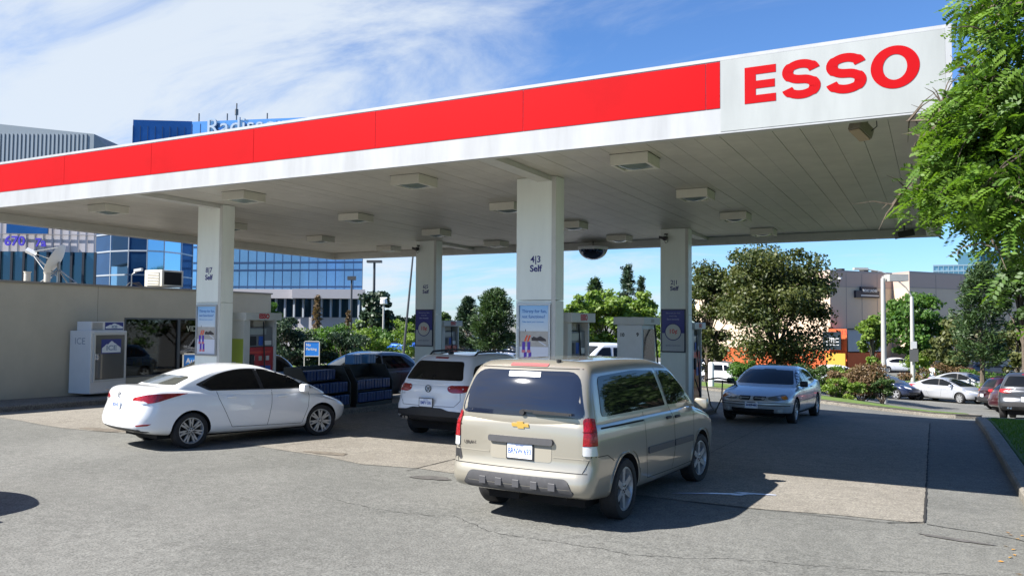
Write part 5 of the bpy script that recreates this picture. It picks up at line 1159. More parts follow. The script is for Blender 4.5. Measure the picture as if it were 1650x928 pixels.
def gridlines(parent, a, b_, z0, z1, nx, zs, m, off=.05, wv=.05, wh=.09, name='mullion'):
    a = Vector((*a, 0)); b_ = Vector((*b_, 0)); d = (b_ - a); L = d.length; d.normalize(); n = Vector((d.y, -d.x, 0))
    if n.dot(-a) < 0: n = -n
    B = MB(); loc = parent.location
    for i in range(nx + 1):
        p = a + d * L * i / nx - loc; p.z = -loc.z + (z0 + z1) / 2; B.obox(p, d * wv / 2, n * off, (0, 0, (z1 - z0) / 2))
    for z in zs: p = (a + b_) / 2 - loc; p.z = z - loc.z; B.obox(p, d * L / 2, n * (off + .01), (0, 0, wh / 2))
    return B.build(name, m, parent)
base = G(-50, 60)
of = thing('office_building', (*xy(400, 82), base), 'long blue mirrored glass office building behind the store', 'building')
A, B_, C_, E_ = xy(150, 62), xy(300, 74), xy(300, 72.5), xy(583, 78)
oz = lambda y, dep: CAMH + (521 - y) / F_PX * dep
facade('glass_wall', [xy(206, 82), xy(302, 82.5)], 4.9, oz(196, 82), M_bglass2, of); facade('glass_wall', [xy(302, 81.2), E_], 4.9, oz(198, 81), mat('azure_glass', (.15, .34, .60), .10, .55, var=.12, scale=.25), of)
zz_ = [6.4 + 1.78 * i for i in range(8)]
gridlines(of, xy(206, 81.97), xy(302, 82.47), 4.9, 22.2, 8, [7.8, 9.4, 11.3, 13, 14.8, 16.5, 18.4, 20.2], M_mull, off=.012)
gridlines(of, xy(302, 81.18), E_, 5.2, 22.2, 20, [5.6, 7.25, 8.0, 9.6, 11.0, 12.8, 14.6, 16.4, 18.2, 20], M_mull, off=.012, wv=.05, wh=.14)
b = MB(); 
facade('ledge', [xy(365, 77.5), xy(470, 77.6)], 4.4, 5.28, M_ledge, of, 3); facade('ledge', [xy(470, 76.4), xy(588, 77)], 4.4, 5.28, M_ledge, of, 3)
facade('ground_floor_wall', [xy(365, 79.5), E_], 2.6, 4.4, mat('dark_shopfront', (.02, .045, .06), .08, .2, spec=.9), of); facade('plinth', [xy(365, 78.5), xy(578, 78)], base - .3, 2.6, M_ledge, of, 2)
gridlines(of, xy(372, 78.6), xy(578, 77.2), 2.6, 4.4, 14, [], mat('column_pale', (.35, .38, .42), .5), .12, .16)
text('roof_sign', 'Radisson', 2.5, mat('sign_slate', (.30, .38, .48), .4), of, frame(Vector((*xy(325, 80.6), oz(210, 81))) - of.location, (Vector((*E_, 0)) - Vector((*xy(302, 81.2), 0))), (0, 0, 1)), .10, .0, 'LEFT')
for px, h in ((313, 2.0), (359, 2.0), (374, 4.6), (424, 2.2)):
    p = Vector((*xy(px, 83), oz(198, 83))) - of.location; b = MB(); b.tube([p, p + Vector((0, 0, h * .42))], .07, 6)
    if h > 4: b.tube([p + Vector((0, 0, .7)), p + Vector((0, 0, 1.3))], .18, 6)
    b.build('antenna', mat('antenna_grey', (.12, .12, .12), .6), of)
# curved glass lobby and dark wing at the left
lb = thing('glass_lobby', (*xy(220, 60), base), 'dark and light blue curved glass wing left of the 8|7 column', 'building')
arc = [xy(150, 58), xy(176, 56.5), xy(205, 55.8), xy(235, 55.8), xy(262, 56.4), xy(290, 58), xy(308, 60)]
zt_l = oz(330, 57)
for i in range(len(arc) - 1):
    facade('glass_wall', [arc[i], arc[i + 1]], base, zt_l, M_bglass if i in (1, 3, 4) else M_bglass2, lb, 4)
    gridlines(lb, arc[i], arc[i + 1], base, zt_l, 1, [oz(384, 57), oz(412, 57), oz(450, 57)], mat('mullion_pale', (.45, .50, .56), .4, .5), .05, .05, .10)
# panel building and corrugated hall
pn = thing('panel_building', (*xy(60, 52), base), 'lilac grey panelled building with dark window bands behind the satellite dish', 'building')
p0, p1 = xy(-40, 50), xy(151, 50.5)
facade('wall', [p0, p1], oz(412, 50), oz(345, 50), mat('panel_lilac', (.44, .42, .44), .6), pn, 5); facade('window_band', [p0, p1], base, oz(412, 50) - .005, mat('band_glass', (.03, .09, .15), .06, .5, spec=.9), pn, 4.5)
gridlines(pn, xy(-42, 49.9), xy(151, 50.4), oz(412, 50), oz(345, 50), 14, [oz(384, 50)], mat('panel_joint', (.25, .24, .25), .7), .012, .05, .05)
gridlines(pn, xy(-42, 49.9), xy(151, 50.4), base, oz(412, 50), 10, [], mat('frame_dark2', (.015, .02, .03), .5), .05, .14)
b = MB(); d = (Vector(p1) - Vector(p0)).normalized(); dd = Vector((d.x, d.y, 0)); nn = Vector((d.y, -d.x, 0)); q = (Vector((*xy(40, 49.8), oz(374, 50))) - pn.location); b.obox(q, dd * 1.24, nn * .06, (0, 0, .38)); b.build('window', M_bglass2, pn)
text('lettering', '670', .82, mat('sign_violet', (.06, .04, .45), .5), pn, frame(Vector((*xy(20, 49.6), oz(397, 50))) - pn.location, dd, (0, 0, 1)), .04, .02); text('lettering', '7a', .7, MATS['sign_violet'], pn, frame(Vector((*xy(62, 49.6), oz(399, 50))) - pn.location, dd, (0, 0, 1)), .04, .02)
hl = thing('corrugated_hall', (*xy(40, 60), base), 'grey ribbed metal hall rising over the canopy at far left', 'building')
zt2 = oz(213, 62); zt3 = oz(220, 62)
dpt = Vector((*xy(0, 62), 0)); a0, a1, a2 = Vector((*xy(-30, 62), 0)), Vector((*xy(143, 62), 0)), Vector((*xy(166, 62.3), 0))
b = MB(); aw = Vector((-.46, .88, 0)) * 8
L3 = hl.location
b.prism([p - L3 for p in (Vector((a0.x, a0.y, 3)), Vector((a1.x, a1.y, 3)), Vector((a1.x, a1.y, zt3)), Vector((a0.x, a0.y, oz(203, 62))))], aw); b.prism([p - L3 for p in (Vector((a1.x, a1.y, 3)), Vector((a2.x, a2.y, 3)), Vector((a2.x, a2.y, oz(240, 62))), Vector((a1.x, a1.y, zt3)))], aw)
b.build('wall', mat('ribbed_metal', (.20, .235, .26), .5, .4), hl)
b = MB(); L = (a1 - a0).length; d = (a1 - a0).normalized(); nn = Vector((d.y, -d.x, 0)); 
if nn.dot(-a0) < 0: nn = -nn
k = int(L / .32)
for i in range(k):
    p = a0 + d * .32 * i; b.obox(Vector((p.x, p.y, 3 + (zt3 - 3) / 2)) - L3 + nn * .03, d * .08, nn * .04, (0, 0, (zt3 - 3.05) / 2))
b.build('rib', mat('rib_metal', (.25, .285, .31), .45, .4), hl)

# mall at the right
M_mall = mat('mall_stucco', (.50, .41, .31), .8, var=.04, scale=.4, bump=.1, bscale=12); M_mall2 = mat('mall_band', (.42, .32, .27), .8)
ml = thing('mall_building', (*xy(1390, 82), -2.3), 'large windowless beige mall building with a dark sign near its roof', 'building')
mp_ = [xy(1120, 99), xy(1338, 80), xy(1438, 84), xy(1466, 81), xy(1760, 96)]
zm = lambda y, dep=82: CAMH + (524 - y) / F_PX * dep
for i in range(4):
    a_, c_ = mp_[i], mp_[i + 1]; facade('wall', [a_, c_], -2.4, zm(463), M_mall, ml, 10); facade('upper_band', [a_, c_], zm(463), zm(440), M_mall2, ml, 10)
    facade('coping', [(a_[0], a_[1]), (c_[0], c_[1])], zm(440), zm(437), mat('coping', (.30, .26, .24), .6), ml, 10)
gridlines(ml, mp_[1], mp_[2], zm(560), zm(441), 4, [zm(463)], mat('stucco_joint', (.30, .26, .23), .8), .02, .06, .06)
gridlines(ml, mp_[3], mp_[4], zm(560), zm(441), 8, [zm(463)], MATS['stucco_joint'], .02, .06, .06)
def mplane(px, py, off=.15):
    a_, c_ = Vector(mp_[1]), Vector(mp_[2]); t_ = (px - 1338) / 100; p = a_.lerp(c_, t_); d = (c_ - a_).normalized(); n = Vector((d.y, -d.x))
    if n.dot(-a_) < 0: n = -n
    return Vector((p.x + n.x * off, p.y + n.y * off, zm(py))) - ml.location, Vector((d.x, d.y, 0)), Vector((n.x, n.y, 0))
q, d, n = mplane(1394, 474); b = MB(); b.obox(q, d * 1.72, n * .12, (0, 0, .36)); q2, _, _ = mplane(1396, 467); b.obox(q2, d * 1.10, n * .14, (0, 0, .32)); sg = b.build('sign_board', mat('sign_navy_dark', (.012, .018, .035), .5), ml)
q, d, n = mplane(1397, 468.5, .32); text('sign_lettering', 'MOXC LACHSE', .38, M_white, sg, frame(q, d, (0, 0, 1)), .02, .006, sx=.8)
q, d, n = mplane(1397, 476, .30); b = MB(); b.obox(q, d * 1.3, n * .01, (0, 0, .05)); b.build('sign_line', M_white, sg)
for px, w_ in ((1380, .22), (1418, .34), (1436, .15)):
    q, d, n = mplane(px, 434.5, -2); b = MB(); b.obox(q, d * w_, n * .3, (0, 0, .2)); b.build('roof_unit', M_blackp, ml)
for (px, py) in ((1349, 450),): q, d, n = mplane(px, py, .3); b = MB(); b.obox(q, d * .08, n * .2, (0, 0, .08)); b.build('wall_light', M_white, ml)
# orange entrance wing
ow = thing('orange_building', (*xy(1300, 76), -2.3), 'bright orange shop front with white frames beside the beige mall', 'building')
M_or = mat('orange_stucco', (.46, .09, .022), .7, var=.06, scale=1)
facade('wall', [xy(1105, 88), xy(1334, 78.3)], -2.4, CAMH + (521 - 562) / F_PX * 80, M_or, ow, 4); facade('entrance_wall', [xy(1334, 78.2), xy(1364, 77)], -2.4, CAMH + (521 - 527) / F_PX * 80, M_or, ow, 4)
facade('side_wall', [xy(1365, 76.6), xy(1425, 78.6)], -2.4, zm(568, 77), M_or, ow, 4); facade('grey_panel', [xy(1366, 76.4), xy(1425, 78.4)], zm(566, 77), zm(531, 77), mat('grey_panel', (.30, .32, .35), .6), ow, 4); facade('panel_cap', [xy(1365, 76.2), xy(1425, 78.2)], zm(531, 77), zm(529, 77), M_blackp, ow, 4)
q = Vector((*xy(1357, 76.6), zm(536, 77))) - ow.location; text('number', '115', .62, mat('orange_dark', (.35, .04, .02), .6), ow, frame(q, Vector((*xy(1364, 77), 0)) - Vector((*xy(1105, 88), 0)), (0, 0, 1)), .03, .01)
q = Vector((*xy(1340, 77.2), zm(549, 77))) - ow.location; d = (Vector((*xy(1364, 77), 0)) - Vector((*xy(1105, 88), 0))).normalized(); b = MB(); b.obox(q, d * .85, Vector((d.y, -d.x, 0)) * .12, (0, 0, .85)); wf = b.build('window', mat('window_dark2', (.02, .03, .04), .2), ow)
b = MB()
for i in range(-2, 3): b.obox(q + d * (.17 * i) + Vector((d.y, -d.x, 0)) * .15, d * .02, (0, 0, .3), Vector((d.y, -d.x, 0)) * .02)
for i in range(3): b.obox(q + Vector((0, 0, -.4 + i * .3)) + Vector((d.y, -d.x, 0)) * .15, d * .7, (0, 0, .03), Vector((d.y, -d.x, 0)) * .02)
b.build('window_lattice', M_white, wf)
q = Vector((*xy(1346, 76.9), zm(585, 77))) - ow.location; b = MB(); b.obox(q, d * .9, Vector((d.y, -d.x, 0)) * .10, (0, 0, .95)); b.build('awning_wall', mat('yellow_wall', (.50, .27, .03), .7), ow)
# hazy glass tower behind
tw = thing('glass_office_tower', (*xy(1575, 190), -2.3), 'distant pale blue glass office block above the mall roof at right', 'building')
facade('wall', [xy(1505, 185), xy(1620, 180), xy(1760, 190)], -2, zm(426, 185), mat('pale_glass', (.22, .38, .46), .12, .7), tw, 20); facade('upper_floor', [xy(1545, 188), xy(1577, 184), xy(1760, 190)], zm(426, 185), zm(404, 185), mat('mid_glass', (.10, .22, .30), .1, .7), tw, 15)
gridlines(tw, xy(1577, 183.8), xy(1760, 189.8), zm(426, 185), zm(404, 185), 20, [zm(405, 185)], mat('mull_dark', (.03, .06, .09), .5), .1, .5, .4); gridlines(tw, xy(1505, 184.8), xy(1620, 179.8), zm(445, 185), zm(426, 185), 14, [zm(427, 185), zm(436, 185)], mat('mull_pale2', (.16, .24, .30), .5), .1, .12, .3)

# ------------------------------------------------------------------ lamp posts
M_pole = mat('pole_grey', (.40, .40, .38), .5, .2, var=.1, scale=4); M_pdark = mat('pole_dark', (.05, .055, .06), .5)
def lamp(px, ytop, ybase, dep, label, kind='box', r0=.09, m=None):
    p = D(px, ybase, dep); top = D(px, ytop, dep); z0 = G(p.x, p.y) - .1; m = m or M_pole
    r = empty('street_lamp', (p.x, p.y, z0), label=label, cat='street lamp', group='lamp posts around the lot'); h = top.z - z0
    b = MB(); b.tube([(0, 0, 0), (0, 0, h)], [r0, r0 * .75], 10); b.build('pole', m, r, smooth=40)
    b = MB()
    if kind == 'box':
        b.obox((right.x * .62, right.y * .62, h + .02), tuple(right * .44), (-.14, .26, 0), (0, 0, .16)); b.box(-.05, -.05, h - .1, .05, .05, h + .1)
    elif kind == 'shoe': b.obox((0, 0, h), tuple(right * .55), (-.1, .2, 0), (0, 0, .09))
    elif kind == 'small': b.obox((0, 0, h), tuple(right * .35), (-.1, .15, 0), (0, 0, .16))
    elif kind == 'lantern': b.lathe([(.0001, .45), (.2, .35), (.24, .05), (.16, 0), (.0001, 0)], (0, 0, h - .1), 'z', 10); b.box(-.28, -.04, h + .30, .28, .04, h + .36)
    elif kind == 'arm': 
        b.tube([(0, 0, h)] + [Vector((0, 0, h)) + Vector((-right.x, -right.y, 0)) * a + Vector((0, 0, c_)) for a, c_ in ((.4, .65), (1.2, 1.35), (2.2, 1.8), (3.4, 2.0))], .05, 8)
        b.obox(Vector((0, 0, h + 2.0)) + Vector((-right.x, -right.y, 0)) * 3.7, tuple(Vector((right.x, right.y, 0)) * .5), (-.08, .16, 0), (0, 0, .08))
    b.build('lamp_head', m if kind != 'lantern' else M_white, r)
    return r, h
lamp(1425, 448, 640, 37.5, 'tall pale lamp post with a big box lamp on the shrub island', 'box', .13)
r_, h_ = lamp(1471, 478, 612, 58, 'pale lamp post with curved arm behind the shrub island', 'arm', .16)
b = MB(); q = Vector((-fwd.x * .2, -fwd.y * .2, h_ * .37)); b.obox(q, tuple(right * .32), (0, .02, 0), (0, 0, .45)); b.build('road_sign', mat('sign_grey', (.12, .12, .12), .5), r_)
b = MB(); b.obox(q + Vector((0, 0, .75)), tuple(right * .22), (0, .02, 0), (0, 0, .25)); b.build('small_sign', M_white, r_)
lamp(601, 421, 580, 60, 'dark lamp post beside the right end of the glass office building', 'shoe', .12, M_pdark)
lamp(565, 448, 560, 66, 'slim dark lamp post in front of the glass office building', 'small', .10, M_pdark)
lamp(617, 488, 575, 52, 'short white lantern post left of the 6|5 column', 'lantern', .08)
r = empty('flagpole', tuple(D(647, 575, 40)), label='thin grey flagpole just left of the 6|5 column', cat='flagpole')
b = MB(); b.tube([(0, 0, -1), (right.x * .55, right.y * .55, 5.6)], [.07, .04], 8); b.build('pole', M_pdark, r)
b = MB(); b.lathe([(.22, -.6), (.22, -.4), (.08, -.35), (.0001, -.35)], (0, 0, 0), 'z', 12); b.build('base_collar', M_pole, r)
p = D(1146, 632, 36); b = MB(); b.lathe([(.13, -.2), (.13, 1.15), (.10, 1.22), (.0001, 1.24)], (0, 0, 0), 'z', 14)
o = b.build('bollard', M_white, None, smooth=40, label='short white bollard post beside the parked white vehicles', cat='bollard'); o.location = (p.x, p.y, G(p.x, p.y))
# low lawn strip and far pavement at left
for nm, y0_, y1_, off, mm_ in (('lawn', 598, 588, .05, MATS['grass_pale_green']), ('path', 588, 583, .03, M_conc)):
    a_ = [D(420, y0_, (CAMH + .4) * F_PX / (y0_ - 518)), D(535, y0_, (CAMH + .4) * F_PX / (y0_ - 519)), D(700, y0_ - 8, (CAMH + .4) * F_PX / (y0_ - 528)), D(700, y1_ - 8, (CAMH + .4) * F_PX / (y1_ - 528)), D(560, y1_, (CAMH + .4) * F_PX / (y1_ - 519)), D(420, y1_, (CAMH + .4) * F_PX / (y1_ - 518))]
    slabpoly(nm, [(q.x, q.y) for q in a_], off, mm_, bev=.02)
# ------------------------------------------------------------------ trees
def quads(name, c, nrm, up, w_, l_, m, parent, tint, bend=0):
    """leaf quads: c centres, nrm normals, up directions along the leaf"""
    s = np.cross(nrm, up); s /= (np.linalg.norm(s, axis=1)[:, None] + 1e-9)
    w_ = np.asarray(w_).reshape(-1, 1) if np.ndim(w_) else w_; l_ = np.asarray(l_).reshape(-1, 1) if np.ndim(l_) else l_
    a = c - up * l_ * .5; b_ = c + s * w_ * .5 + nrm * w_ * .10; d = c + up * l_ * .5; e = c - s * w_ * .5 + nrm * w_ * .10
    V = np.stack([a, b_, d, e], 1).reshape(-1, 3); n = len(c)
    me = bpy.data.meshes.new(name); me.vertices.add(4 * n); me.vertices.foreach_set('co', V.ravel().astype(np.float32))
    me.loops.add(4 * n); me.loops.foreach_set('vertex_index', np.arange(4 * n, dtype=np.int32)); me.polygons.add(n); me.polygons.foreach_set('loop_start', np.arange(0, 4 * n, 4, dtype=np.int32))
    me.update(); me.validate()
    at = me.attributes.new('tint', 'FLOAT', 'FACE'); at.data.foreach_set('value', tint.astype(np.float32))
    return link(name, me, parent, [m])
def unit(a): return a / (np.linalg.norm(a, axis=1)[:, None] + 1e-9)
M_bark = mat('bark', (.10, .08, .06), .9, var=.4, scale=12, bump=.6, bscale=25)
def cloudpts(n, ncl, R3, cz, r, spread=.30, shell_=.55, sq=1.0):
    d = unit(r.normal(0, 1, (ncl, 3))); d[:, 2] = np.abs(d[:, 2]) * np.where(r.random(ncl) < .72, 1, -1)
    rad = shell_ + (1 - shell_) * r.random(ncl) ** .6; rad *= r.uniform(.82, 1.1, ncl)
    C = d * rad[:, None] * np.array(R3) ; C[:, 2] += cz
    sz = r.uniform(.6, 1.25, ncl) * spread * np.mean(R3)
    k = r.integers(0, ncl, n); q = unit(r.normal(0, 1, (n, 3))) * (r.random(n) ** .45)[:, None] * sz[k][:, None] * np.array([1.1, 1.1, .62])
    return C, k, C[k] + q, q
def broadleaf(px, ytop, ybase, dep, halfw, label, m, cat='tree', n=5200, ncl=46, leaf=.22, seed=1, group='trees beyond the forecourt', low=.28, name='broadleaf_tree', trunkr=.16, zbase=None, P=None, Rz=None, sq=1):
    r = np.random.default_rng(seed); p = P or D(px, ybase, dep); z0 = G(p.x, p.y) if zbase is None else zbase
    top = D(px, ytop, dep).z if P is None else P.z
    root = empty(name, (p.x, p.y, z0), label=label, cat=cat, group=group)
    H_ = top - z0; Rx = halfw / F_PX * dep; rz = H_ * (1 - low) / 2; cz = H_ * low + rz
    C, k, pts, q = cloudpts(n, ncl, (Rx, Rx, rz), cz, r)
    nrm = unit(q * .8 / (np.abs(q).max() + 1e-6) + r.normal(0, .55, (n, 3)) + np.array([0, 0, .35])); up = unit(np.cross(nrm, r.normal(0, 1, (n, 3))))
    tint = np.clip(r.normal(.5, .25, n) + (r.random(ncl)[k] - .5) * .5, 0, 1)
    s = leaf * r.uniform(.65, 1.3, n)
    quads('crown', pts, nrm, up, s * .75, s, m, root, tint)
    b = MB(); b.tube([(0, 0, -.2), (0.05, 0, H_ * low * .7), (0, .05, H_ * .55), (0, 0, H_ * .85)], [trunkr, trunkr * .8, trunkr * .45, trunkr * .12], 8)
    for i in range(min(ncl, 22)):
        c = C[i]; st_ = Vector((0, 0, H_ * low * .8 + (c[2] - H_ * low) * .35)); mid = st_.lerp(Vector(c), .5) + Vector((0, 0, H_ * .03)); b.tube([st_, mid, Vector(c)], [trunkr * .35, trunkr * .2, .01], 5)
    b.build('trunk', M_bark, root, smooth=60); return root
def shrub(x, y, rx, ry, h, label, m, n=2600, leaf=.09, seed=3, zoff=.1, twig=True, group='shrubs round the lot', name='shrub', cat='shrub'):
    r = np.random.default_rng(seed); z0 = G(x, y) + zoff; root = empty(name, (x, y, z0), label=label, cat=cat, group=group)
    C, k, pts, q = cloudpts(n, 26, (rx, ry, h * .55), h * .48, r, .34, .45)
    pts[:, 2] = np.maximum(pts[:, 2], .02); nrm = unit(r.normal(0, .7, (n, 3)) + q / (np.abs(q).max()) + np.array([0, 0, .3])); up = unit(np.cross(nrm, r.normal(0, 1, (n, 3))))
    s = leaf * r.uniform(.6, 1.4, n); quads('foliage', pts, nrm, up, s * .6, s, m, root, np.clip(r.normal(.5, .28, n) + (r.random(26)[k] - .5) * .6, 0, 1))
    b = MB()
    for i in range(20): b.tube([(C[i][0] * .12, C[i][1] * .12, 0), (C[i][0] * .6, C[i][1] * .6, C[i][2] * .55), tuple(C[i] * 1.05)], [.025, .014, .004], 4)
    b.build('stems', M_bark, root); return root
def conifer(px, ytop, ybase, dep, halfw, label, m, n=4200, leaf=.30, seed=1, kind='spruce', group='evergreens beyond the forecourt', zbase=None, low=.08):
    r = np.random.default_rng(seed); p = D(px, ybase, dep); z0 = G(p.x, p.y) if zbase is None else zbase; top = D(px, ytop, dep).z; H_ = top - z0; R_ = halfw / F_PX * dep
    root = empty('spruce_tree' if kind == 'spruce' else 'pine_tree', (p.x, p.y, z0), label=label, cat='tree', group=group)
    nb = 110 if kind == 'spruce' else 80; b = MB(); b.tube([(0, 0, -.2), (0, 0, H_ * .97)], [.03 * H_ * .5 + .05, .02], 7); pts = []; ups = []
    per = n // nb
    for i in range(nb):
        t = (i + r.random()) / nb; hz_ = H_ * (low + (1 - low) * t)
        rr = R_ * ((1 - t) ** .85 if kind == 'spruce' else min(1, (1 - t) ** .6 * (1.0 if t > .25 else .75))) * r.uniform(.70, 1.12) + .06; a = r.uniform(0, 2 * PI)
        lift = (-.18 if kind == 'spruce' else .38) * rr
        tip = np.array([math.cos(a) * rr, math.sin(a) * rr, hz_ + lift]); st_ = np.array([0, 0, hz_]); b.tube([tuple(st_), tuple(tip)], [.035, .008], 4)
        if kind == 'spruce':
            u = r.random(per) ** .7; q = st_ + (tip - st_) * u[:, None] + r.normal(0, 1, (per, 3)) * np.array([.10, .10, .07]) * (R_ * .9) * (1.1 - u * .5)[:, None]
        else:
            u = 1 - .45 * r.random(per) ** 1.5; q = st_ + (tip - st_) * u[:, None] + unit(r.normal(0, 1, (per, 3))) * (r.random(per) ** .4)[:, None] * np.array([.26, .26, .20]) * R_
        pts.append(q); dd = (tip - st_) / np.linalg.norm(tip - st_); ups.append(unit(dd + r.normal(0, .55, (per, 3))))
    pts = np.concatenate(pts); up = np.concatenate(ups); nn_ = len(pts); nrm = unit(np.cross(up, r.normal(0, 1, (nn_, 3)))); s = leaf * r.uniform(.6, 1.3, nn_)
    quads('crown', pts, nrm, up, s * .28, s, m, root, np.clip(r.normal(.5, .28, nn_), 0, 1)); b.build('trunk', M_bark, root); return root
L_dark = leafmat('leaf_dark', (.022, .05, .012), (.06, .105, .025), .25); L_red = leafmat('leaf_bronze', (.022, .042, .010), (.085, .095, .024), .25)
L_mid = leafmat('leaf_mid', (.03, .085, .014), (.09, .17, .03), .35); L_lite = leafmat('leaf_light', (.07, .14, .02), (.18, .25, .045), .4)
L_fir = leafmat('needles_dark', (.012, .032, .016), (.035, .065, .03), .12); L_pine = leafmat('needles_pine', (.02, .05, .018), (.065, .105, .035), .18); L_ol = leafmat('leaf_olive', (.05, .065, .02), (.13, .14, .05), .3)
L_rust = leafmat('leaf_rust', (.09, .05, .025), (.17, .12, .06), .2); L_loc = leafmat('leaf_locust', (.020, .070, .010), (.125, .215, .028), .38)

broadleaf(1252, 394, 640, 40, 86, 'bushy bronze green maple behind the silver sedan', L_red, n=38000, ncl=130, leaf=.15, seed=5, low=.05, trunkr=.14)
broadleaf(1138, 425, 640, 44, 44, 'bronze green maple just right of the 2|1 column', L_red, n=18000, ncl=70, leaf=.145, seed=6, low=.08)
broadleaf(1478, 472, 610, 66, 52, 'bright green round maple in front of the beige mall', L_mid, n=9000, ncl=60, leaf=.30, seed=8, low=.14, zbase=-2.3)
broadleaf(1407, 506, 610, 64, 19, 'smaller yellow green maple left of the bright green one', L_lite, n=4000, ncl=34, leaf=.28, seed=9, low=.15, zbase=-2.3)
conifer(1583, 430, 615, 52, 52, 'tall loose pine in front of the mall at right', L_pine, n=9000, leaf=.34, seed=10, kind='pine', zbase=-2.3, low=.22)
broadleaf(1540, 520, 612, 60, 40, 'low olive tree under the tall pine', L_ol, n=4500, ncl=40, leaf=.28, seed=12, low=.12, zbase=-2.3)
broadleaf(1650, 400, 612, 40, 42, 'dark leafy tree at the right edge behind the parked cars', L_dark, n=9000, ncl=60, leaf=.22, seed=13, low=.42, zbase=-2.2)
broadleaf(1640, 520, 612, 58, 40, 'pale olive tree behind the maroon car', L_ol, n=3800, ncl=36, leaf=.26, seed=14, low=.2, zbase=-2.3)
broadleaf(975, 470, 560, 66, 48, 'light green leafy tree seen between the front and rear right columns', L_lite, n=9000, ncl=60, leaf=.30, seed=15, low=.05)
broadleaf(1030, 465, 560, 68, 32, 'light green leafy tree beside the 2|1 column', L_lite, n=6000, ncl=44, leaf=.30, seed=16, low=.05)
broadleaf(930, 480, 560, 64, 26, 'yellow green tree just right of the 4|3 column', L_lite, n=4200, ncl=36, leaf=.28, seed=17, low=.05)
broadleaf(1082, 490, 560, 64, 30, 'light green tree behind the 2|1 column', L_lite, n=4000, ncl=36, leaf=.28, seed=47, low=.05)
conifer(1012, 428, 560, 84, 40, 'tall pointed spruce rising above the light green trees', L_fir, n=4500, leaf=.42, seed=18); conifer(1034, 447, 560, 86, 30, 'shorter spruce just right of the tall pointed one', L_fir, n=3200, leaf=.40, seed=19); conifer(958, 450, 560, 86, 26, 'broad dark pine above the light green trees', L_pine, n=4000, leaf=.42, seed=20, kind='pine')
conifer(797, 472, 575, 52, 46, 'round green pine left of the 4|3 column', L_pine, n=14000, leaf=.26, seed=21, kind='pine', low=.18)
conifer(752, 482, 575, 60, 28, 'dark pine behind the pump at the 6|5 column', L_fir, n=7000, leaf=.28, seed=22, kind='pine', low=.12)
broadleaf(603, 464, 575, 60, 23, 'tall dark tree beside the right end of the glass office building', L_fir, n=7000, ncl=44, leaf=.26, seed=23, low=.03)
for i, (px, yt, yb, dep, hw, mt_, lb_) in enumerate(((640, 512, 575, 90, 26, L_mid, 'pale green far tree just left of the 6|5 column'), (668, 510, 575, 92, 20, L_mid, 'small far tree behind the 6|5 column'), (425, 476, 590, 50, 24, L_mid, 'small green tree behind the left pump'), (850, 500, 575, 70, 26, L_dark, 'dark far tree behind the 4|3 column'), (718, 500, 575, 78, 18, L_dark, 'dark far tree behind the rear left pump'))):
    broadleaf(px, yt, yb, dep, hw, lb_, mt_, n=3600, ncl=34, leaf=.24, seed=30 + i, low=.06, trunkr=.1)
conifer(510, 476, 590, 52, 17, 'rust coloured spindly spruce in front of the glass office building', L_rust, n=1500, leaf=.26, seed=61); conifer(560, 500, 590, 56, 13, 'small dark red spruce in front of the glass office building', L_rust, n=1000, leaf=.24, seed=62)
def P2(px, dep): q = D(px, 500, dep); return q.x, q.y
for i, (px, dep, rx, ry, h, mt_, lb_, n_, lf) in enumerate((
    (1387, 35.0, 1.75, .8, 1.6, L_rust, 'large reddish brown shrub at the lamp post on the island', 9000, .10), (1420, 34.2, .62, .5, 1.25, L_dark, 'dark green shrub right beside the lamp post', 3000, .10), (1350, 34.2, 1.1, .6, .8, L_lite, 'low yellow green shrub on the island', 4500, .09),
    (1298, 37, 1.7, .7, 1.25, L_dark, 'dark green hedge behind the silver sedan', 7000, .10), (1200, 39, 1.0, .7, 1.2, L_mid, 'green shrub left of the silver sedan roof', 5000, .10), (1240, 38, 1.1, .7, 1.1, L_dark, 'dark green shrub behind the silver sedan windscreen', 4500, .10), (1358, 36.5, 1.0, .6, 1.3, L_lite, 'yellow green shrub left of the reddish shrub', 4000, .09),
    (455, 42, 1.7, 1.2, 2.6, L_fir, 'dark tall shrub right of the left pump', 6000, .14), (487, 43, 1.8, 1.2, 2.0, L_fir, 'dark shrub behind the parking sign', 5000, .14), (535, 45, 2.0, 1.2, 2.2, L_mid, 'large bright green shrub right of the parking sign', 7000, .14), (575, 47, 1.6, 1.2, 2.2, L_lite, 'yellow green shrub left of the lantern post', 6000, .14), (510, 46, 1.2, 1.0, 2.3, L_lite, 'light yellow shrub behind the dark ones', 4500, .14), (600, 52, 1.7, 1.3, 2.4, L_mid, 'green shrub beside the lantern post', 5000, .15), (645, 58, 1.9, 1.3, 2.2, L_lite, 'pale green shrub behind the flagpole', 5000, .16), (555, 43, 1.9, 1, 2.0, L_fir, 'dark green shrub behind the fluid racks', 4500, .13),
    (610, 75, 4, 2, 3.0, L_lite, 'far yellow green hedge left of the 6|5 column', 5000, .22), (1580, 56, 2.5, 1.0, 1.4, L_mid, 'low green shrub in front of the maroon car', 3500, .14), (1507, 62, 2.3, 1.0, 2.6, L_lite, 'light green shrub behind the silver parked sedan', 5000, .18), (1530, 58, 2.6, 1.0, 1.5, L_rust, 'low brownish shrub behind the silver parked sedan', 4000, .14), (1640, 47, 2.2, .9, 1.5, L_lite, 'yellow green hedge above the maroon car', 4000, .12))):
    x, y = P2(px, dep); shrub(x, y, rx, ry, h, lb_, mt_, n=n_, leaf=lf, seed=50 + i, zoff=.1 if dep > 30 else 0)
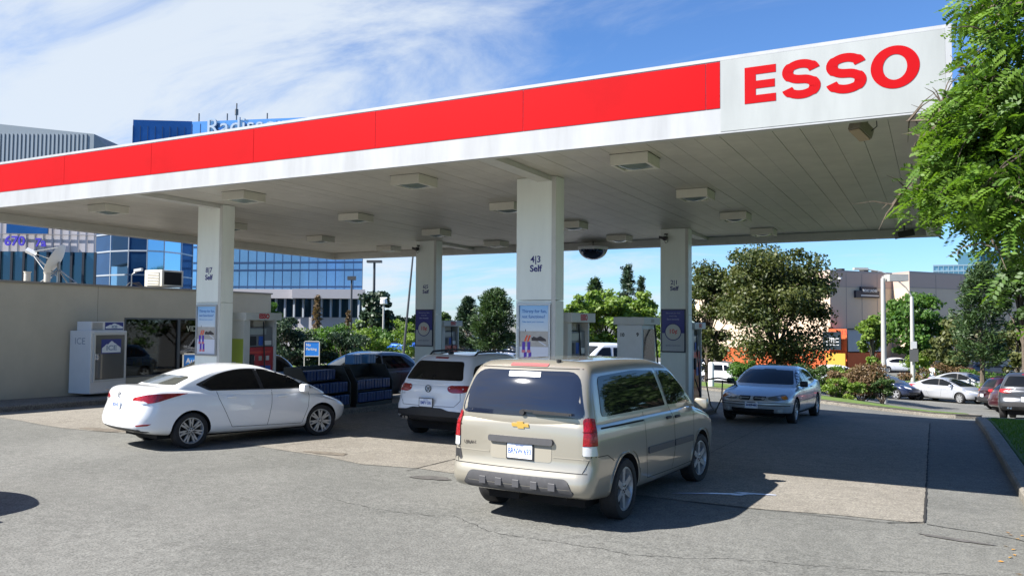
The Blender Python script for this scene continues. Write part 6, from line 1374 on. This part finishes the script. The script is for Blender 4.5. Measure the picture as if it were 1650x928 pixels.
# lawns past the lot
for nm, pts_ in (('lawn', [P2(1400, 60), P2(1590, 52), P2(1640, 62), P2(1380, 72)]), ('lawn', [P2(1560, 50), P2(1720, 44), P2(1720, 56), P2(1580, 58)])): slabpoly(nm, pts_, .12, MATS['grass_pale_green'])

# locust tree whose branches hang in from the right
def locust():
    tx, ty = 5.0, 6.6; z0 = G(tx, ty) + .13
    root = empty('locust_tree', (tx, ty, z0), label='leafy honey locust hanging into view over the sign corner at right', cat='tree')
    r = np.random.default_rng(77); O = Vector((tx, ty, z0)); b = MB(); b.tube([(0, 0, -.2), (.05, .0, 1.2), (-.1, .1, 2.6), (-.3, .3, 4.2)], [.20, .17, .14, .10], 10)
    fr = []; C = []
    # limb tips given as picture places at real distances; the crown also spreads far outside the frame
    tips = [(1440, 330, 7.4), (1470, 300, 7.2), (1500, 275, 7.0), (1480, 225, 7.1), (1460, 195, 7.4), (1520, 200, 6.9), (1560, 160, 6.8), (1545, 120, 7.1), (1575, 100, 6.7), (1600, 190, 6.5), (1540, 240, 7.0), (1580, 260, 6.7), (1610, 300, 6.5), (1560, 330, 7.0), (1600, 350, 6.8), (1640, 330, 6.4), (1640, 240, 6.3), (1630, 130, 6.4), (1640, 60, 6.3), (1560, 25, 6.9), (1610, 10, 6.6), (1530, 30, 7.2), (1500, 330, 7.1), (1530, 300, 6.9), (1640, 395, 7.2), (1620, 370, 7.4), (1510, 250, 7.3), (1555, 200, 6.6), (1590, 70, 6.5), (1520, 165, 7.2), (1610, 230, 6.9), (1575, 300, 6.4)]
    tips += [(1560, 185, 6.9), (1590, 210, 6.6), (1600, 280, 6.6), (1560, 280, 7.2), (1630, 190, 6.5), (1625, 270, 6.5), (1580, 130, 6.9), (1620, 90, 6.6), (1590, 330, 7.0), (1640, 290, 6.8), (1545, 215, 7.2), (1600, 150, 6.9), (1530, 275, 7.1), (1640, 160, 6.7)]
    tips = [D(*t) for t in tips]
    for i in range(58): a = r.uniform(-1.9, 2.6); q = r.uniform(.3, 1) ** .6; tips.append(Vector((tx + .3 + math.cos(a) * 2.8 * q, ty + .4 + math.sin(a) * 2.8 * q, r.uniform(3.6, 7.4))))
    vs_c = []; vs_n = []; vs_u = []; vs_w = []; vs_l = []; tn = []
    tips = [t - O for t in tips]; boughs = []
    for ti in list(range(0, 46, 5)) + list(range(46, len(tips), 5)):
        T_ = tips[ti]; hub = Vector((r.uniform(-.25, .1), r.uniform(0, .3), 2.3 + r.uniform(0, 1.8))); pl = []
        for k in range(9):
            u = k / 8; pl.append(hub.lerp(T_, u) + Vector((0, 0, math.sin(u * PI) * .45)) + Vector(r.normal(0, .07, 3)) * math.sin(u * PI))
        boughs.append(pl); b.tube(pl, [.075 * (1 - i / 8.6) + .006 for i in range(9)], 6)
    sites = []
    for ti, T_ in enumerate(tips):
        pl = min(boughs, key=lambda q: min((p_ - T_).length for p_ in q[2:])); st_ = min(pl[2:], key=lambda p_: (p_ - T_).length + .25 * abs(pl.index(p_) - 5)); L0 = (T_ - st_).length
        mid = st_.lerp(T_, .5) + Vector(r.normal(0, .10, 3)) * L0 + Vector((0, 0, .06 * L0))
        if L0 > .05: b.tube([st_, mid, T_], [.022, .014, .004], 5)
        sites.append((T_, mid, ti < 46))
    for pl in boughs:
        for i in range(3, 9): sites.append((pl[i] + Vector(r.normal(0, .18, 3)), pl[i - 2], False)); sites.append((pl[i] + Vector(r.normal(0, .3, 3)), pl[i - 1], False))
    for ti, (T_, mid, near_) in enumerate(sites):
        d0 = (T_ - mid).normalized(); inview = near_
        for _ in range(5): e_ = mid.lerp(T_, r.uniform(.3, .9)); q_ = e_ + Vector(r.normal(0, .16, 3)); b.tube([e_, e_.lerp(q_, .5) + Vector((0, 0, .03)), q_], [.010, .006, .002], 4)
        for k in range(44 if inview else 26):
            base = T_ + Vector(r.normal(0, 1, 3)) * (.14 if inview else .3) - d0 * r.uniform(-.1, .4); dr = Vector((d0.x, d0.y, d0.z - .25)) * .6 + Vector(r.normal(0, .8, 3)); dr.z = dr.z * .5 - .15; dr.normalize()
            if True:
                rel = O + base - Vector((0, 0, CAMH)); cz_ = rel.dot(fwd); ppx = CXP + F_PX * rel.dot(right) / cz_; ppy = CYP + F_PX * rel.dot(down) / cz_
                if cz_ > .5 and ppx < 1750 and ppx < pw(ppy, [-60, 20, 45, 60, 90, 160, 200, 240, 290, 330, 350, 380, 410], [1530, 1525, 1540, 1585, 1552, 1520, 1490, 1500, 1470, 1440, 1455, 1540, 1600]): continue
            L = r.uniform(.12, .21); sd = dr.cross(Vector((0, 0, 1)) + Vector(r.normal(0, .5, 3))).normalized(); nr = sd.cross(dr).normalized(); t0 = r.random()
            np_ = 8 if inview else 6
            for j in range(np_):
                u = (j + 1) / np_; c = base + dr * L * u - Vector((0, 0, .05 * u * u))
                for s in (-1, 1):
                    ld = (sd * s + dr * .45).normalized(); ll = .052 if inview else .06
                    vs_c.append(c + ld * ll * .55); vs_n.append(nr + Vector(r.normal(0, .25, 3))); vs_u.append(ld); vs_w.append(ll * .52); vs_l.append(ll); tn.append(np.clip(t0 * .7 + r.random() * .3 + (.15 if T_.x + O.x < 1 else 0), 0, 1))
    quads('crown', np.array(vs_c), unit(np.array(vs_n)), unit(np.array(vs_u)), np.array(vs_w), np.array(vs_l), L_loc, root, np.array(tn))
    b.build('trunk', M_bark, root, smooth=60)
locust()
for i, (x, y, h, rx) in enumerate(((15.5, 7.5, 9, 4.0), (17.5, 15, 10, 4.4), (13.5, 22.5, 7.5, 3.0), (7.6, 37, 6.5, 2.9), (11.5, 46, 8, 4.0))):
    broadleaf(0, 0, 0, F_PX, rx, 'big dark tree outside the right edge, ' + ['nearest', 'second', 'third', 'fourth', 'farthest'][i], L_dark, n=6000, ncl=50, leaf=.30, seed=90 + i, low=.15, P=Vector((x, y, h)), trunkr=.25)
# the shade at left is cast by an unseen suv, added further down
# fallen yellow leaves by the near kerb
r_ = np.random.default_rng(4); n = 26; c = np.stack([r_.uniform(.45, .9, n), r_.uniform(6.8, 10.5, n), np.zeros(n)], 1); c[:, 2] = [G(a, b_) + .008 for a, b_ in c[:, :2]]
for i in range(n):
    o = quads('fallen_leaf', c[i:i + 1], np.array([[r_.normal(0, .2), r_.normal(0, .2), 1.]]), unit(r_.normal(0, 1, (1, 3)) * np.array([1, 1, .05])), .035, .06, leafmat('leaf_yellow', (.45, .28, .05), (.50, .22, .04), .1), None, np.array([r_.random()]))
    tag(o, 'small fallen yellow leaf lying on the asphalt by the near kerb', 'leaf', 'fallen leaves by the kerb')

# ------------------------------------------------------------------ vehicles
van_p = mat('van_champagne', (.325, .302, .248), .30, .45, coat=1.0); MATS['van_paint'].node_tree.nodes['Principled BSDF'].inputs['Base Color'].default_value = (.42, .38, .30, 1)
MINIVAN['mirrormat'] = van_p
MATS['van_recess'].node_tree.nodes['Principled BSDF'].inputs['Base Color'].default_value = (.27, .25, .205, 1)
van, sk = build_vehicle(MINIVAN, van_p, 'tan champagne minivan seen from behind in the foreground', 'minivan')
def lampstack(root, sk, y0, y1, z0, z1, sg):
    P_ = lambda a, b_: (sg * a, b_)
    for nm, zz0, zz1, m in (('tail_light', lerp(z0, z1, .27), z1, M_red), ('reverse_light', z0, lerp(z0, z1, .265), M_clear), ('lamp_divider', lerp(z0, z1, .62), lerp(z0, z1, .645), mat('lamp_dark_red', (.12, .0, .0), .3)), ('lamp_divider', lerp(z0, z1, .26), lerp(z0, z1, .275), MATS['lamp_dark_red'] if 'lamp_dark_red' in MATS else M_dark)):
        b = MB(); t_ = nm == 'tail_light'; b.add(*sk.patch('RL' if sg > 0 else 'RR', rpoly([(-1.105, zz0, .0 if t_ else .02), (-.945, zz0, .0 if t_ else .02), (-.965, zz1, .03 if t_ else 0), (-1.095 if t_ else -1.105, zz1, .04 if t_ else 0)]), .014 + .003 * (nm == 'lamp_divider'), .04, .03)); b.build(nm, m, root, smooth=30)
for s in (1, -1): lampstack(van, sk, .75, .875, .80, 1.19, s)
plate(van, sk, 'rear', -.04, .80, 'BRNW·693')
# gold bow tie
b = MB(); x = sk.pt('rear', 0, 1.08, 0).x - .012
b.prism([(x, -.04 - u, 1.08 + v_) for u, v_ in ((-.105, -.018), (-.04, -.018), (-.034, -.036), (.046, -.036), (.040, -.018), (.105, -.018), (.095, .018), (.034, .018), (.028, .036), (-.050, .036), (-.046, .018), (-.115, .018))], (.014, 0, 0)); b.build('emblem', M_gold, van)
text('badge', 'UPLANDER LS', .048, mat('badge_dark', (.10, .09, .08), .3, .5), van, frame((sk.pt('rear', .60, .845, 0).x - .004, .71, .845), (0, -1, 0), (0, 0, 1)), .001, .001, 'LEFT')
b = MB(); xw = sk.pt('rear', -.35, 1.25, 0).x - .03; b.obox((xw, -.36, 1.235), (.012, 0, 0), (0, .30, .008), (0, 0, .012)); b.obox((xw - .01, -.42, 1.222), (.01, 0, 0), (0, .22, 0), (0, 0, .008)); b.lathe([(.0001, -.02), (.03, -.02), (.035, .02)], (xw, -.06, 1.222), 'x', 14); b.build('wiper', M_blackp, van)
for y in (-.46, -.25, -.03, .19, .40):
    p = sk.pt('rear', y, .46, 0); b = MB(); b.box(p.x - .020, y - .042, .415, p.x - .004, y + .042, .50, .006); b.build('cladding_notch', mat('notch_grey', (.06, .06, .065), .5), van)
b = MB(); b.lathe([(.025, -.0), (.03, .05), (.004, .055)], (sk.pt('rear', -.30, 1.72, 0).x + .10, -.32, 1.745), 'z', 8); b.build('antenna_base', M_blackp, van)
b = MB(); b.obox((-2.15, .1, .30), (.10, 0, 0), (0, .06, 0), (0, 0, .05)); b.build('tow_hitch', M_dark, van)
b = MB(); b.tube([(-2.2, -.5, .30), (-1.6, -.5, .32)], .03, 8); b.build('exhaust', M_dark, van)
place(van, -3.975, 10.27, 2.4)

el_p = mat('white_paint', (.80, .81, .82), .28, 0, coat=1.0)
el, sk2 = build_vehicle(SEDAN, el_p, 'white four door sedan with dark windows turning in at the left pump', 'sedan')
plate(el, sk2, 'rear', 0, .76, 'BRSB·402', fr=False)
def ring_emblem(root, sk, side, y, z, r0, m, inner):
    sg = -1 if side == 'rear' else 1; x = sk.pt(side, y, z, 0).x + sg * .008; b = MB(); b.lathe([(r0, 0), (r0 * .98, sg * .010), (r0 * .82, sg * .010), (r0 * .80, 0)], (x, y, z), 'x', 24)
    for a, c_ in inner: A = Vector((x + sg * .006, y - sg * a[0] * r0 * -1, z + a[1] * r0)); B2 = Vector((x + sg * .006, y - sg * c_[0] * r0 * -1, z + c_[1] * r0)); b.tube([A, B2], r0 * .09, 5)
    b.build('emblem', m, root)
ring_emblem(el, sk2, 'rear', 0, .925, .052, M_chrome, [((-.45, -.5), (-.35, .6)), ((.35, -.6), (.45, .5)), ((-.4, -.05), (.4, .05))])
text('badge', 'ELANTRA', .035, MATS['badge_dark'], el, frame((sk2.pt('rear', .5, .905, 0).x - .006, .62, .975), (0, -1, 0), (0, 0, 1)), .001, .0)
place(el, -12.05, 11.45, 14.0)

tg, sk3 = build_vehicle(SUV, mat('white_paint_suv', (.74, .76, .79), .3, 0, coat=1.0), 'white compact suv seen from behind under the canopy', 'suv')
plate(tg, sk3, 'rear', 0, .72, 'BMFV·506')
ring_emblem(tg, sk3, 'rear', 0, .99, .075, mat('dark_chrome', (.18, .19, .20), .2, .9), [((-.62, .62), (-.22, -.10)), ((-.22, -.10), (0, .45)), ((0, .45), (.22, -.10)), ((.22, -.10), (.62, .62)), ((-.85, .15), (-.35, -.80)), ((-.35, -.80), (0, -.05)), ((0, -.05), (.35, -.80)), ((.35, -.80), (.85, .15))])
for s in (-1, 1):
    b = MB(); b.tube([(-1.35, s * .56, 1.61), (-1.2, s * .57, 1.70), (-.4, s * .58, 1.735), (.3, s * .57, 1.70), (.45, s * .56, 1.66)], [.016, .022, .022, .022, .016], 8); b.build('roof_rail', mat('rail_black', (.03, .03, .03), .35), tg, smooth=60)
b = MB(); b.obox((-1.35, 0, 1.68), (.07, 0, -.02), (0, .02, 0), (.01, 0, .03)); b.tube([(-1.35, 0, 1.69), (-1.5, 0, 1.80)], .005, 5); b.build('antenna', M_blackp, tg)
b = MB(); b.tube([(-2.18, .55, .40), (-2.0, .55, .40)], .035, 12); b.tube([(-2.18, .47, .40), (-2.0, .47, .40)], .035, 12); b.build('exhaust', M_chrome, tg)
text('badge', 'TIGUAN', .045, M_chrome, tg, frame((sk3.pt('rear', .62, .88, 0).x - .006, .70, .88), (0, -1, 0), (0, 0, 1)), .001, .0)
place(tg, -8.72, 15.4, 3.5)

silver = mat('silver_blue_paint', (.50, .53, .57), .3, .45, coat=1.0)
pn_, sk4 = build_vehicle(NOTCH, silver, 'silver blue four door sedan facing the camera beside the 2|1 column', 'sedan', name='sedan')
plate(pn_, sk4, 'front', 0, .46, 'AHKR·482', fr=False)
b = MB(); b.obox((sk4.pt('front', 0, .63, 0).x + .005, 0, .625), (.012, 0, 0), (0, .022, 0), (0, 0, .05)); b.build('grille_divider', silver, pn_)
place(pn_, -3.85, 22.5, 183.5)
blue_s = mat('grey_blue_paint', (.14, .165, .20), .3, .6, coat=1.0)
hb_, sk5 = build_vehicle(HATCH, blue_s, 'grey blue hatchback behind the blue fluid racks', 'hatchback')
place(hb_, -15.6, 19.9, 186)
black_p = mat('black_paint', (.012, .013, .02), .25, .2, coat=1.0)
def instance(src, paintm, X, Y, deg, label, cat, group='cars parked in the lot', zoff=0, name=None):
    o = copy_tree(src); o['label'] = label; o['category'] = cat; o['group'] = group
    if name: o.name = name
    for ch in o.children:
        if ch.name.split('.')[0] in ('emblem', 'badge', 'license_plate', 'plate_frame', 'antenna', 'exhaust', 'grille_divider', 'sticker'):
            if ch.name.split('.')[0] in ('emblem', 'badge', 'grille_divider'): bpy.data.objects.remove(ch)
            continue
        for i, s in enumerate(ch.material_slots):
            if s.material in (van_p, el_p, MATS['white_paint_suv'], silver, blue_s): s.link = 'OBJECT'; s.material = paintm
    for ch in list(o.children_recursive):
        if ch.name.split('.')[0] in ('plate_number', 'plate_legend'): bpy.data.objects.remove(ch)
    place(o, X, Y, deg, zoff); return o
instance(hb_, black_p, -16.4, 15.2, 184, 'black hatchback at the far side of the left pump', 'hatchback', 'cars waiting at the pumps')
pk, sk6 = build_vehicle(PICKUP, mat('pickup_white', (.62, .66, .72), .3, 0, coat=1.0), 'white pickup truck behind the 4|3 pump', 'pickup truck')
x, y = P2(975, 31); place(pk, x, y, 215)
silv = mat('bright_silver_paint', (.55, .57, .62), .28, .6, coat=1.0); maroon = mat('maroon_paint', (.030, .006, .010), .28, .3, coat=1.0); dgrey = mat('dark_grey_paint', (.055, .06, .07), .28, .5, coat=1.0); redp = mat('red_paint', (.045, .006, .008), .3, .2, coat=1.0); navyp = mat('navy_paint', (.02, .03, .07), .25, .3, coat=1.0); whitep = mat('plain_white_paint', (.75, .77, .8), .3, 0, coat=1.0)
RD = math.degrees(math.atan2(right.x, right.y))      # heading of something driving to the picture's right
def carpx(src, pm, px, dep, rel, label, cat, dz=0, group='cars parked in the lot'):
    x, y = P2(px, dep); return instance(src, pm, x, y, RD + rel, label, cat, group, dz)
carpx(el, silv, 1525, 48.0, 64, 'bright silver sedan in the parking lot beside the maroon suv', 'sedan')
carpx(el, mat('pale_silver_paint', (.45, .47, .50), .28, .6, coat=1.0), 1552, 54, 60, 'pale silver sedan just behind the bright silver one', 'sedan')
carpx(hb_, navyp, 1425, 50, 60, 'black car at the left behind the pale lamp post', 'hatchback')
carpx(tg, maroon, 1652, 41, 6, 'maroon suv partly behind the dark grey wagon', 'suv')
carpx(hb_, redp, 1672, 37, 6, 'small dark red hatchback between the maroon suv and the dark grey wagon', 'hatchback')
carpx(tg, dgrey, 1662, 29.5, -52, 'dark grey wagon with red tail lights at the right edge', 'wagon')
for i, (px, dep, src, pm, rel, lb_, ct, dz) in enumerate(((1166, 60, tg, whitep, 20, 'white suv parked beyond the pump hose', 'suv', 0), (1140, 66, el, whitep, 20, 'white sedan behind the parked white suv', 'sedan', 0), (1352, 62, hb_, whitep, 0, 'white car at the orange shop front', 'hatchback', 0),
    (1445, 78, el, whitep, 0, 'white car far under the green maple', 'sedan', 0), (1590, 70, hb_, dgrey, 0, 'dark car far under the pines', 'hatchback', 0),
    (640, 88, tg, whitep, 25, 'white suv far away left of the 6|5 column', 'suv', 0), (652, 78, el, silv, 20, 'silver car far away left of the 6|5 column', 'sedan', 0), (660, 66, hb_, mat('bright_blue_paint', (.02, .12, .5), .3, .2, coat=1), 20, 'bright blue car beside the 6|5 column', 'hatchback', 0), (628, 96, el, dgrey, 25, 'dark car far away behind the flagpole', 'sedan', 0),
    (760, 62, pk, MATS['pickup_white'], 160, 'white pickup far away behind the white suv roof', 'pickup truck', 0), (742, 68, el, silv, 30, 'silver car far away behind the rear left pump', 'sedan', 0), (815, 66, el, dgrey, 30, 'dark car far away left of the 4|3 column', 'sedan', 0), (790, 60, hb_, silv, 20, 'silver hatchback far away behind the white suv roof', 'hatchback', 0))):
    carpx(src, pm, px, dep, rel, lb_, ct, dz)
# unseen car added past the left edge so that its rounded shade falls in view
instance(tg, dgrey, -10.85, 3.45, 2, 'dark suv added out of view past the left edge to cast a rounded shade', 'suv', 'cars waiting at the pumps')

# ------------------------------------------------------------------ pedestrian
def person(x, y, label):
    z = G(x, y); J = {'pelvis': (0, 0, .95), 'waist': (0, 0, 1.12), 'chest': (0, .02, 1.35), 'neck': (0, .02, 1.50), 'head': (0, .03, 1.62), 'crown': (0, .02, 1.74), 'hl': (.10, 0, .90), 'kl': (.11, .06, .50), 'al': (.11, -.04, .09), 'tl': (.12, .12, .03), 'hr': (-.10, 0, .90), 'kr': (-.11, .10, .50), 'ar': (-.11, .12, .10), 'tr': (-.12, .26, .04),
         'sl': (.18, .01, 1.44), 'el': (.24, -.03, 1.16), 'wl': (.22, .10, .93), 'sr': (-.18, .01, 1.44), 'er': (-.25, -.02, 1.16), 'wr': (-.20, .14, 1.0)}
    R_ = {'pelvis': .15, 'waist': .13, 'chest': .16, 'neck': .06, 'head': .09, 'crown': .07, 'hl': .09, 'kl': .065, 'al': .045, 'tl': .035, 'hr': .09, 'kr': .065, 'ar': .045, 'tr': .035, 'sl': .06, 'el': .045, 'wl': .035, 'sr': .06, 'er': .045, 'wr': .035}
    E_ = [('pelvis', 'waist'), ('waist', 'chest'), ('chest', 'neck'), ('neck', 'head'), ('head', 'crown'), ('pelvis', 'hl'), ('hl', 'kl'), ('kl', 'al'), ('al', 'tl'), ('pelvis', 'hr'), ('hr', 'kr'), ('kr', 'ar'), ('ar', 'tr'), ('chest', 'sl'), ('sl', 'el'), ('el', 'wl'), ('chest', 'sr'), ('sr', 'er'), ('er', 'wr')]
    ks = list(J); me = bpy.data.meshes.new('p'); me.from_pydata([J[k] for k in ks], [(ks.index(a), ks.index(b_)) for a, b_ in E_], []); o = bpy.data.objects.new('p', me); COL.objects.link(o)
    o.modifiers.new('s', 'SKIN'); sv = me.skin_vertices[0].data
    for i, k in enumerate(ks): sv[i].radius = (R_[k], R_[k] * .85); sv[i].use_root = (k == 'pelvis')
    s = o.modifiers.new('u', 'SUBSURF'); s.levels = 2; dg = bpy.context.evaluated_depsgraph_get(); m2 = bpy.data.meshes.new_from_object(o.evaluated_get(dg)); bpy.data.objects.remove(o)
    m2.name = 'person'; m2.materials.clear()
    for mm_ in (mat('skin', (.45, .28, .20), .6), mat('pale_shirt', (.62, .63, .66), .8), mat('denim', (.07, .12, .22), .8), mat('hair', (.03, .02, .015), .8)): m2.materials.append(mm_)
    for f in m2.polygons:
        c = f.center; f.use_smooth = True; f.material_index = 3 if c.z > 1.66 or (c.z > 1.56 and c.y < 0) else 0 if c.z > 1.49 or (abs(c.x) > .19 and c.z < 1.2 and c.z > .8) else 1 if c.z > 1.0 else 2
    p = bpy.data.objects.new('person', m2); COL.objects.link(p); p.location = (x, y, z); p.rotation_euler = (0, 0, -.6); tag(p, label, 'person')
x, y = P2(1500, 58); person(x, y, 'person in pale top and jeans walking behind the silver parked sedan')
# raised tailgate lines and roof ribs of the minivan
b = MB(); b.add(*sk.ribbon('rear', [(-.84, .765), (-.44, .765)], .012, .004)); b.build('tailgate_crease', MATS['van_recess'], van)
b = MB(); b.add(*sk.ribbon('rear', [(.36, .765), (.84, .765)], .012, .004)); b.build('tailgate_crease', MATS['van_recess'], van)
for y in (-.40, -.14, .14, .40):
    b = MB(); b.add(*sk.ribbon('top', [(-1.9, y), (.1, y)], .03, .006)); b.build('roof_rib', van_p, van)
